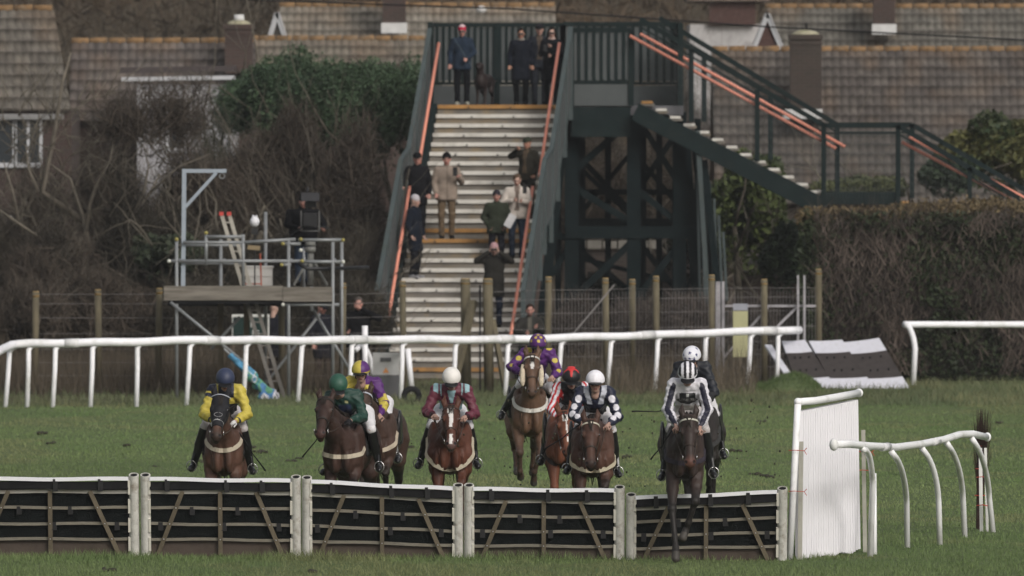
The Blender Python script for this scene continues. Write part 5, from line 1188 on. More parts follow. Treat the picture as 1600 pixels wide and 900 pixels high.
    if glasses:
        V, F = sdf_mesh([ell_((-.032,-.103,.005), (.024,.006,.017)), ell_((.032,-.103,.005), (.024,.006,.017)), cap_((-.01,-.106,.01), (.01,-.106,.01), .004), cap_((-.055,-.1,.012), (-.082,-.01,.012), .004), cap_((.055,-.1,.012), (.082,-.01,.012), .004)], .006)
        np_mesh('glasses', xf(V, hd, Mh)*s, F, GOGG, T, True)
    if scarf:
        V, F = sdf_mesh([cap_((math.cos(a)*.055, .015+ly+math.sin(a)*.06, 1.505+cz), (math.cos(a+.6)*.055, .015+ly+math.sin(a+.6)*.06, 1.505+cz), .032, .032, .02) for a in np.arange(0, 6.3, .6)], .014); np_mesh('scarf', V*s, F, CLOTH, T, True, np.tile(np.array(lin(scarf)), (len(V), 1)))
    return T, Hn, s, loc
def held(T, p, s, yaw, off=(0,-.06,-.02)):
    v = Vector((p[0]+off[0], p[1]+off[1], p[2]+off[2]))*s; v.rotate(Matrix.Rotation(R(yaw), 3, 'Z')); return Vector(T.location)+v
def phone(c, label, yaw=0, big=1.0):
    q = MB(); q.box(c, (.078*big, .012, .15*big)); q.box(Vector(c)+Vector((.02*big, -.008, .05*big)), (.025, .006, .025)); o = q.build('phone', BK, None); setp(o, label, 'phone')

# furled flag: one bunched cloth round the slanting pole
FL_, a_, b_ = FLAG_PENDING; a_, b_ = np.array(a_), np.array(b_); rg = np.random.default_rng(12); pr = []
for k in range(11):
    t = k/10; c = a_*(1-t)+b_*t; e = a_*(1-min(1, t+.14))+b_*min(1, t+.14)
    for j in range(3):
        o = rg.normal(size=3)*np.array((.045,.03,.03))*(.5+t); o2 = rg.normal(size=3)*np.array((.045,.03,.03))*(.5+t); w_ = .045+.03*math.sin(t*2.6)+(.03 if t > .7 else 0); pr.append(cap_(c+o, e+o2, w_, w_*.8, .02))
V, F = sdf_mesh(pr, .014, wob=.014, wobs=.075); ab = b_-a_; tt_ = ((V-a_) @ ab)/(ab @ ab); tw = tt_+.10*np.sin(V[:,0]*23+V[:,1]*11)+.05*np.sin(V[:,2]*31)
pal = [(0,(.075,.22,.36)),(.26,(.10,.27,.40)),(.36,(.42,.44,.50)),(.41,(.09,.25,.17)),(.50,(.06,.20,.32)),(.56,(.11,.28,.17)),(.68,(.07,.17,.33)),(.80,(.50,.50,.55))]
C = np.zeros((len(V), 3))
for t0, c in pal: C[tw >= t0-(.2 if t0 == 0 else 0)] = c
C[tw < 0] = pal[0][1]; C[(tw > .9) & (np.sin(V[:,0]*60+V[:,2]*30) > .85)] = (.06,.06,.09)
np_mesh('cloth', V, F, CLOTH, FL_, True, C)
# ================================================================ horses and riders
COAT = mat('horse_coat', rough=.52, attr=True, var=.16, vs=5, bump=.2, bs=14, spec=.22)
MANEM = mat('horse_hair', (.018,.013,.010), .7, .3, 12)
STRAPC = {}
def snap(bvh, p, off):
    l, n, i, d = bvh.find_nearest(Vector(p)); return l+n*off, n
def ribbon(name, pts, nrms, wd, th, m, parent):
    """a strap following a surface"""
    q = MB(); n = len(pts); vs = []
    for i in range(n):
        t = (pts[min(i+1, n-1)]-pts[max(i-1, 0)]).normalized(); s = t.cross(nrms[i]).normalized()
        for a, b in ((-1,0), (1,0), (1,1), (-1,1)): vs.append(pts[i]+s*a*wd/2+nrms[i]*th*b)
    q.add(vs, [(i*4+j, i*4+4+j, i*4+4+(j+1) % 4, i*4+(j+1) % 4) for i in range(n-1) for j in range(4)]+[(3,2,1,0), tuple((n-1)*4+j for j in range(4))])
    return q.build(name, m, parent, False)
def horse(px, Y, label, poll, muzzle, coat=(.085,.038,.022), dark=(.022,.016,.013), yaw=0, zoff=0.0, nbx=0.0, legs=None, blaze=None, muzc=None, hoodc=None, sheep=False, bridle=(.03,.02,.015), nose=None, brow=None, girth=(.42,.37,.29), gz0=(1.30,.93), gx=.27, cloth=(.02,.02,.02), points=True, front_y=-.42, sock=None, pitch=0.0, hscale=1.0, chest=1.0, ga=.98):
    loc = Vector((PX(px, Y), Y, zoff)); T = thing('racehorse', loc, label, 'horse', 'racehorses approaching and jumping the hurdles', rz=R(yaw) if yaw else 1e-6)
    if pitch: T.rotation_euler.x = R(pitch)
    hscale *= 1.16; P0, M0 = np.array(poll, float), np.array(muzzle, float); d = M0-P0; L_ = .56*hscale; d /= np.linalg.norm(d)
    U = np.cross(d, (0, 0, 1.0)); U = np.array((1.0, 0, 0))-d*d[0]; U /= np.linalg.norm(U); N = np.cross(U, d); N = N if N[1] < 0 or N[2] > .3 else -N
    if N[1] > 0: N = -N
    if muzzle[0] != poll[0]: pass
    H = lambda t, u, n: P0+d*t*L_+U*u*hscale+N*n*hscale
    Mr = np.array((U, d, N))
    c = chest
    pr = [ell_((0,.38,1.20), (.275,.72,.33), .1), ell_((0,-.12,1.20), (.21*c,.34,.34), .1), ell_((-.095*c,-.41,1.08), (.105*c,.13,.17), .05), ell_((.095*c,-.41,1.08), (.105*c,.13,.17), .05), ell_((0,-.33,1.30), (.155,.2,.2), .08),
          ell_((-.19*c,-.10,1.24), (.085,.24,.30), .04), ell_((.19*c,-.10,1.24), (.085,.24,.30), .04), ell_((-.205*c,-.30,1.10), (.070,.11,.13), .06), ell_((.205*c,-.30,1.10), (.070,.11,.13), .06), cap_((-.15,-.30,1.40), (-.19*c,-.34,1.14), .045, .055, .06), cap_((.15,-.30,1.40), (.19*c,-.34,1.14), .045, .055, .06), ell_((0,1.08,1.30), (.27,.42,.31), .1), cap_((0,-.02,1.50), (0,.5,1.44), .09, .10, .12), ell_((-.13,1.25,1.18), (.14,.25,.28), .08), ell_((.13,1.25,1.18), (.14,.25,.28), .08)]
    nb = np.array((nbx, -.30, 1.36)); back = H(.02, 0, -.10); thr = H(.22, 0, -.17)
    pr += [cap_((nbx*.5,-.02,1.50), (nb*.5+back*.5)+np.array((0,.03,.06)), .11, .085, .09), cap_((nb*.5+back*.5)+np.array((0,.03,.06)), back, .085, .072, .06), cap_((nbx*.6,-.32,1.24), (np.array((nbx*.6,-.32,1.24))*.45+thr*.55), .165, .105, .1), cap_((np.array((nbx*.6,-.32,1.24))*.45+thr*.55), thr, .105, .075, .08)]
    head = [ell_(H(.12,0,-.045), (.086,.11,.085), .04, Mr), cap_(H(.1,0,-.03), H(.5,0,-.02), .078, .060, .04), ell_(H(.27,-.055,-.10), (.038,.12,.085), .04, Mr), ell_(H(.27,.055,-.10), (.038,.12,.085), .04, Mr),
            ell_(H(.30,-.074,-.012), (.026,.042,.030), .02, Mr), ell_(H(.30,.074,-.012), (.026,.042,.030), .02, Mr), cap_(H(.4,0,-.012), H(.9,0,-.018), .056, .047, .03), cap_(H(.35,0,-.11), H(.86,0,-.075), .050, .036, .04),
            ell_(H(.93,0,-.035), (.057,.058,.055), .03, Mr), ell_(H(.93,-.040,-.006), (.024,.034,.024), .015, Mr), ell_(H(.93,.040,-.006), (.024,.034,.024), .015, Mr), ell_(H(.95,0,-.095), (.036,.038,.028), .02, Mr),
            cap_(H(.36,-.052,-.03), H(.62,-.045,-.05), .018, .012, .02), cap_(H(.36,.052,-.03), H(.62,.045,-.05), .018, .012, .02),
            ('s', H(.945,-.046,.012), np.array((.012,.016,.014)), Mr, .008), ('s', H(.945,.046,.012), np.array((.012,.016,.014)), Mr, .008)]
    for sg in (-1, 1):
        a, m_, e = H(.03, sg*.055, -.03), H(-.11, sg*.078, .005), H(-.25, sg*.068, .02)
        head += [cap_(a, m_, .030, .032, .02), cap_(m_, e, .031, .006, .012), ('s', H(-.10, sg*.083, .045), np.array((.014,.055,.020)), Mr, .01)]
    head = [('c', p[1], p[2], p[3]*1.16, p[4]*1.16, p[5]) if p[0] == 'c' else (p[0], p[1], p[2]*1.16, p[3], p[4]) for p in head]
    legs = legs or dict(FL=[(-.16,-.22,1.0),(-.15,-.42,.62),(-.13,-.38,.32),(-.13,-.30,.18),(-.13,-.38,.06)], FR=[(.16,-.22,1.0),(.15,-.50,.78),(.14,-.26,.55),(.14,-.16,.46),(.14,-.10,.36)], HL=[(-.15,1.05,1.15),(-.16,.85,.92),(-.14,1.15,.60),(-.13,.85,.30),(-.13,.72,.12)], HR=[(.15,1.05,1.15),(.16,1.0,.9),(.14,1.40,.62),(.13,1.45,.28),(.13,1.52,.10)])
    legp = []
    for key, J in legs.items():
        J = [np.array(j, float) for j in J]; fr = key[0] == 'F'
        r = (.105,.060,.056,.037,.040,.046,.034,.040) if fr else (.17,.105,.095,.060,.062,.040,.036,.042)
        if fr: legp += [cap_(J[0], J[0]*.55+J[1]*.45, .092, .072, .05), cap_(J[0]*.55+J[1]*.45, J[1], .070, .046, .03), cap_(J[0]+np.array((np.sign(J[0][0])*.03,-.05,0)), J[0]*.5+J[1]*.5+np.array((np.sign(J[0][0])*.02,-.03,0)), .055, .03, .02), ell_(J[1], (.054,.054,.062), .03), cap_(J[1], J[2], .040, .034, .02), ell_(J[2], (.043,.047,.045), .02), cap_(J[2], J[3], .034, .036, .02), cap_(J[3], J[4], .042, .052, .015)]
        else: legp += [cap_(J[0], J[1], .17, .11, .08), cap_(J[1], J[2], .105, .050, .05), ell_(J[2], (.050,.062,.062), .03), cap_(J[2], J[3], .040, .034, .02), ell_(J[3], (.043,.048,.045), .02), cap_(J[3], J[4], .036, .050, .02)]
    legp += [('s', np.array((0,-.56,1.06)), np.array((.018,.09,.20)), None, .05), ('s', np.array((-.14,-.52,1.00)), np.array((.008,.05,.12)), None, .06), ('s', np.array((.14,-.52,1.00)), np.array((.008,.05,.12)), None, .06)]
    V, F = sdf_mesh(pr+head+legp, .0125, wob=.0012, wobs=.05)
    # colour of coat, points and markings
    base = np.array(coat)*.96; base = base*.92+base.mean()*.08; C = np.tile(base, (len(V), 1)); dk = np.array(dark)
    up = np.clip((V[:,2]-1.25)/.35, 0, 1)[:, None]; C = C*(1-.25*up)+dk*.25*up
    patch = noise2(V[:,0]*1.7+V[:,1], V[:,2], .22, 3)[:, None]; C = C*(.74+.52*patch)*(.86+.28*noise2(V[:,0]*2+V[:,1]*.7, V[:,2]*1.3, .06, 8)[:, None])
    if points:
        for key, J in legs.items():
            dd, t = segd(V, J[1], J[2]); d2, t2 = segd(V, J[2], J[4]); d3, t3 = segd(V, J[0], J[1])
            k_ = np.clip(np.where(np.minimum(dd, d2) < .085, 1, 0)+np.where(d3 < .10, np.clip((t3-.55)/.4, 0, 1), 0), 0, 1); k_ = (k_*(np.minimum(np.minimum(dd, d2), d3) < .12))[:, None]*(V[:,2] < 1.0)[:, None]
            C = C*(1-k_)+dk*k_
    for key, J in legs.items():        # hooves
        dd, t = segd(V, J[3], J[4]); k_ = (dd < .075) & (t > .45); C[k_] = (.05,.045,.04)
        if sock and key in sock:
            d2, t2 = segd(V, J[2], J[3]); C[(d2 < .07)] = (.55,.53,.5)
    hq = V-P0; ht = hq @ d/L_; hu = hq @ U/hscale; hn = hq @ N/hscale
    inh = (ht > -.45) & (ht < 1.2) & (np.abs(hu) < .14) & (hn > -.2)
    mz = np.clip((ht-.78)/.15, 0, 1)*inh; mz = mz[:, None]; C = C*(1-mz*.85)+np.array(muzc or dk)*mz*.85
    f = inh & (hn > -.035)
    if blaze: 
        kk = blaze(ht, hu) & f; C[kk] = (.62,.60,.58)
    ns = inh & (((ht-.945)*L_/.016)**2+((np.abs(hu)-.046)/.014)**2+((hn-.012)/.018)**2 < 1.6); C[ns] = (.006,.005,.005)
    body = np_mesh('body', V, F, COAT, T, True, C)
    for sg in (-1, 1):
        q = MB(); q.sphere(H(.31, sg*.088, -.004), .019, 12, 8); q.build('eye', mat('horse_eye', (.006,.004,.003), .08, .1, spec=.8), T, True)
    bvh = BVHTree.FromPolygons([tuple(v) for v in V], [tuple(int(i) for i in f_) for f_ in F])
    # mane, forelock, tail
    rg = np.random.default_rng(int(px)); q = MB()
    a0 = np.array((nbx*.3,.0,1.60)); b0 = H(-.05, 0, -.06)
    for i in range(70):
        t = i/69; p = a0*(1-t)+b0*t+np.array((0,.02,.05*math.sin(t*3.1))); l, nr = snap(bvh, p, .0); sg = 1 if i % 3 else -1
        e = l+Vector((sg*(.05+rg.random()*.06), .06+rg.random()*.05, -.05-rg.random()*.08+.05)); q.tube([l-Vector((0,0,.01)), l+Vector((sg*.02,.02,.035)), e], [.012,.011,.003], 5)
    q.build('mane', MANEM, T, True)
    q = MB()
    for i in range(10): q.tube([H(-.02, rg.uniform(-.03,.03), .0), H(.06, rg.uniform(-.035,.035), .055), H(.2+.1*rg.random(), rg.uniform(-.03,.03), .058)], [.009,.008,.002], 5)
    q.build('forelock', MANEM, T, True)
    q = MB()
    for i in range(26): q.tube([Vector((rg.normal()*.02, 1.45, 1.36)), Vector((rg.normal()*.04, 1.68+rg.random()*.08, 1.30)), Vector((rg.normal()*.07, 1.85+rg.random()*.25, .98+rg.random()*.2)), Vector((rg.normal()*.09, 2.0+rg.random()*.2, .68+rg.random()*.3))], [.02,.024,.018,.004], 5)
    q.build('tail', MANEM, T, True)
    # bridle
    BM = mat('bridle_%02x%02x%02x' % tuple(int(v*255) for v in bridle), tuple(bridle), .45, .1)
    def ring(t, wd, m, name, par, off=.004, n=26, a0=0, a1=2*math.pi):
        cc = Vector(H(t, 0, -.045)); pts, ns_ = [], []
        for k in range(n+1):
            a = a0+(a1-a0)*k/n; dr = Vector(U)*math.sin(a)+Vector(N)*math.cos(a); o_ = cc+dr*.35
            hit = bvh.ray_cast(o_, -dr, .34); pts.append((hit[0] if hit[0] else cc+dr*.09)+dr*off); ns_.append(dr)
        return ribbon(name, pts, ns_, wd, .006, m, par)
    NM = mat('noseband_%02x%02x%02x' % tuple(int(v*255) for v in (nose or bridle)), tuple(nose or bridle), .6, .1); WM = mat('browband_%02x%02x%02x' % tuple(int(v*255) for v in (brow or bridle)), tuple(brow or bridle), .6, .1)
    if hoodc is None: ring(.10, .022, WM, 'browband', T, a0=-1.9, a1=1.9)
    ring(.60, .024, NM, 'noseband', T); 
    bits = []
    for sg in (-1, 1):
        pts, ns_ = [], []
        for t, u, n_ in ((.06,.10,-.03), (.2,.11,-.04), (.4,.10,-.05), (.6,.09,-.05), (.78,.08,-.05)):
            l, nr = snap(bvh, H(t, sg*u, n_), .004); pts.append(l); ns_.append(nr)
        ribbon('cheekpiece', pts, ns_, .016, .005, BM, T); bp_ = Vector(H(.80, sg*.068, -.055)); bits.append(bp_)
        q = MB(); q.tube([bp_+Vector((sg*.006, math.cos(a)*.0, 0))+Vector(d)*math.cos(a)*.028+Vector(N)*math.sin(a)*.028 for a in np.linspace(0, 6.28, 14)], .005, 6); q.build('bit_ring', mat('steel', (.5,.5,.5), .25, .05, metal=.9), T, True)
        if sheep:
            q = MB(); pts = [Vector(H(t, sg*.112, -.03)) for t in (.22,.34,.5,.66,.76)]; q.tube(pts, [.018,.034,.038,.034,.018], 12); q.build('sheepskin_cheekpiece', mat('sheepskin', (.50,.43,.33), .95, .15, 20, .6, 60), T, True)
    if hoodc is not None:
        hp = [p for p in head[:6]+head[7:8]+head[6:7]]; gp_ = []
        for p in hp:
            if p[0] == 'c': gp_.append(('c', p[1], p[2], p[3]+.009, p[4]+.009, p[5]))
            else: gp_.append(('e', p[1], p[2]+.009, p[3], p[4]))
        for sg in (-1, 1): gp_ += [cap_(H(.03, sg*.055, -.03), H(-.11, sg*.078, .005), .038, .040, .02), cap_(H(-.11, sg*.078, .005), H(-.26, sg*.068, .02), .038, .010, .012)]
        gp_ += [cap_(back+N*0, nb*.3+back*.7, .085, .10, .05), ell_(H(.27,0,-.12), (.09,.12,.08), .05, Mr)]
        lim = .74; gp_ += [('s', H(.31, sg*.092, .0), np.array((.016,.018,.02)), Mr, .005) for sg in (-1, 1)]
        V2, F2 = sdf_mesh(gp_, .011, cuts=[(tuple(d), float(P0 @ d)+lim*L_)]); np_mesh('hood', V2, F2, mat('hood_cloth', hoodc, .8, .15, 10), T, True)
        ring(.02, .014, mat('hood_trim', (.3,.32,.36), .6), 'hood_trim', T, off=.018, a0=-1.3, a1=1.3)
        q = MB()
        for sg in (-1, 1): q.tube([Vector(H(.50+.05*math.cos(a), sg*.0+.045*math.sin(a), .052)) for a in np.linspace(0, 6.28, 16)], .005, 5)
        q.build('hood_emblem', mat('pale_print', (.35,.35,.36), .6), T, True)
    # breast girth
    GM = mat('girth_%02x%02x%02x' % tuple(int(v*255) for v in girth), tuple(girth), .75, .12, 8, dirt=tuple(v*.5 for v in girth), ds=6)
    tv = V[(V[:,1] > -.72)]; keep = {}
    pts, ns_ = [], []
    for k in range(31):
        u = -1+2*k/30; ang = u*ga; x = gx*1.25*math.sin(ang)*1.05; z = gz0[1]+(gz0[0]-gz0[1])*abs(u)**1.6
        o_ = Vector((x, -.72, z)) if abs(u) < .8 else Vector((math.copysign(.8, x), -.72, z)); dr = (Vector((x*.3, .1, z))-o_).normalized()
        o_ = Vector((math.sin(ang)*.9, -.1-math.cos(ang)*.62, z)); dr = (Vector((0, -.02, z))-o_).normalized()
        hit = bvh.ray_cast(o_, dr, 2)
        if hit[0] is None: continue
        pts.append(hit[0]-dr*.006); ns_.append(-dr)
    if len(pts) > 4: ribbon('breast_girth', pts, ns_, .055, .007, GM, T)
    q = MB(); l, n1 = snap(bvh, (0, -.42, 1.35), .01)
    # saddle, cloth, irons
    bodyp = [('e', p[1], p[2]+.018, p[3], p[4]) if p[0] == 'e' else ('c', p[1], p[2], p[3]+.018, p[4]+.018, p[5]) for p in pr[:2]+pr[5:7]+pr[12:13]]
    V2, F2 = sdf_mesh(bodyp, .02, cuts=[((0,-1,0), -.02), ((0,1,0), .62), ((0,0,-1), -1.12)]); np_mesh('saddle_cloth', V2, F2, mat('saddlecloth_%02x%02x%02x' % tuple(int(v*255) for v in cloth), tuple(cloth), .85, .12, 8), T, True)
    V2, F2 = sdf_mesh([ell_((0,.30,1.585), (.17,.26,.035), .03), cap_((0,.08,1.60), (0,.04,1.63), .05, .04, .04), cap_((-.1,.52,1.6), (.1,.52,1.6), .04, .04, .04), ell_((-.27,.22,1.36), (.035,.17,.22), .03), ell_((.27,.22,1.36), (.035,.17,.22), .03)], .016); np_mesh('saddle', V2, F2, LEATH, T, True)
    return T, H, bits
def helmet(T, hd, Mh, colf, peak='101012', rim=None):
    n, m_ = 72, 26; V = []
    for i in range(m_+1):
        a = i/m_*1.72
        for k in range(n):
            th = 2*math.pi*k/n; V.append((.112*math.sin(a)*math.cos(th), .018+.134*math.sin(a)*math.sin(th), .030+.118*math.cos(a)))
    V = np.array(V); F = [[i*n+k, (i+1)*n+k, (i+1)*n+(k+1) % n, i*n+(k+1) % n] for i in range(m_) for k in range(n)]; F = np.array(F)
    C = np.array([colf(v) for v in V])
    if rim is not None: C[V[:,2] < .030] = rim
    V = V*np.array((1.07,1.05,1.06)); ho = np_mesh('helmet', xf(V, hd, Mh), F, mat('helmet_silk', rough=.5, attr=True, var=.06, vs=20, bump=.25, bs=22, spec=.4), T, True, C)
    V, F = sdf_mesh([ell_((0,-.125,.020), (.088,.072,.013), .01)], .008, cuts=[((0,0,1),.04)]); np_mesh('peak', xf(V, hd, Mh), F, mat('peak_'+peak, lin(peak), .4), ho, True)
    V, F = sdf_mesh([cap_((-.078,-.01,.03), (-.066,-.03,-.06), .008, .008, .003), cap_((.078,-.01,.03), (.066,-.03,-.06), .008, .008, .003), cap_((-.066,-.03,-.06), (0,-.05,-.118), .008, .008, .003), cap_((.066,-.03,-.06), (0,-.05,-.118), .008, .008, .003)], .006)
    np_mesh('chin_strap', xf(V, hd, Mh), F, BLACK, ho, True)
def rider(px, Y, label, colj, colh, dz=0.0, dx=0.0, yaw=0, zoff=0, head=None, tilt=22, turn=0, el=None, ha=None, kn=None, an=None, goggles=True, peak='101012', rim=None, skin='fair', collar=None, breech=BREECH, gloves=None, sh=None, hip=None, pitch=0, toe=None, bootm=LEATH, roll=0, face='101014'):
    """a crouching jockey; colj(P, info) colours the silks"""
    loc = Vector((PX(px, Y), Y, zoff)); T = thing('person', loc, label, 'jockey', 'jockeys riding in the race', rz=R(yaw) if yaw else 1e-6)
    if pitch: T.rotation_euler.x = R(pitch)
    sym = lambda p: (np.array((-abs(p[0]), p[1], p[2])), np.array((abs(p[0]), p[1], p[2])))
    off = np.array((dx, 0, dz)); 
    hip_ = np.array(hip or (.11, .40, 1.66)); S = sh or sym((.17,-.06,1.93)); S = [np.array(s, float)*np.array((1,1,1))+np.array((0,0,.02))+off for s in S]
    hd = np.array(head if head else (0,-.20,2.07), float)+off
    E = [np.array(e, float)*np.array((.92,1,1))+off*.8 for e in (el or sym((.30,-.16,1.66)))]; W_ = [np.array(e, float)+off*.3 for e in (ha or sym((.13,-.42,1.56)))]
    K = [np.array(e, float)*np.array((.80,1,1))+np.array((0,-.03,.05)) for e in (kn or sym((.29,-.02,1.42)))]; A_ = [np.array(e, float)*np.array((.9,1,1)) for e in (an or sym((.355,.24,.98)))]
    mid = (S[0]+S[1])/2; waist = np.array((dx*.4, .26, 1.72+dz*.3)); chest = mid*.7+waist*.3
    neck = mid+np.array((0,-.03,.02))
    pr = [cap_((0,.38,1.64), waist, .12, .105, .06), cap_(waist, chest, .105, .125, .06), cap_(S[0], S[1], .06, .06, .06), cap_(neck, hd+np.array((0,.05,-.09)), .058, .052, .04)]
    for i, sg in enumerate((-1, 1)):
        hp = np.array((sg*hip_[0], hip_[1], hip_[2])); pr += [cap_(hp, K[i], .080, .056, .05), cap_(K[i], A_[i], .052, .036, .03), cap_(A_[i], A_[i]+np.array((sg*.01,-.05,-.03)), .026, .02, .02), cap_(S[i], E[i], .048, .038, .03), cap_(E[i], W_[i], .036, .027, .02)]
    V, F = sdf_mesh(pr, .02); sk = np.array(SKINS[skin]); parts = [(V, F, sk)]
    Mh = rotz(R(turn)) @ rotyy(R(roll)) @ rotx(R(tilt)); parts.append((xf(HEADV, hd, Mh), HEADF, head_cols(SKINS[skin])))
    gc = np.array(lin(gloves)) if gloves else sk
    for i, sg in enumerate((-1, 1)):
        v, f = place_hand('grip', W_[i], E[i], sg, palm=(0,.3,1)); parts.append((v, f, gc))
    V, F, C = joinm(parts); np_mesh('body', V, F, SKIN, T, True, C)
    helmet(T, hd, Mh, colh, peak, rim)
    # balaclava / skull band under the helmet
    V, F = sdf_mesh([ell_((0,.022,.0), (.086,.10,.075), .01), sub_((0,-.10,-.035), (.060,.085,.075), .01)], .010, cuts=[((0,0,-1), .075)]); np_mesh('skull_cap', xf(V, hd, Mh), F, CLOTH, T, True, np.tile(np.array(lin(face)), (len(V), 1)))
    if goggles:
        V, F = sdf_mesh([ell_((-.032,-.094,.006), (.038,.020,.024), .01), ell_((.032,-.094,.006), (.038,.020,.024), .01)], .007); np_mesh('goggles', xf(V, hd, Mh), F, GOGG, T, True)
        V, F = sdf_mesh([cap_((sg*.068,-.085,.008), (sg*.092,.0,.012), .010, .010, .004) for sg in (-1, 1)]+[cap_((-.012,-.112,.006),(.012,-.112,.006),.006,.006)], .007); np_mesh('goggle_strap', xf(V, hd, Mh), F, BLACK, T, True)
    # silks
    pr = [cap_((0,.36,1.66), waist, .125, .125, .06), cap_(waist, chest, .128, .155, .07), ell_(chest, (.18,.14,.13), .06), cap_(S[0]*.9+mid*.1, S[1]*.9+mid*.1, .076, .076, .06), cap_(neck-np.array((0,0,.01)), neck+np.array((0,-.012,.03)),   .078, .072, .04)]
    for i in (0, 1): pr += [cap_(S[i], E[i], .074, .060, .045), cap_(E[i], E[i]+(W_[i]-E[i])*.5, .062, .057, .03), cap_(E[i]+(W_[i]-E[i])*.5, E[i]+(W_[i]-E[i])*.88, .052, .034, .03)]
    V, F = sdf_mesh(pr, .0105, wob=.0075, wobs=.055)
    arm = np.zeros(len(V)); tt = np.zeros(len(V)); best = np.full(len(V), 9.)
    dT = np.minimum(segd(V, waist, mid)[0]-.05, segd(V, S[0]*.6+mid*.4, S[1]*.6+mid*.4)[0])
    for i in (0, 1):
        for j, (a, b) in enumerate(((S[i], E[i]), (E[i], W_[i]))):
            dd, t = segd(V, a, b); k_ = dd < best; best[k_] = dd[k_]; tt[k_] = (t+j)[k_]; arm[k_] = (-1, 1)[i]
    arm[(dT < best) ] = 0
    info = dict(arm=arm, t=tt, S=S, E=E, W=W_, mid=mid, waist=waist, chest=chest)
    C = colj(V, info); np_mesh('silks', V, F, SILK, T, True, C)
    if collar: pass
    # breeches and boots
    pr = [ell_((0,.42,1.66), (.155,.14,.13), .05), cap_((0,.3,1.66), (0,.2,1.70), .12, .115, .05)]
    for i, sg in enumerate((-1, 1)):
        hp = np.array((sg*hip_[0], hip_[1], hip_[2])); pr += [cap_(hp, hp*.4+K[i]*.6, .105, .078, .05), cap_(hp*.4+K[i]*.6, K[i], .076, .060, .03), cap_(K[i], K[i]*.88+A_[i]*.12, .058, .052, .02)]
    V, F = sdf_mesh(pr, .014, wob=.003, wobs=.05); np_mesh('breeches', V, F, breech, T, True)
    for i, sg in enumerate((-1, 1)):
        kk = K[i]*.93+A_[i]*.07; a = A_[i]; tv_ = np.array(toe[i]) if toe else np.array((sg*.03,-.17,-.06))
        V, F = sdf_mesh([cap_(kk, K[i]*.5+a*.5, .062, .064, .02), cap_(K[i]*.5+a*.5, a, .062, .042, .02), cap_(a+np.array((0,.03,-.03)), a+tv_, .044, .036, .03), cap_(a+tv_, a+tv_*1.25, .036, .028, .03)], .011); bo = np_mesh('boot', V, F, bootm, T, True)
        q = MB(); c = Vector(a+tv_*.9); q.tube([c+Vector((math.sin(t)*.062*(1 if math.cos(t) > -.6 else .95), 0, .02+math.cos(t)*.07)) for t in np.linspace(0, 6.28, 18)], .007, 6); q.build('stirrup_iron', mat('steel'), bo, True)
        q = MB(); q.bar(c+Vector((0,0,.09)), Vector((sg*.26,.22,1.45)), .022, .006); q.build('stirrup_leather', LEATH, bo)
    return T, W_, Mh, hd
def reins(Th, bits, W_, yaw, off=Vector((0,0,0))):
    for i in (0, 1):
        a = bits[i]; b = Vector(W_[i])+off+Vector((0,-.06,-.03)); m_ = (a+b)/2+Vector((0,.04,-.07)); q = MB(); q.tube(bez(a, m_, b, 8)+[b+Vector((0,.1,-.05))], .008, 5); q.build('rein', mat('rein_leather', (.04,.025,.018), .5), Th, True)
def whip(a, b, loc, label, rz=0):
    q = MB(); a, b = Vector(a), Vector(b); mp_ = (a+b)/2+Vector((0,0,-.02)); q.tube([a, a.lerp(b, .25), mp_, b.lerp(a, .12), b], [.011,.010,.007,.009,.012], 7)
    o = q.build('whip', BLACK, None, True); o.location = loc; o.rotation_euler.z = R(rz); setp(o, label, 'whip', 'whips held by the jockeys')
SH = lambda x: lin(x)
def plain(c):
    return lambda V, I: np.tile(np.array(c), (len(V), 1))
YEL, PUR, NAV, WHT, BLK, RED, MAR, SKY_, GRE = (.46,.38,.065), (.075,.018,.125), (.014,.017,.036), (.60,.59,.64), (.010,.010,.012), (.42,.025,.030), (.105,.022,.038), (.24,.38,.42), (.012,.042,.032)
def paint(V, base, *rules):
    C = np.tile(np.array(base, float), (len(V), 1))
    for m_, c in rules: C[m_] = c
    return C
def spots(V, I, cs, r, c, C):
    for p in cs: C[np.linalg.norm(V-np.array(p), axis=1) < r] = c
    return C
# ---- 1 yellow
T, H, b = horse(350, 143.2, 'bay racehorse in a black hood under the rider in yellow', (-.02,-.80,1.89), (-.07,-1.16,1.43), coat=(.085,.042,.028), hoodc=(.010,.010,.013), nose=(.3,.3,.3), gz0=(1.35,1.20), bridle=(.02,.02,.02), chest=.84, ga=.62)
def j1(V, I):
    C = paint(V, YEL); f = I['arm'] == 0; c = I['chest']
    C[f & (np.abs(V[:,0]-I['mid'][0]) < .10) & (V[:,2] > c[2]-.02) & (V[:,1] < .1)] = NAV
    C[(I['arm'] < 0) & (I['t'] < .35)] = NAV; C[(I['arm'] < 0) & (I['t'] > .12) & (I['t'] < .2)] = YEL
    C[(I['arm'] != 0) & (I['t'] > 1.72) & (I['t'] < 1.82)] = NAV
    C[(I['arm'] == 0) & (V[:,2] < 1.78)] = BLK; return C
_, W1, _, _ = rider(350, 143.2, 'jockey in yellow silks and navy helmet cover on the hooded horse', j1, lambda v: (.025,.034,.072), dx=.03, tilt=30, gloves='c8c8c8', head=(-.01,-.20,2.075), breech=mat('grey_white_breeches', (.45,.42,.42), .6, .08, 8, .4, 16), face='0c1018', an=((-.43,.18,1.02),(.37,.22,.98)), kn=((-.30,-.02,1.45),(.30,-.02,1.42)))
reins(T, b, W1, 0); whip((.20,-.30,1.42), (.52,.05,.93), T.location, 'dark whip held low by the jockey in yellow')
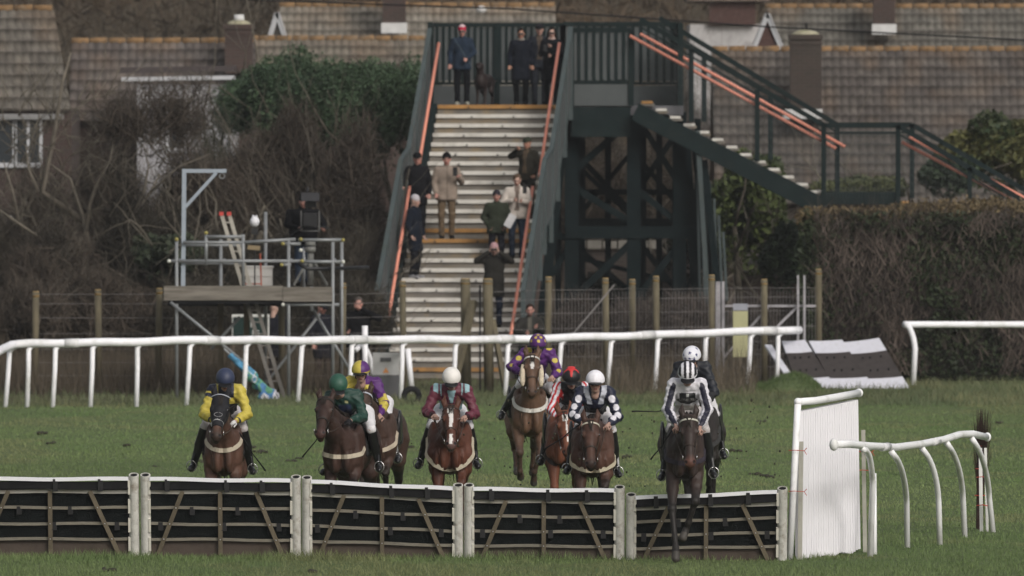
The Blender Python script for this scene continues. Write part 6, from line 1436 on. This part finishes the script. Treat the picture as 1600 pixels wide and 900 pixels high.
# ---- 3 purple and yellow, behind
T, H, b = horse(590, 147.6, 'dark bay racehorse half hidden behind the horse in green colours', (-.10,-.78,1.84), (-.12,-1.14,1.40), coat=(.052,.028,.020), brow=(.35,.37,.42), yaw=-5, gz0=(1.30,1.05), girth=(.42,.36,.28))
def j3(V, I):
    C = paint(V, PUR); x = V[:,0]-I['mid'][0]; a = I['arm']
    C[(a == 0) & (x < .02)] = YEL
    C[(a != 0) & (((I['t'] > .75) & (I['t'] < 1.45)))] = YEL; C[(a > 0) & (V[:,0] > I['E'][1][0]-.01) & (I['t'] > .6) & (I['t'] < 1.6)] = YEL; C[(a < 0) & (I['t'] < .5)] = YEL
    C[(a == 0) & (np.abs(x-.06) < .035) & (V[:,2] < I['mid'][2]-.02)] = YEL; C[(a > 0) & (I['t'] > .95) & (I['t'] < 1.12)] = PUR; return C
_, W3, _, _ = rider(585, 147.6, 'jockey in purple and yellow quartered silks with halved cap', j3, lambda v: YEL if v[0] < .012 else PUR, tilt=14, dx=-.16, yaw=-5, rim=YEL, sh=((-.17,-.06,1.93),(.19,-.02,1.90)), ha=((-.1,-.42,1.56),(.16,-.42,1.52)), an=((-.355,.24,.98),(.30,.2,.98)), kn=((-.3,-.02,1.38),(.2,-.02,1.38)))
reins(T, b, W3, 0)
# ---- 2 green
T, H, b = horse(541, 142.9, 'dark bay racehorse turning its head beside a rider in plain green', (-.15,-.82,1.88), (-.16,-1.26,1.46), coat=(.045,.023,.017), dark=(.014,.011,.010), yaw=-7, nbx=-.05, gz0=(1.24,1.13), bridle=(.02,.018,.016), nose=(.02,.018,.016), muzc=(.05,.025,.022), gx=.25, chest=.9)
def j2(V, I):
    C = paint(V, GRE); x = V[:,0]-I['mid'][0]; C[(I['arm'] == 0) & (np.abs(x-.02) < .08) & (V[:,1] < .1) & (V[:,2] < I['mid'][2]-.10)] = (.02,.03,.07); C[(I['arm'] == 0) & (np.abs(x-.05) < .02) & (V[:,2] < I['mid'][2]-.05) & (V[:,2] > I['mid'][2]-.08)] = (.4,.38,.2); return C
_, W2, _, _ = rider(552, 142.9, 'jockey in plain dark green silks and cap leaning over the neck', j2, lambda v: (.020,.075,.050), tilt=38, dx=-.12, dz=-.05, yaw=-7, head=(-.04,-.24,2.06), turn=8, sh=((-.17,-.08,1.90),(.17,-.02,1.92)), el=((-.26,-.26,1.70),(.26,-.12,1.66)), ha=((-.16,-.46,1.60),(.05,-.44,1.60)), an=((-.40,.20,.98),(.32,.26,1.02)), gloves='16161a')
reins(T, b, W2, 0); whip((-.22,-.42,1.56), (-.55,-.30,1.12), T.location, 'thin black whip held by the jockey in plain green')
# ---- 4 maroon
def bz4(t, u): return ((t > .10) & (t < .62) & (np.abs(u-.004*np.sin(t*20)) < .030-.022*t)) | ((t >= .74) & (t < .97) & (np.abs(u) < .018)) | ((t > .08) & (t < .22) & (np.abs(u+.008) < .034))
T, H, b = horse(703, 143.9, 'chestnut racehorse with a broad white blaze under the rider in maroon', (.02,-.84,1.75), (.02,-1.24,1.29), coat=(.092,.032,.018), dark=(.030,.014,.010), points=False, muzc=(.10,.06,.055), blaze=bz4, gz0=(1.34,.93), gx=.27, bridle=(.05,.025,.018), girth=(.45,.40,.31), cloth=(.02,.02,.02), legs=None, chest=1.1, ga=1.0)
def j4(V, I):
    C = paint(V, MAR); x = V[:,0]-I['mid'][0]; a = I['arm']; f = V[:,1] < I['mid'][1]+.08
    C[(a == 0) & (np.abs(np.abs(x)-.145) < .022)] = SKY_; C[(a != 0) & (I['t'] < .16) & (np.abs(np.abs(x)-.20) < .03)] = SKY_
    dzv = I['mid'][2]-V[:,2]; C[(a == 0) & f & (np.abs(x) < .05-.25*np.clip(dzv-.03, 0, .2)) & (dzv > .0) & (dzv < .17)] = SKY_
    C[(a == 0) & (V[:,2] < I['chest'][2]-.08) & (np.abs(x) > .09)] = SKY_; C[(a != 0) & (I['t'] > 1.72)] = (.03,.008,.012); return C
_, W4, _, _ = rider(703, 143.9, 'jockey in maroon silks with light blue seams and white helmet', j4, lambda v: (.68,.66,.63), tilt=34, dx=.02, dz=0, el=((-.34,-.14,1.66),(.33,-.14,1.64)), sh=((-.19,-.06,1.92),(.19,-.06,1.92)), ha=((-.20,-.42,1.62),(.18,-.42,1.60)), kn=((-.30,-.02,1.43),(.30,-.02,1.43)), an=((-.42,.22,1.03),(.36,.22,1.03)))
reins(T, b, W4, 0)
# ---- 5 purple with yellow spots, far
lg5 = dict(FL=[(-.17,-.22,.98),(-.16,-.50,.66),(-.15,-.36,.40),(-.14,-.24,.36),(-.13,-.16,.30)], FR=[(.15,-.22,.98),(.13,-.36,.62),(.06,-.20,.38),(.06,-.10,.30),(.06,-.04,.22)], HL=[(-.15,1.05,1.15),(-.16,.85,.92),(-.14,1.15,.66),(-.13,.95,.42),(-.13,.85,.34)], HR=[(.15,1.05,1.15),(.16,1.0,.9),(.14,1.40,.68),(.13,1.55,.40),(.13,1.64,.30)])
T, H, b = horse(827, 158.0, 'light bay racehorse with white cheekpieces galloping behind the others', (.0,-.72,2.02), (-.02,-1.06,1.54), coat=(.11,.06,.036), dark=(.06,.036,.026), legs=lg5, sheep=True, brow=(.55,.53,.5), nose=(.05,.03,.02), gz0=(1.42,1.24), ga=.85, gx=.26, girth=(.55,.53,.5), zoff=.05, blaze=lambda t, u: (t > .22) & (t < .40) & (np.abs(u) < .026-.10*np.abs(t-.30)), chest=.9, yaw=3, points=True)
sp_ = []
def j5(V, I):
    C = paint(V, PUR); S, E, W_ = I['S'], I['E'], I['W']
    for i, sg in enumerate((-1, 1)):
        for t, o in ((.34,(sg*.02,-.07,.0)), (.92,(0,-.06,0)), (-.1,(sg*-.02,-.04,.06))):
            c = S[i]+(E[i]-S[i])*t+np.array(o); C[np.linalg.norm((V-c)*np.array((1,.6,1.25)), axis=1) < .044] = YEL
    for o in ((-.12,-.06,.05), (.0,-.1,-.16)):
        c = I['mid']+np.array(o); C[np.linalg.norm((V-c)*np.array((1,.5,1)), axis=1) < .04] = YEL
    return C
def h5(v):
    for a, b_ in ((-1.57, .95), (-2.7, 1.15), (-.44, 1.15), (-1.57, .1), (-2.2, .55), (-.9, .55), (1.5, .9)):
        c = np.array((.112*math.sin(b_)*math.cos(a), .018+.134*math.sin(b_)*math.sin(a), .030+.118*math.cos(b_)))
        if np.linalg.norm(v-c) < .021: return YEL
    return PUR
_, W5, _, _ = rider(836, 158.0, 'jockey in purple silks and cap with yellow spots at the back', j5, h5, dz=.08, dx=.03, zoff=.05, tilt=24, yaw=3, sh=((-.18,-.06,1.93),(.19,-.04,1.92)), el=((-.40,-.14,1.78),(.32,-.12,1.70)), ha=((-.22,-.44,1.74),(.20,-.42,1.68)), kn=((-.28,-.04,1.52),(.30,-.02,1.45)), an=((-.50,.15,1.20),(.33,.24,1.10)))
reins(T, b, W5, 0)
# ---- 6 red and black
T, H, b = horse(884, 146.6, 'bright chestnut racehorse with a thin white stripe under the red and black rider', (-.02,-.72,1.60), (.02,-1.05,1.12), coat=(.16,.055,.028), dark=(.05,.022,.014), points=False, blaze=lambda t, u: ((t > .08) & (t < .26) & (np.abs(u) < .030)) | ((t > .2) & (t < .75) & (np.abs(u-.01) < .008)), gz0=(1.2,.85), girth=(.03,.02,.02), gx=.24, bridle=(.15,.03,.02), chest=.95)
def j6(V, I):
    C = paint(V, BLK); a = I['arm']; S, E, W_ = I['S'], I['E'], I['W']
    for i, sg in enumerate((-1, 1)):
        m_ = (a == sg)*1 > 0; ax_ = E[i]-S[i]; q_ = V-S[i]; k_ = np.sin((V[:,0]*sg*.9+V[:,1]*.5+V[:,2]*.25)*95)
        C[m_] = WHT; C[m_ & (k_ > .1)] = RED; C[m_ & (I['t'] > 1.8)] = BLK
    return C
def h6(v):
    th = math.atan2(v[1]-.018, v[0]); r_ = math.hypot(v[0], (v[1]-.018)*.84)
    return (.50,.03,.03) if r_ < .050+.050*max(0, math.cos(5*(th+math.pi/2)))**1.5 and v[2] > .04 else BLK
_, W6, _, _ = rider(889, 146.8, 'jockey with black cap, red star and red and white striped sleeves', j6, h6, dz=-.06, dx=.03, tilt=30, el=((-.28,-.16,1.66),(.22,-.14,1.66)), ha=((-.13,-.42,1.50),(.1,-.4,1.5)), an=((-.38,.2,.98),(.3,.2,.98)), gloves='0c0c0e', kn=((-.28,-.02,1.42),(.28,-.02,1.42)))
reins(T, b, W6, 0); whip((-.02,-.48,1.50), (-.30,-.35,1.05), T.location, 'thin brown whip held by the red and black jockey')
# ---- 7 navy with white spots
T, H, b = horse(926, 142.7, 'bay racehorse with lowered head under the navy spotted rider', (-.03,-.66,1.60), (-.03,-.97,1.10), coat=(.078,.036,.024), dark=(.026,.018,.015), brow=(.45,.42,.34), girth=(.43,.38,.28), gz0=(1.16,.96), gx=.25, nose=(.03,.02,.015), chest=1.0, hscale=1.02, cloth=(.18,.04,.035))
def j7(V, I):
    C = paint(V, NAV); S, E, W_ = I['S'], I['E'], I['W']; x = V[:,0]-I['mid'][0]; dzv = I['mid'][2]-V[:,2]; a = I['arm']
    C[(a == 0) & (V[:,1] < I['mid'][1]+.06) & (np.abs(np.abs(x)-(.115-.3*np.clip(dzv, 0, .2))) < .036) & (dzv > -.12) & (dzv < .15)] = (.42,.44,.50)
    C[(a == 0) & (V[:,1] < I['waist'][1]) & (dzv > .2)] = BLK
    for i, sg in enumerate((-1, 1)):
        for t, o, r_ in ((.28,(0,-.07,.0),.045), (.62,(sg*.02,-.07,0),.04), (.98,(0,-.065,0),.045), (1.45,(0,-.04,.03),.038)):
            c = (S[i]+(E[i]-S[i])*t if t < 1 else E[i]+(W_[i]-E[i])*(t-1))+np.array(o); C[np.linalg.norm((V-c)*np.array((1,.6,.9)), axis=1) < r_] = WHT
    return C
_, W7, _, _ = rider(930, 142.7, 'jockey in navy silks with white spots and white helmet', j7, lambda v: (.74,.73,.78), tilt=12, head=(0,-.18,2.065), el=((-.31,-.16,1.66),(.31,-.16,1.64)), sh=((-.18,-.06,1.92),(.18,-.06,1.92)), ha=((-.15,-.42,1.56),(.16,-.42,1.54)), kn=((-.27,-.02,1.42),(.26,-.02,1.42)), an=((-.37,.2,1.0),(.30,.2,.96)))
reins(T, b, W7, 0); whip((-.16,-.5,1.55), (-.62,-.30,1.22), T.location, 'thin brown whip held by the navy and white jockey')
# ---- 9 behind the leader
lg9 = None
T, H, b = horse(1092, 146.2, 'nearly black racehorse mostly hidden behind the leading horse', (-.16,-.70,1.86), (-.20,-1.0,1.40), coat=(.022,.018,.017), dark=(.012,.010,.010), gz0=(1.3,1.0), girth=(.03,.03,.03), yaw=-3, zoff=.12)
j9 = lambda V, I: paint(V, (.014,.016,.022), ((I['arm'] != 0) & (I['t'] > 1.2), (.012,.012,.014)))
def h9(v):
    for a, b_ in ((-1.57, .8), (-2.5, 1.2), (-.7, 1.15), (-1.57, 1.4), (0.1, .7), (-2.1, 1.45), (-1.1, 1.5)):
        c = np.array((.112*math.sin(b_)*math.cos(a), .018+.134*math.sin(b_)*math.sin(a), .030+.118*math.cos(b_))); dv = v-c; r_ = np.linalg.norm(dv)
        if r_ < .012+.011*max(0, math.cos(5*math.atan2(dv[2], dv[0]+dv[1]*.3))): return (.02,.025,.12)
    return (.66,.66,.72)
_, W9, _, _ = rider(1089, 146.2, 'jockey in black silks and a white cap with dark blue stars', j9, h9, dz=.12, dx=-.06, zoff=.10, tilt=25, turn=-10, yaw=-3)
reins(T, b, W9, 0)
# ---- 8 the leader, landing over the hurdle
lg8 = dict(FL=[(-.15,-.24,.95),(-.16,-.50,.52),(-.13,-.62,.18),(-.12,-.68,.06),(-.12,-.76,-.07)], FR=[(.14,-.24,.95),(.12,-.54,.62),(.04,-.44,.36),(.01,-.40,.27),(-.03,-.45,.17)], HL=[(-.15,1.05,1.25),(-.17,.80,1.1),(-.15,1.20,1.0),(-.14,1.42,1.12),(-.14,1.52,1.18)], HR=[(.15,1.05,1.25),(.17,.85,1.1),(.15,1.25,1.0),(.14,1.48,1.12),(.14,1.58,1.18)])
T, H, b = horse(1070, 137.95, 'dark bay racehorse landing over the last hurdle with its forelegs down', (.04,-.72,1.66), (.05,-.98,1.12), coat=(.038,.024,.020), dark=(.016,.014,.013), legs=lg8, zoff=.13, brow=(.45,.44,.38), girth=(.025,.02,.03), gz0=(1.25,1.08), muzc=(.09,.04,.03), nose=(.03,.02,.015), chest=.80)
def j8(V, I):
    C = paint(V, WHT); a = I['arm']; S, E, W_ = I['S'], I['E'], I['W']; x = V[:,0]-I['mid'][0]; dzv = I['mid'][2]-V[:,2]
    for i, sg in enumerate((-1, 1)):
        for (A, B) in ((S[i], E[i]), (E[i], W_[i])):
            dd, t = segd(V, A+np.array((0,-.06,0)), B+np.array((0,-.06,0))); C[(a == sg) & (dd < .036) & (V[:,1] < (A[1]+(B[1]-A[1])*t))] = (.012,.012,.026)
    C[(a == 0) & (V[:,1] < I['mid'][1]+.05) & (np.abs(x) < .135) & (dzv > .10) & (dzv < .24)] = (.010,.011,.012)
    C[(a == 0) & (V[:,1] < I['mid'][1]+.05) & (np.abs(x) < .017) & (np.abs(dzv-.135) < .02)] = (.35,.36,.35)
    C[(a == 0) & (V[:,1] < I['mid'][1]+.05) & (np.abs(x) < .105) & (np.abs(dzv-.178) < .0065) & (np.modf(np.abs(x)*45)[0] < .7)] = (.22,.22,.21)
    C[(a == 0) & (V[:,1] < I['mid'][1]+.05) & (np.abs(x) < .115) & (np.abs(dzv-.198) < .005)] = (.16,.16,.16)
    C[(a == 0) & (dzv > .26)] = (.36,.34,.32); return C
def h8(v):
    if v[2] < .040: return (.72,.72,.78)
    return (.010,.010,.014) if math.sin(v[0]*105+1.57) < 0 else (.66,.65,.70)
_, W8, _, _ = rider(1074, 137.95, 'jockey in white silks with black striped sleeves and helmet on the leader', j8, h8, zoff=.13, dz=.08, dx=.0, tilt=38, el=((-.27,-.14,1.66),(.27,-.14,1.66)), sh=((-.17,-.06,1.93),(.17,-.06,1.93)), ha=((-.14,-.40,1.50),(.14,-.40,1.48)), kn=((-.25,.0,1.43),(.27,.0,1.43)), an=((-.32,.22,.95),(.33,.22,.98)), breech=mat('grey_white_breeches'))
reins(T, b, W8, 0); whip((-.16,-.44,1.48), (-.42,-.30,1.12), T.location, 'black whip pointing down beside the leading horse')
whip((0,0,0), (-.62,-.1,-.03), PT(1062, 639, 145.8), 'thin black whip stretched sideways behind the leading jockey')
# ================================================================ people on and under the bridge
up1 = ((-.24,-.12,1.22), (.24,-.12,1.22))
YD = 236.4
stepY = lambda y: float(np.interp(y, [165, 360, 376, 590], [235.6, 231.9, 231.2, 227.2]))
def onstep(s): return SP(0, 0, 0)
def stand(px, ft):
    """feet on the tread that a photo row shows"""
    best = None
    for i in range(1, NS+1):
        s, z = prof(i); s2 = prof(i+1)[0] if i < NS else s+.04
        sm = s+(s2-s)*.42 if i != 14 else s+.25*(s2-s); p = ax0+run*sm; y = YH+(CAMH-z)/p.y*FPX
        if best is None or abs(y-ft) < best[0]: best = (abs(y-ft), p.y, z)
    return best[1], best[2]
# deck
person(722, 161, YD, 'woman in red and white bobble hat, navy jacket and crossbody strap', 1.70, DZ, skin='ruddy', coat='1d2836', coat_len=.78, pants='0b0d12', shoes='8a8a80', hat='beanie', hatc='a81c3c', stripe='b8a0a4', glasses=True, strap='39434c', ha=((-.27,-.07,.90), (.10,-.24,1.02)), el=((-.26,.03,1.16), (.26,-.06,1.16)))
person(814, 162, YD-.1, 'woman in glasses and dark navy knee length padded coat on the deck', 1.64, DZ, skin='tan', coat='10141d', coat_len=.58, pants='08090c', glasses=True, hair='120e0c', scarf='77716c', width=1.05)
person(843, 157, YD+1.3, 'man in dark cap and jacket standing behind two women on deck', 1.74, DZ, coat='1c2027', coat_len=.80, pants='22252b', hat='cap', hatc='1a1a1e', hair='40342c', gape='4a4038')
_, Hn, s, _ = person(862, 162, YD-.15, 'woman with long dark wavy hair in black taking a phone picture', 1.66, DZ, skin='fair', coat='0b0c11', coat_len=.55, pants='0a0b0f', hair='0c0908', long_hair=True, glasses=True, scarf='a58f88', el=((-.24,-.06,1.16),(.25,.0,1.16)), ha=((-.06,-.28,1.32),(-.02,-.24,1.12)), hk='grip')
phone(PT(852, 75, YD-.5), 'grey phone held up by the long haired woman')
# dog on the deck
def dog():
    T = thing('dog', (PX(752, YD), YD-.1, DZ), 'chocolate brown dog standing beside the woman in the red hat', 'dog', rz=R(-12))
    pr = [ell_((0,.30,.50), (.125,.36,.15), .06), ell_((0,.02,.52), (.13,.20,.18), .06), ell_((0,.62,.52), (.11,.16,.14), .06), cap_((0,-.05,.60), (0,-.14,.78), .09, .07, .05), ell_((0,-.18,.84), (.075,.085,.07), .03), cap_((0,-.24,.82), (0,-.36,.785), .045, .034, .03), cap_((0,-.24,.80),(0,-.34,.765), .035,.025,.02), ell_((-.075,-.14,.82), (.014,.04,.065), .015), ell_((.075,-.14,.82), (.014,.04,.065), .015), ell_((0,-.385,.80), (.016,.012,.012), .008)]
    for sg in (-1, 1): pr += [cap_((sg*.085,-.02,.50), (sg*.08,.02,.30), .062, .036, .03), cap_((sg*.08,.02,.30), (sg*.08,-.01,.06), .034, .024, .02), cap_((sg*.08,-.01,.04), (sg*.08,-.06,.025), .03, .026, .02), cap_((sg*.08,.64,.50), (sg*.09,.54,.30), .085, .05, .04), cap_((sg*.09,.54,.30), (sg*.08,.72,.20), .045, .028, .02), cap_((sg*.08,.72,.20), (sg*.08,.68,.05), .026, .022, .02), cap_((sg*.08,.68,.035), (sg*.08,.61,.025), .03, .024, .02)]
    pr += [cap_((0,.76,.58), (.06,.98,.50), .032, .022, .03), cap_((.06,.98,.50), (.12,1.12,.53), .022, .012, .02)]
    V, F = sdf_mesh(pr, .0125); C = np.tile(np.array((.018,.011,.010)), (len(V), 1)); C[(V[:,1] < -.375)] = (.01,.008,.008)
    np_mesh('body', V, F, mat('dog_fur', rough=.6, attr=True, var=.2, vs=20, bump=.4, bs=40), T, True, C)
    for sg in (-1, 1): q = MB(); q.sphere((sg*.034,-.25,.855), .011, 8, 6); q.build('eye', mat('horse_eye'), T, True)
    q = MB(); q.tube([(math.cos(a)*.075, -.09+math.sin(a)*.07, .69+math.sin(a)*.03) for a in np.linspace(0, 6.28, 16)], .010, 6); q.build('collar', mat('dark_collar', (.02,.02,.03)), T, True)
dog()
y, z = stand(650, 372); person(652, 372, y, 'man in black coat and flat cap leaning by the handrail on the landing', 1.80, z, skin='ruddy', coat='0c0c10', coat_len=.70, pants='101014', hat='cap', hatc='0e0e10', hair='6a6058', el=((-.30,.0,1.20),(.26,.0,1.14)), ha=((-.30,-.10,1.08),(.24,-.1,.92)))
y, z = stand(697, 372); _, Hn, s, _ = person(698, 372, y, 'man in beige coat, khaki trousers and black woolly hat holding a phone', 1.79, z-.0, skin='ruddy', coat='7c7066', coat_len=.80, pants='5a4c3c', shoes='0c0c0c', hat='beanie', hatc='0c0c0e', el=((-.26,.0,1.14),(.30,-.04,1.18)), ha=((-.22,-.12,.93),(.24,-.26,1.28)), hk=('relax','grip'), width=1.12)
phone(PT(711, 268, y-.35), 'black phone held by the man in the beige coat', big=1.2)
y, z = stand(648, 432); person(648, 432, y, 'white haired woman in long navy coat and trainers facing sideways on the stairs', 1.72, z, skin='fair', coat='0e141f', coat_len=.58, pants='0c0e14', shoes='77777a', hat='beanie', hatc='a8a4a8', hair='a8a4a8', yaw=62, width=.95)
y, z = stand(825, 350); person(824, 350, y, 'man in camouflage cap and dark green jacket raising his arm behind another', 1.72, z, skin='tan', coat='23211b', coat_len=.82, pants='2a2823', hat='cap', hatc='2c3025', el=((-.34,-.10,1.36),(.25,.0,1.14)), ha=((-.10,-.26,1.50),(.22,-.12,.95)), hk='grip', gape='4c4034', yaw=-25)
y, z = stand(806, 398); _, Hn, s, _ = person(808, 398, y, 'person in cream fleece and blue jeans looking down at a phone', 1.76, z, skin='fair', coat='b0a8a0', coat_len=.84, pants='26303f', shoes='14141a', hair='4a3c30', el=((-.30,-.04,1.16),(.26,-.06,1.16)), ha=((-.06,-.26,1.22),(.10,-.26,1.20)), hk='grip', head_tilt=24, gape='6f625a', width=1.1)
phone(PT(820, 296, y-.42), 'black phone held by the person in the cream fleece', big=1.1)
y, z = stand(776, 425); person(776, 425, y, 'person in dark green jacket and grey woolly hat with hands in pockets', 1.62, z, skin='ruddy', coat='272c22', coat_len=.80, pants='15161c', hat='beanie', hatc='29272e', width=1.12, el=((-.30,.04,1.15),(.30,.04,1.15)), ha=((-.17,-.08,.95),(.17,-.08,.95)))
q = MB(); q.box(PT(797, 345, y-.35), (.16, .03, .28), Matrix.Rotation(.5, 3, 'Y')); o = q.build('paper_bag', mat('pale_paper', (.45,.45,.46), .8), None); setp(o, 'pale folded paper held between two people on the stairs', 'paper')
y, z = stand(772, 515); _, Hn, s, _ = person(772, 515, y, 'person in dark olive parka and pink woolly hat raising binoculars', 1.74, z, skin='fair', coat='23221f', coat_len=.66, pants='1b2230', hat='beanie', hatc='9c7d80', el=((-.36,-.12,1.40),(.36,-.12,1.40)), ha=((-.09,-.20,1.60),(.09,-.20,1.60)), hk='grip', width=1.1)
c = Vector((PX(772, y), y-.21, z+1.60)); q = MB(); q.tube([c+Vector((-.032,.04,0)), c+Vector((-.034,-.09,0))], [.02,.028], 10); q.tube([c+Vector((.032,.04,0)), c+Vector((.034,-.09,0))], [.02,.028], 10); q.bar(c+Vector((-.03,0,0)), c+Vector((.03,0,0)), .03); o = q.build('binoculars', BK, None, True); setp(o, 'black binoculars raised by the person in the pink hat', 'binoculars')
# below
YB_ = 223.6
person(828, 600, YB_, 'bearded man in dark jacket crouching at the foot of the handrail', 1.74, 0, skin='ruddy', coat='2b2a28', coat_len=.84, pants='15151a', hair='2a1a14', stubble=.75, crouch=.17, lean=.08, el=((-.28,-.1,1.2),(.28,-.06,1.22)), ha=((-.08,-.28,1.18),(.14,-.24,1.30)), hk='grip', group='people standing below the bridge', gape='5a5750')
person(560, 607, 218.6, 'bald man in black jacket lifting one hand to his face', 1.80, 0, skin='ruddy', coat='0d0d10', coat_len=.80, pants='121216', hair='4a4440', el=((-.28,-.04,1.16),(.40,-.10,1.36)), ha=((-.20,-.26,1.10),(.03,-.20,1.56)), hk='relax', group='people standing below the bridge', width=1.2)
person(503, 607, 218.3, 'person in navy coat and brown trousers half hidden behind scaffold tubes', 1.72, 0, skin='ruddy', coat='16171f', coat_len=.62, pants='39302c', shoes='1a1612', hat='cap', hatc='14141a', yaw=35, group='people standing below the bridge', head_tilt=25)
person(428, 607, 218.0, 'person in dark coat behind the lower ladder and fence post', 1.70, 0, skin='fair', coat='191a21', coat_len=.66, pants='15151a', hat='beanie', hatc='16171c', yaw=160, group='people standing below the bridge', width=1.15)
c_ = PZ(446, 212.5)
person(474, 446, 213.2, 'camera operator in black hooded jacket and jeans on the scaffold platform', 1.72, PZ(446, 212)-.02, skin='ruddy', coat='0a0a0d', coat_len=.80, pants='2a3546', hat='beanie', hatc='08080b', hood=True, el=((-.33,-.08,1.18),(.40,-.06,1.20)), ha=((-.14,-.26,1.12),(.34,-.28,1.10)), hk='grip', yaw=12, group_none=True, width=1.55)
# ================================================================ thin haze over the whole place
hm = bpy.data.materials.new('haze_air'); hm.use_nodes = True; ht_ = hm.node_tree; ht_.nodes.clear()
ho_ = ht_.nodes.new('ShaderNodeOutputMaterial'); pv = ht_.nodes.new('ShaderNodeVolumePrincipled'); pv.inputs['Color'].default_value = (.86,.88,.92,1); pv.inputs['Density'].default_value = .00013
ht_.links.new(pv.outputs[0], ho_.inputs['Volume'])
hz_ = MB().box((0, 385, 23.5), (640, 880, 50)).build('haze', hm, None); hz_['kind'] = 'stuff'; setp(hz_, 'thin even winter haze filling the air', 'haze')
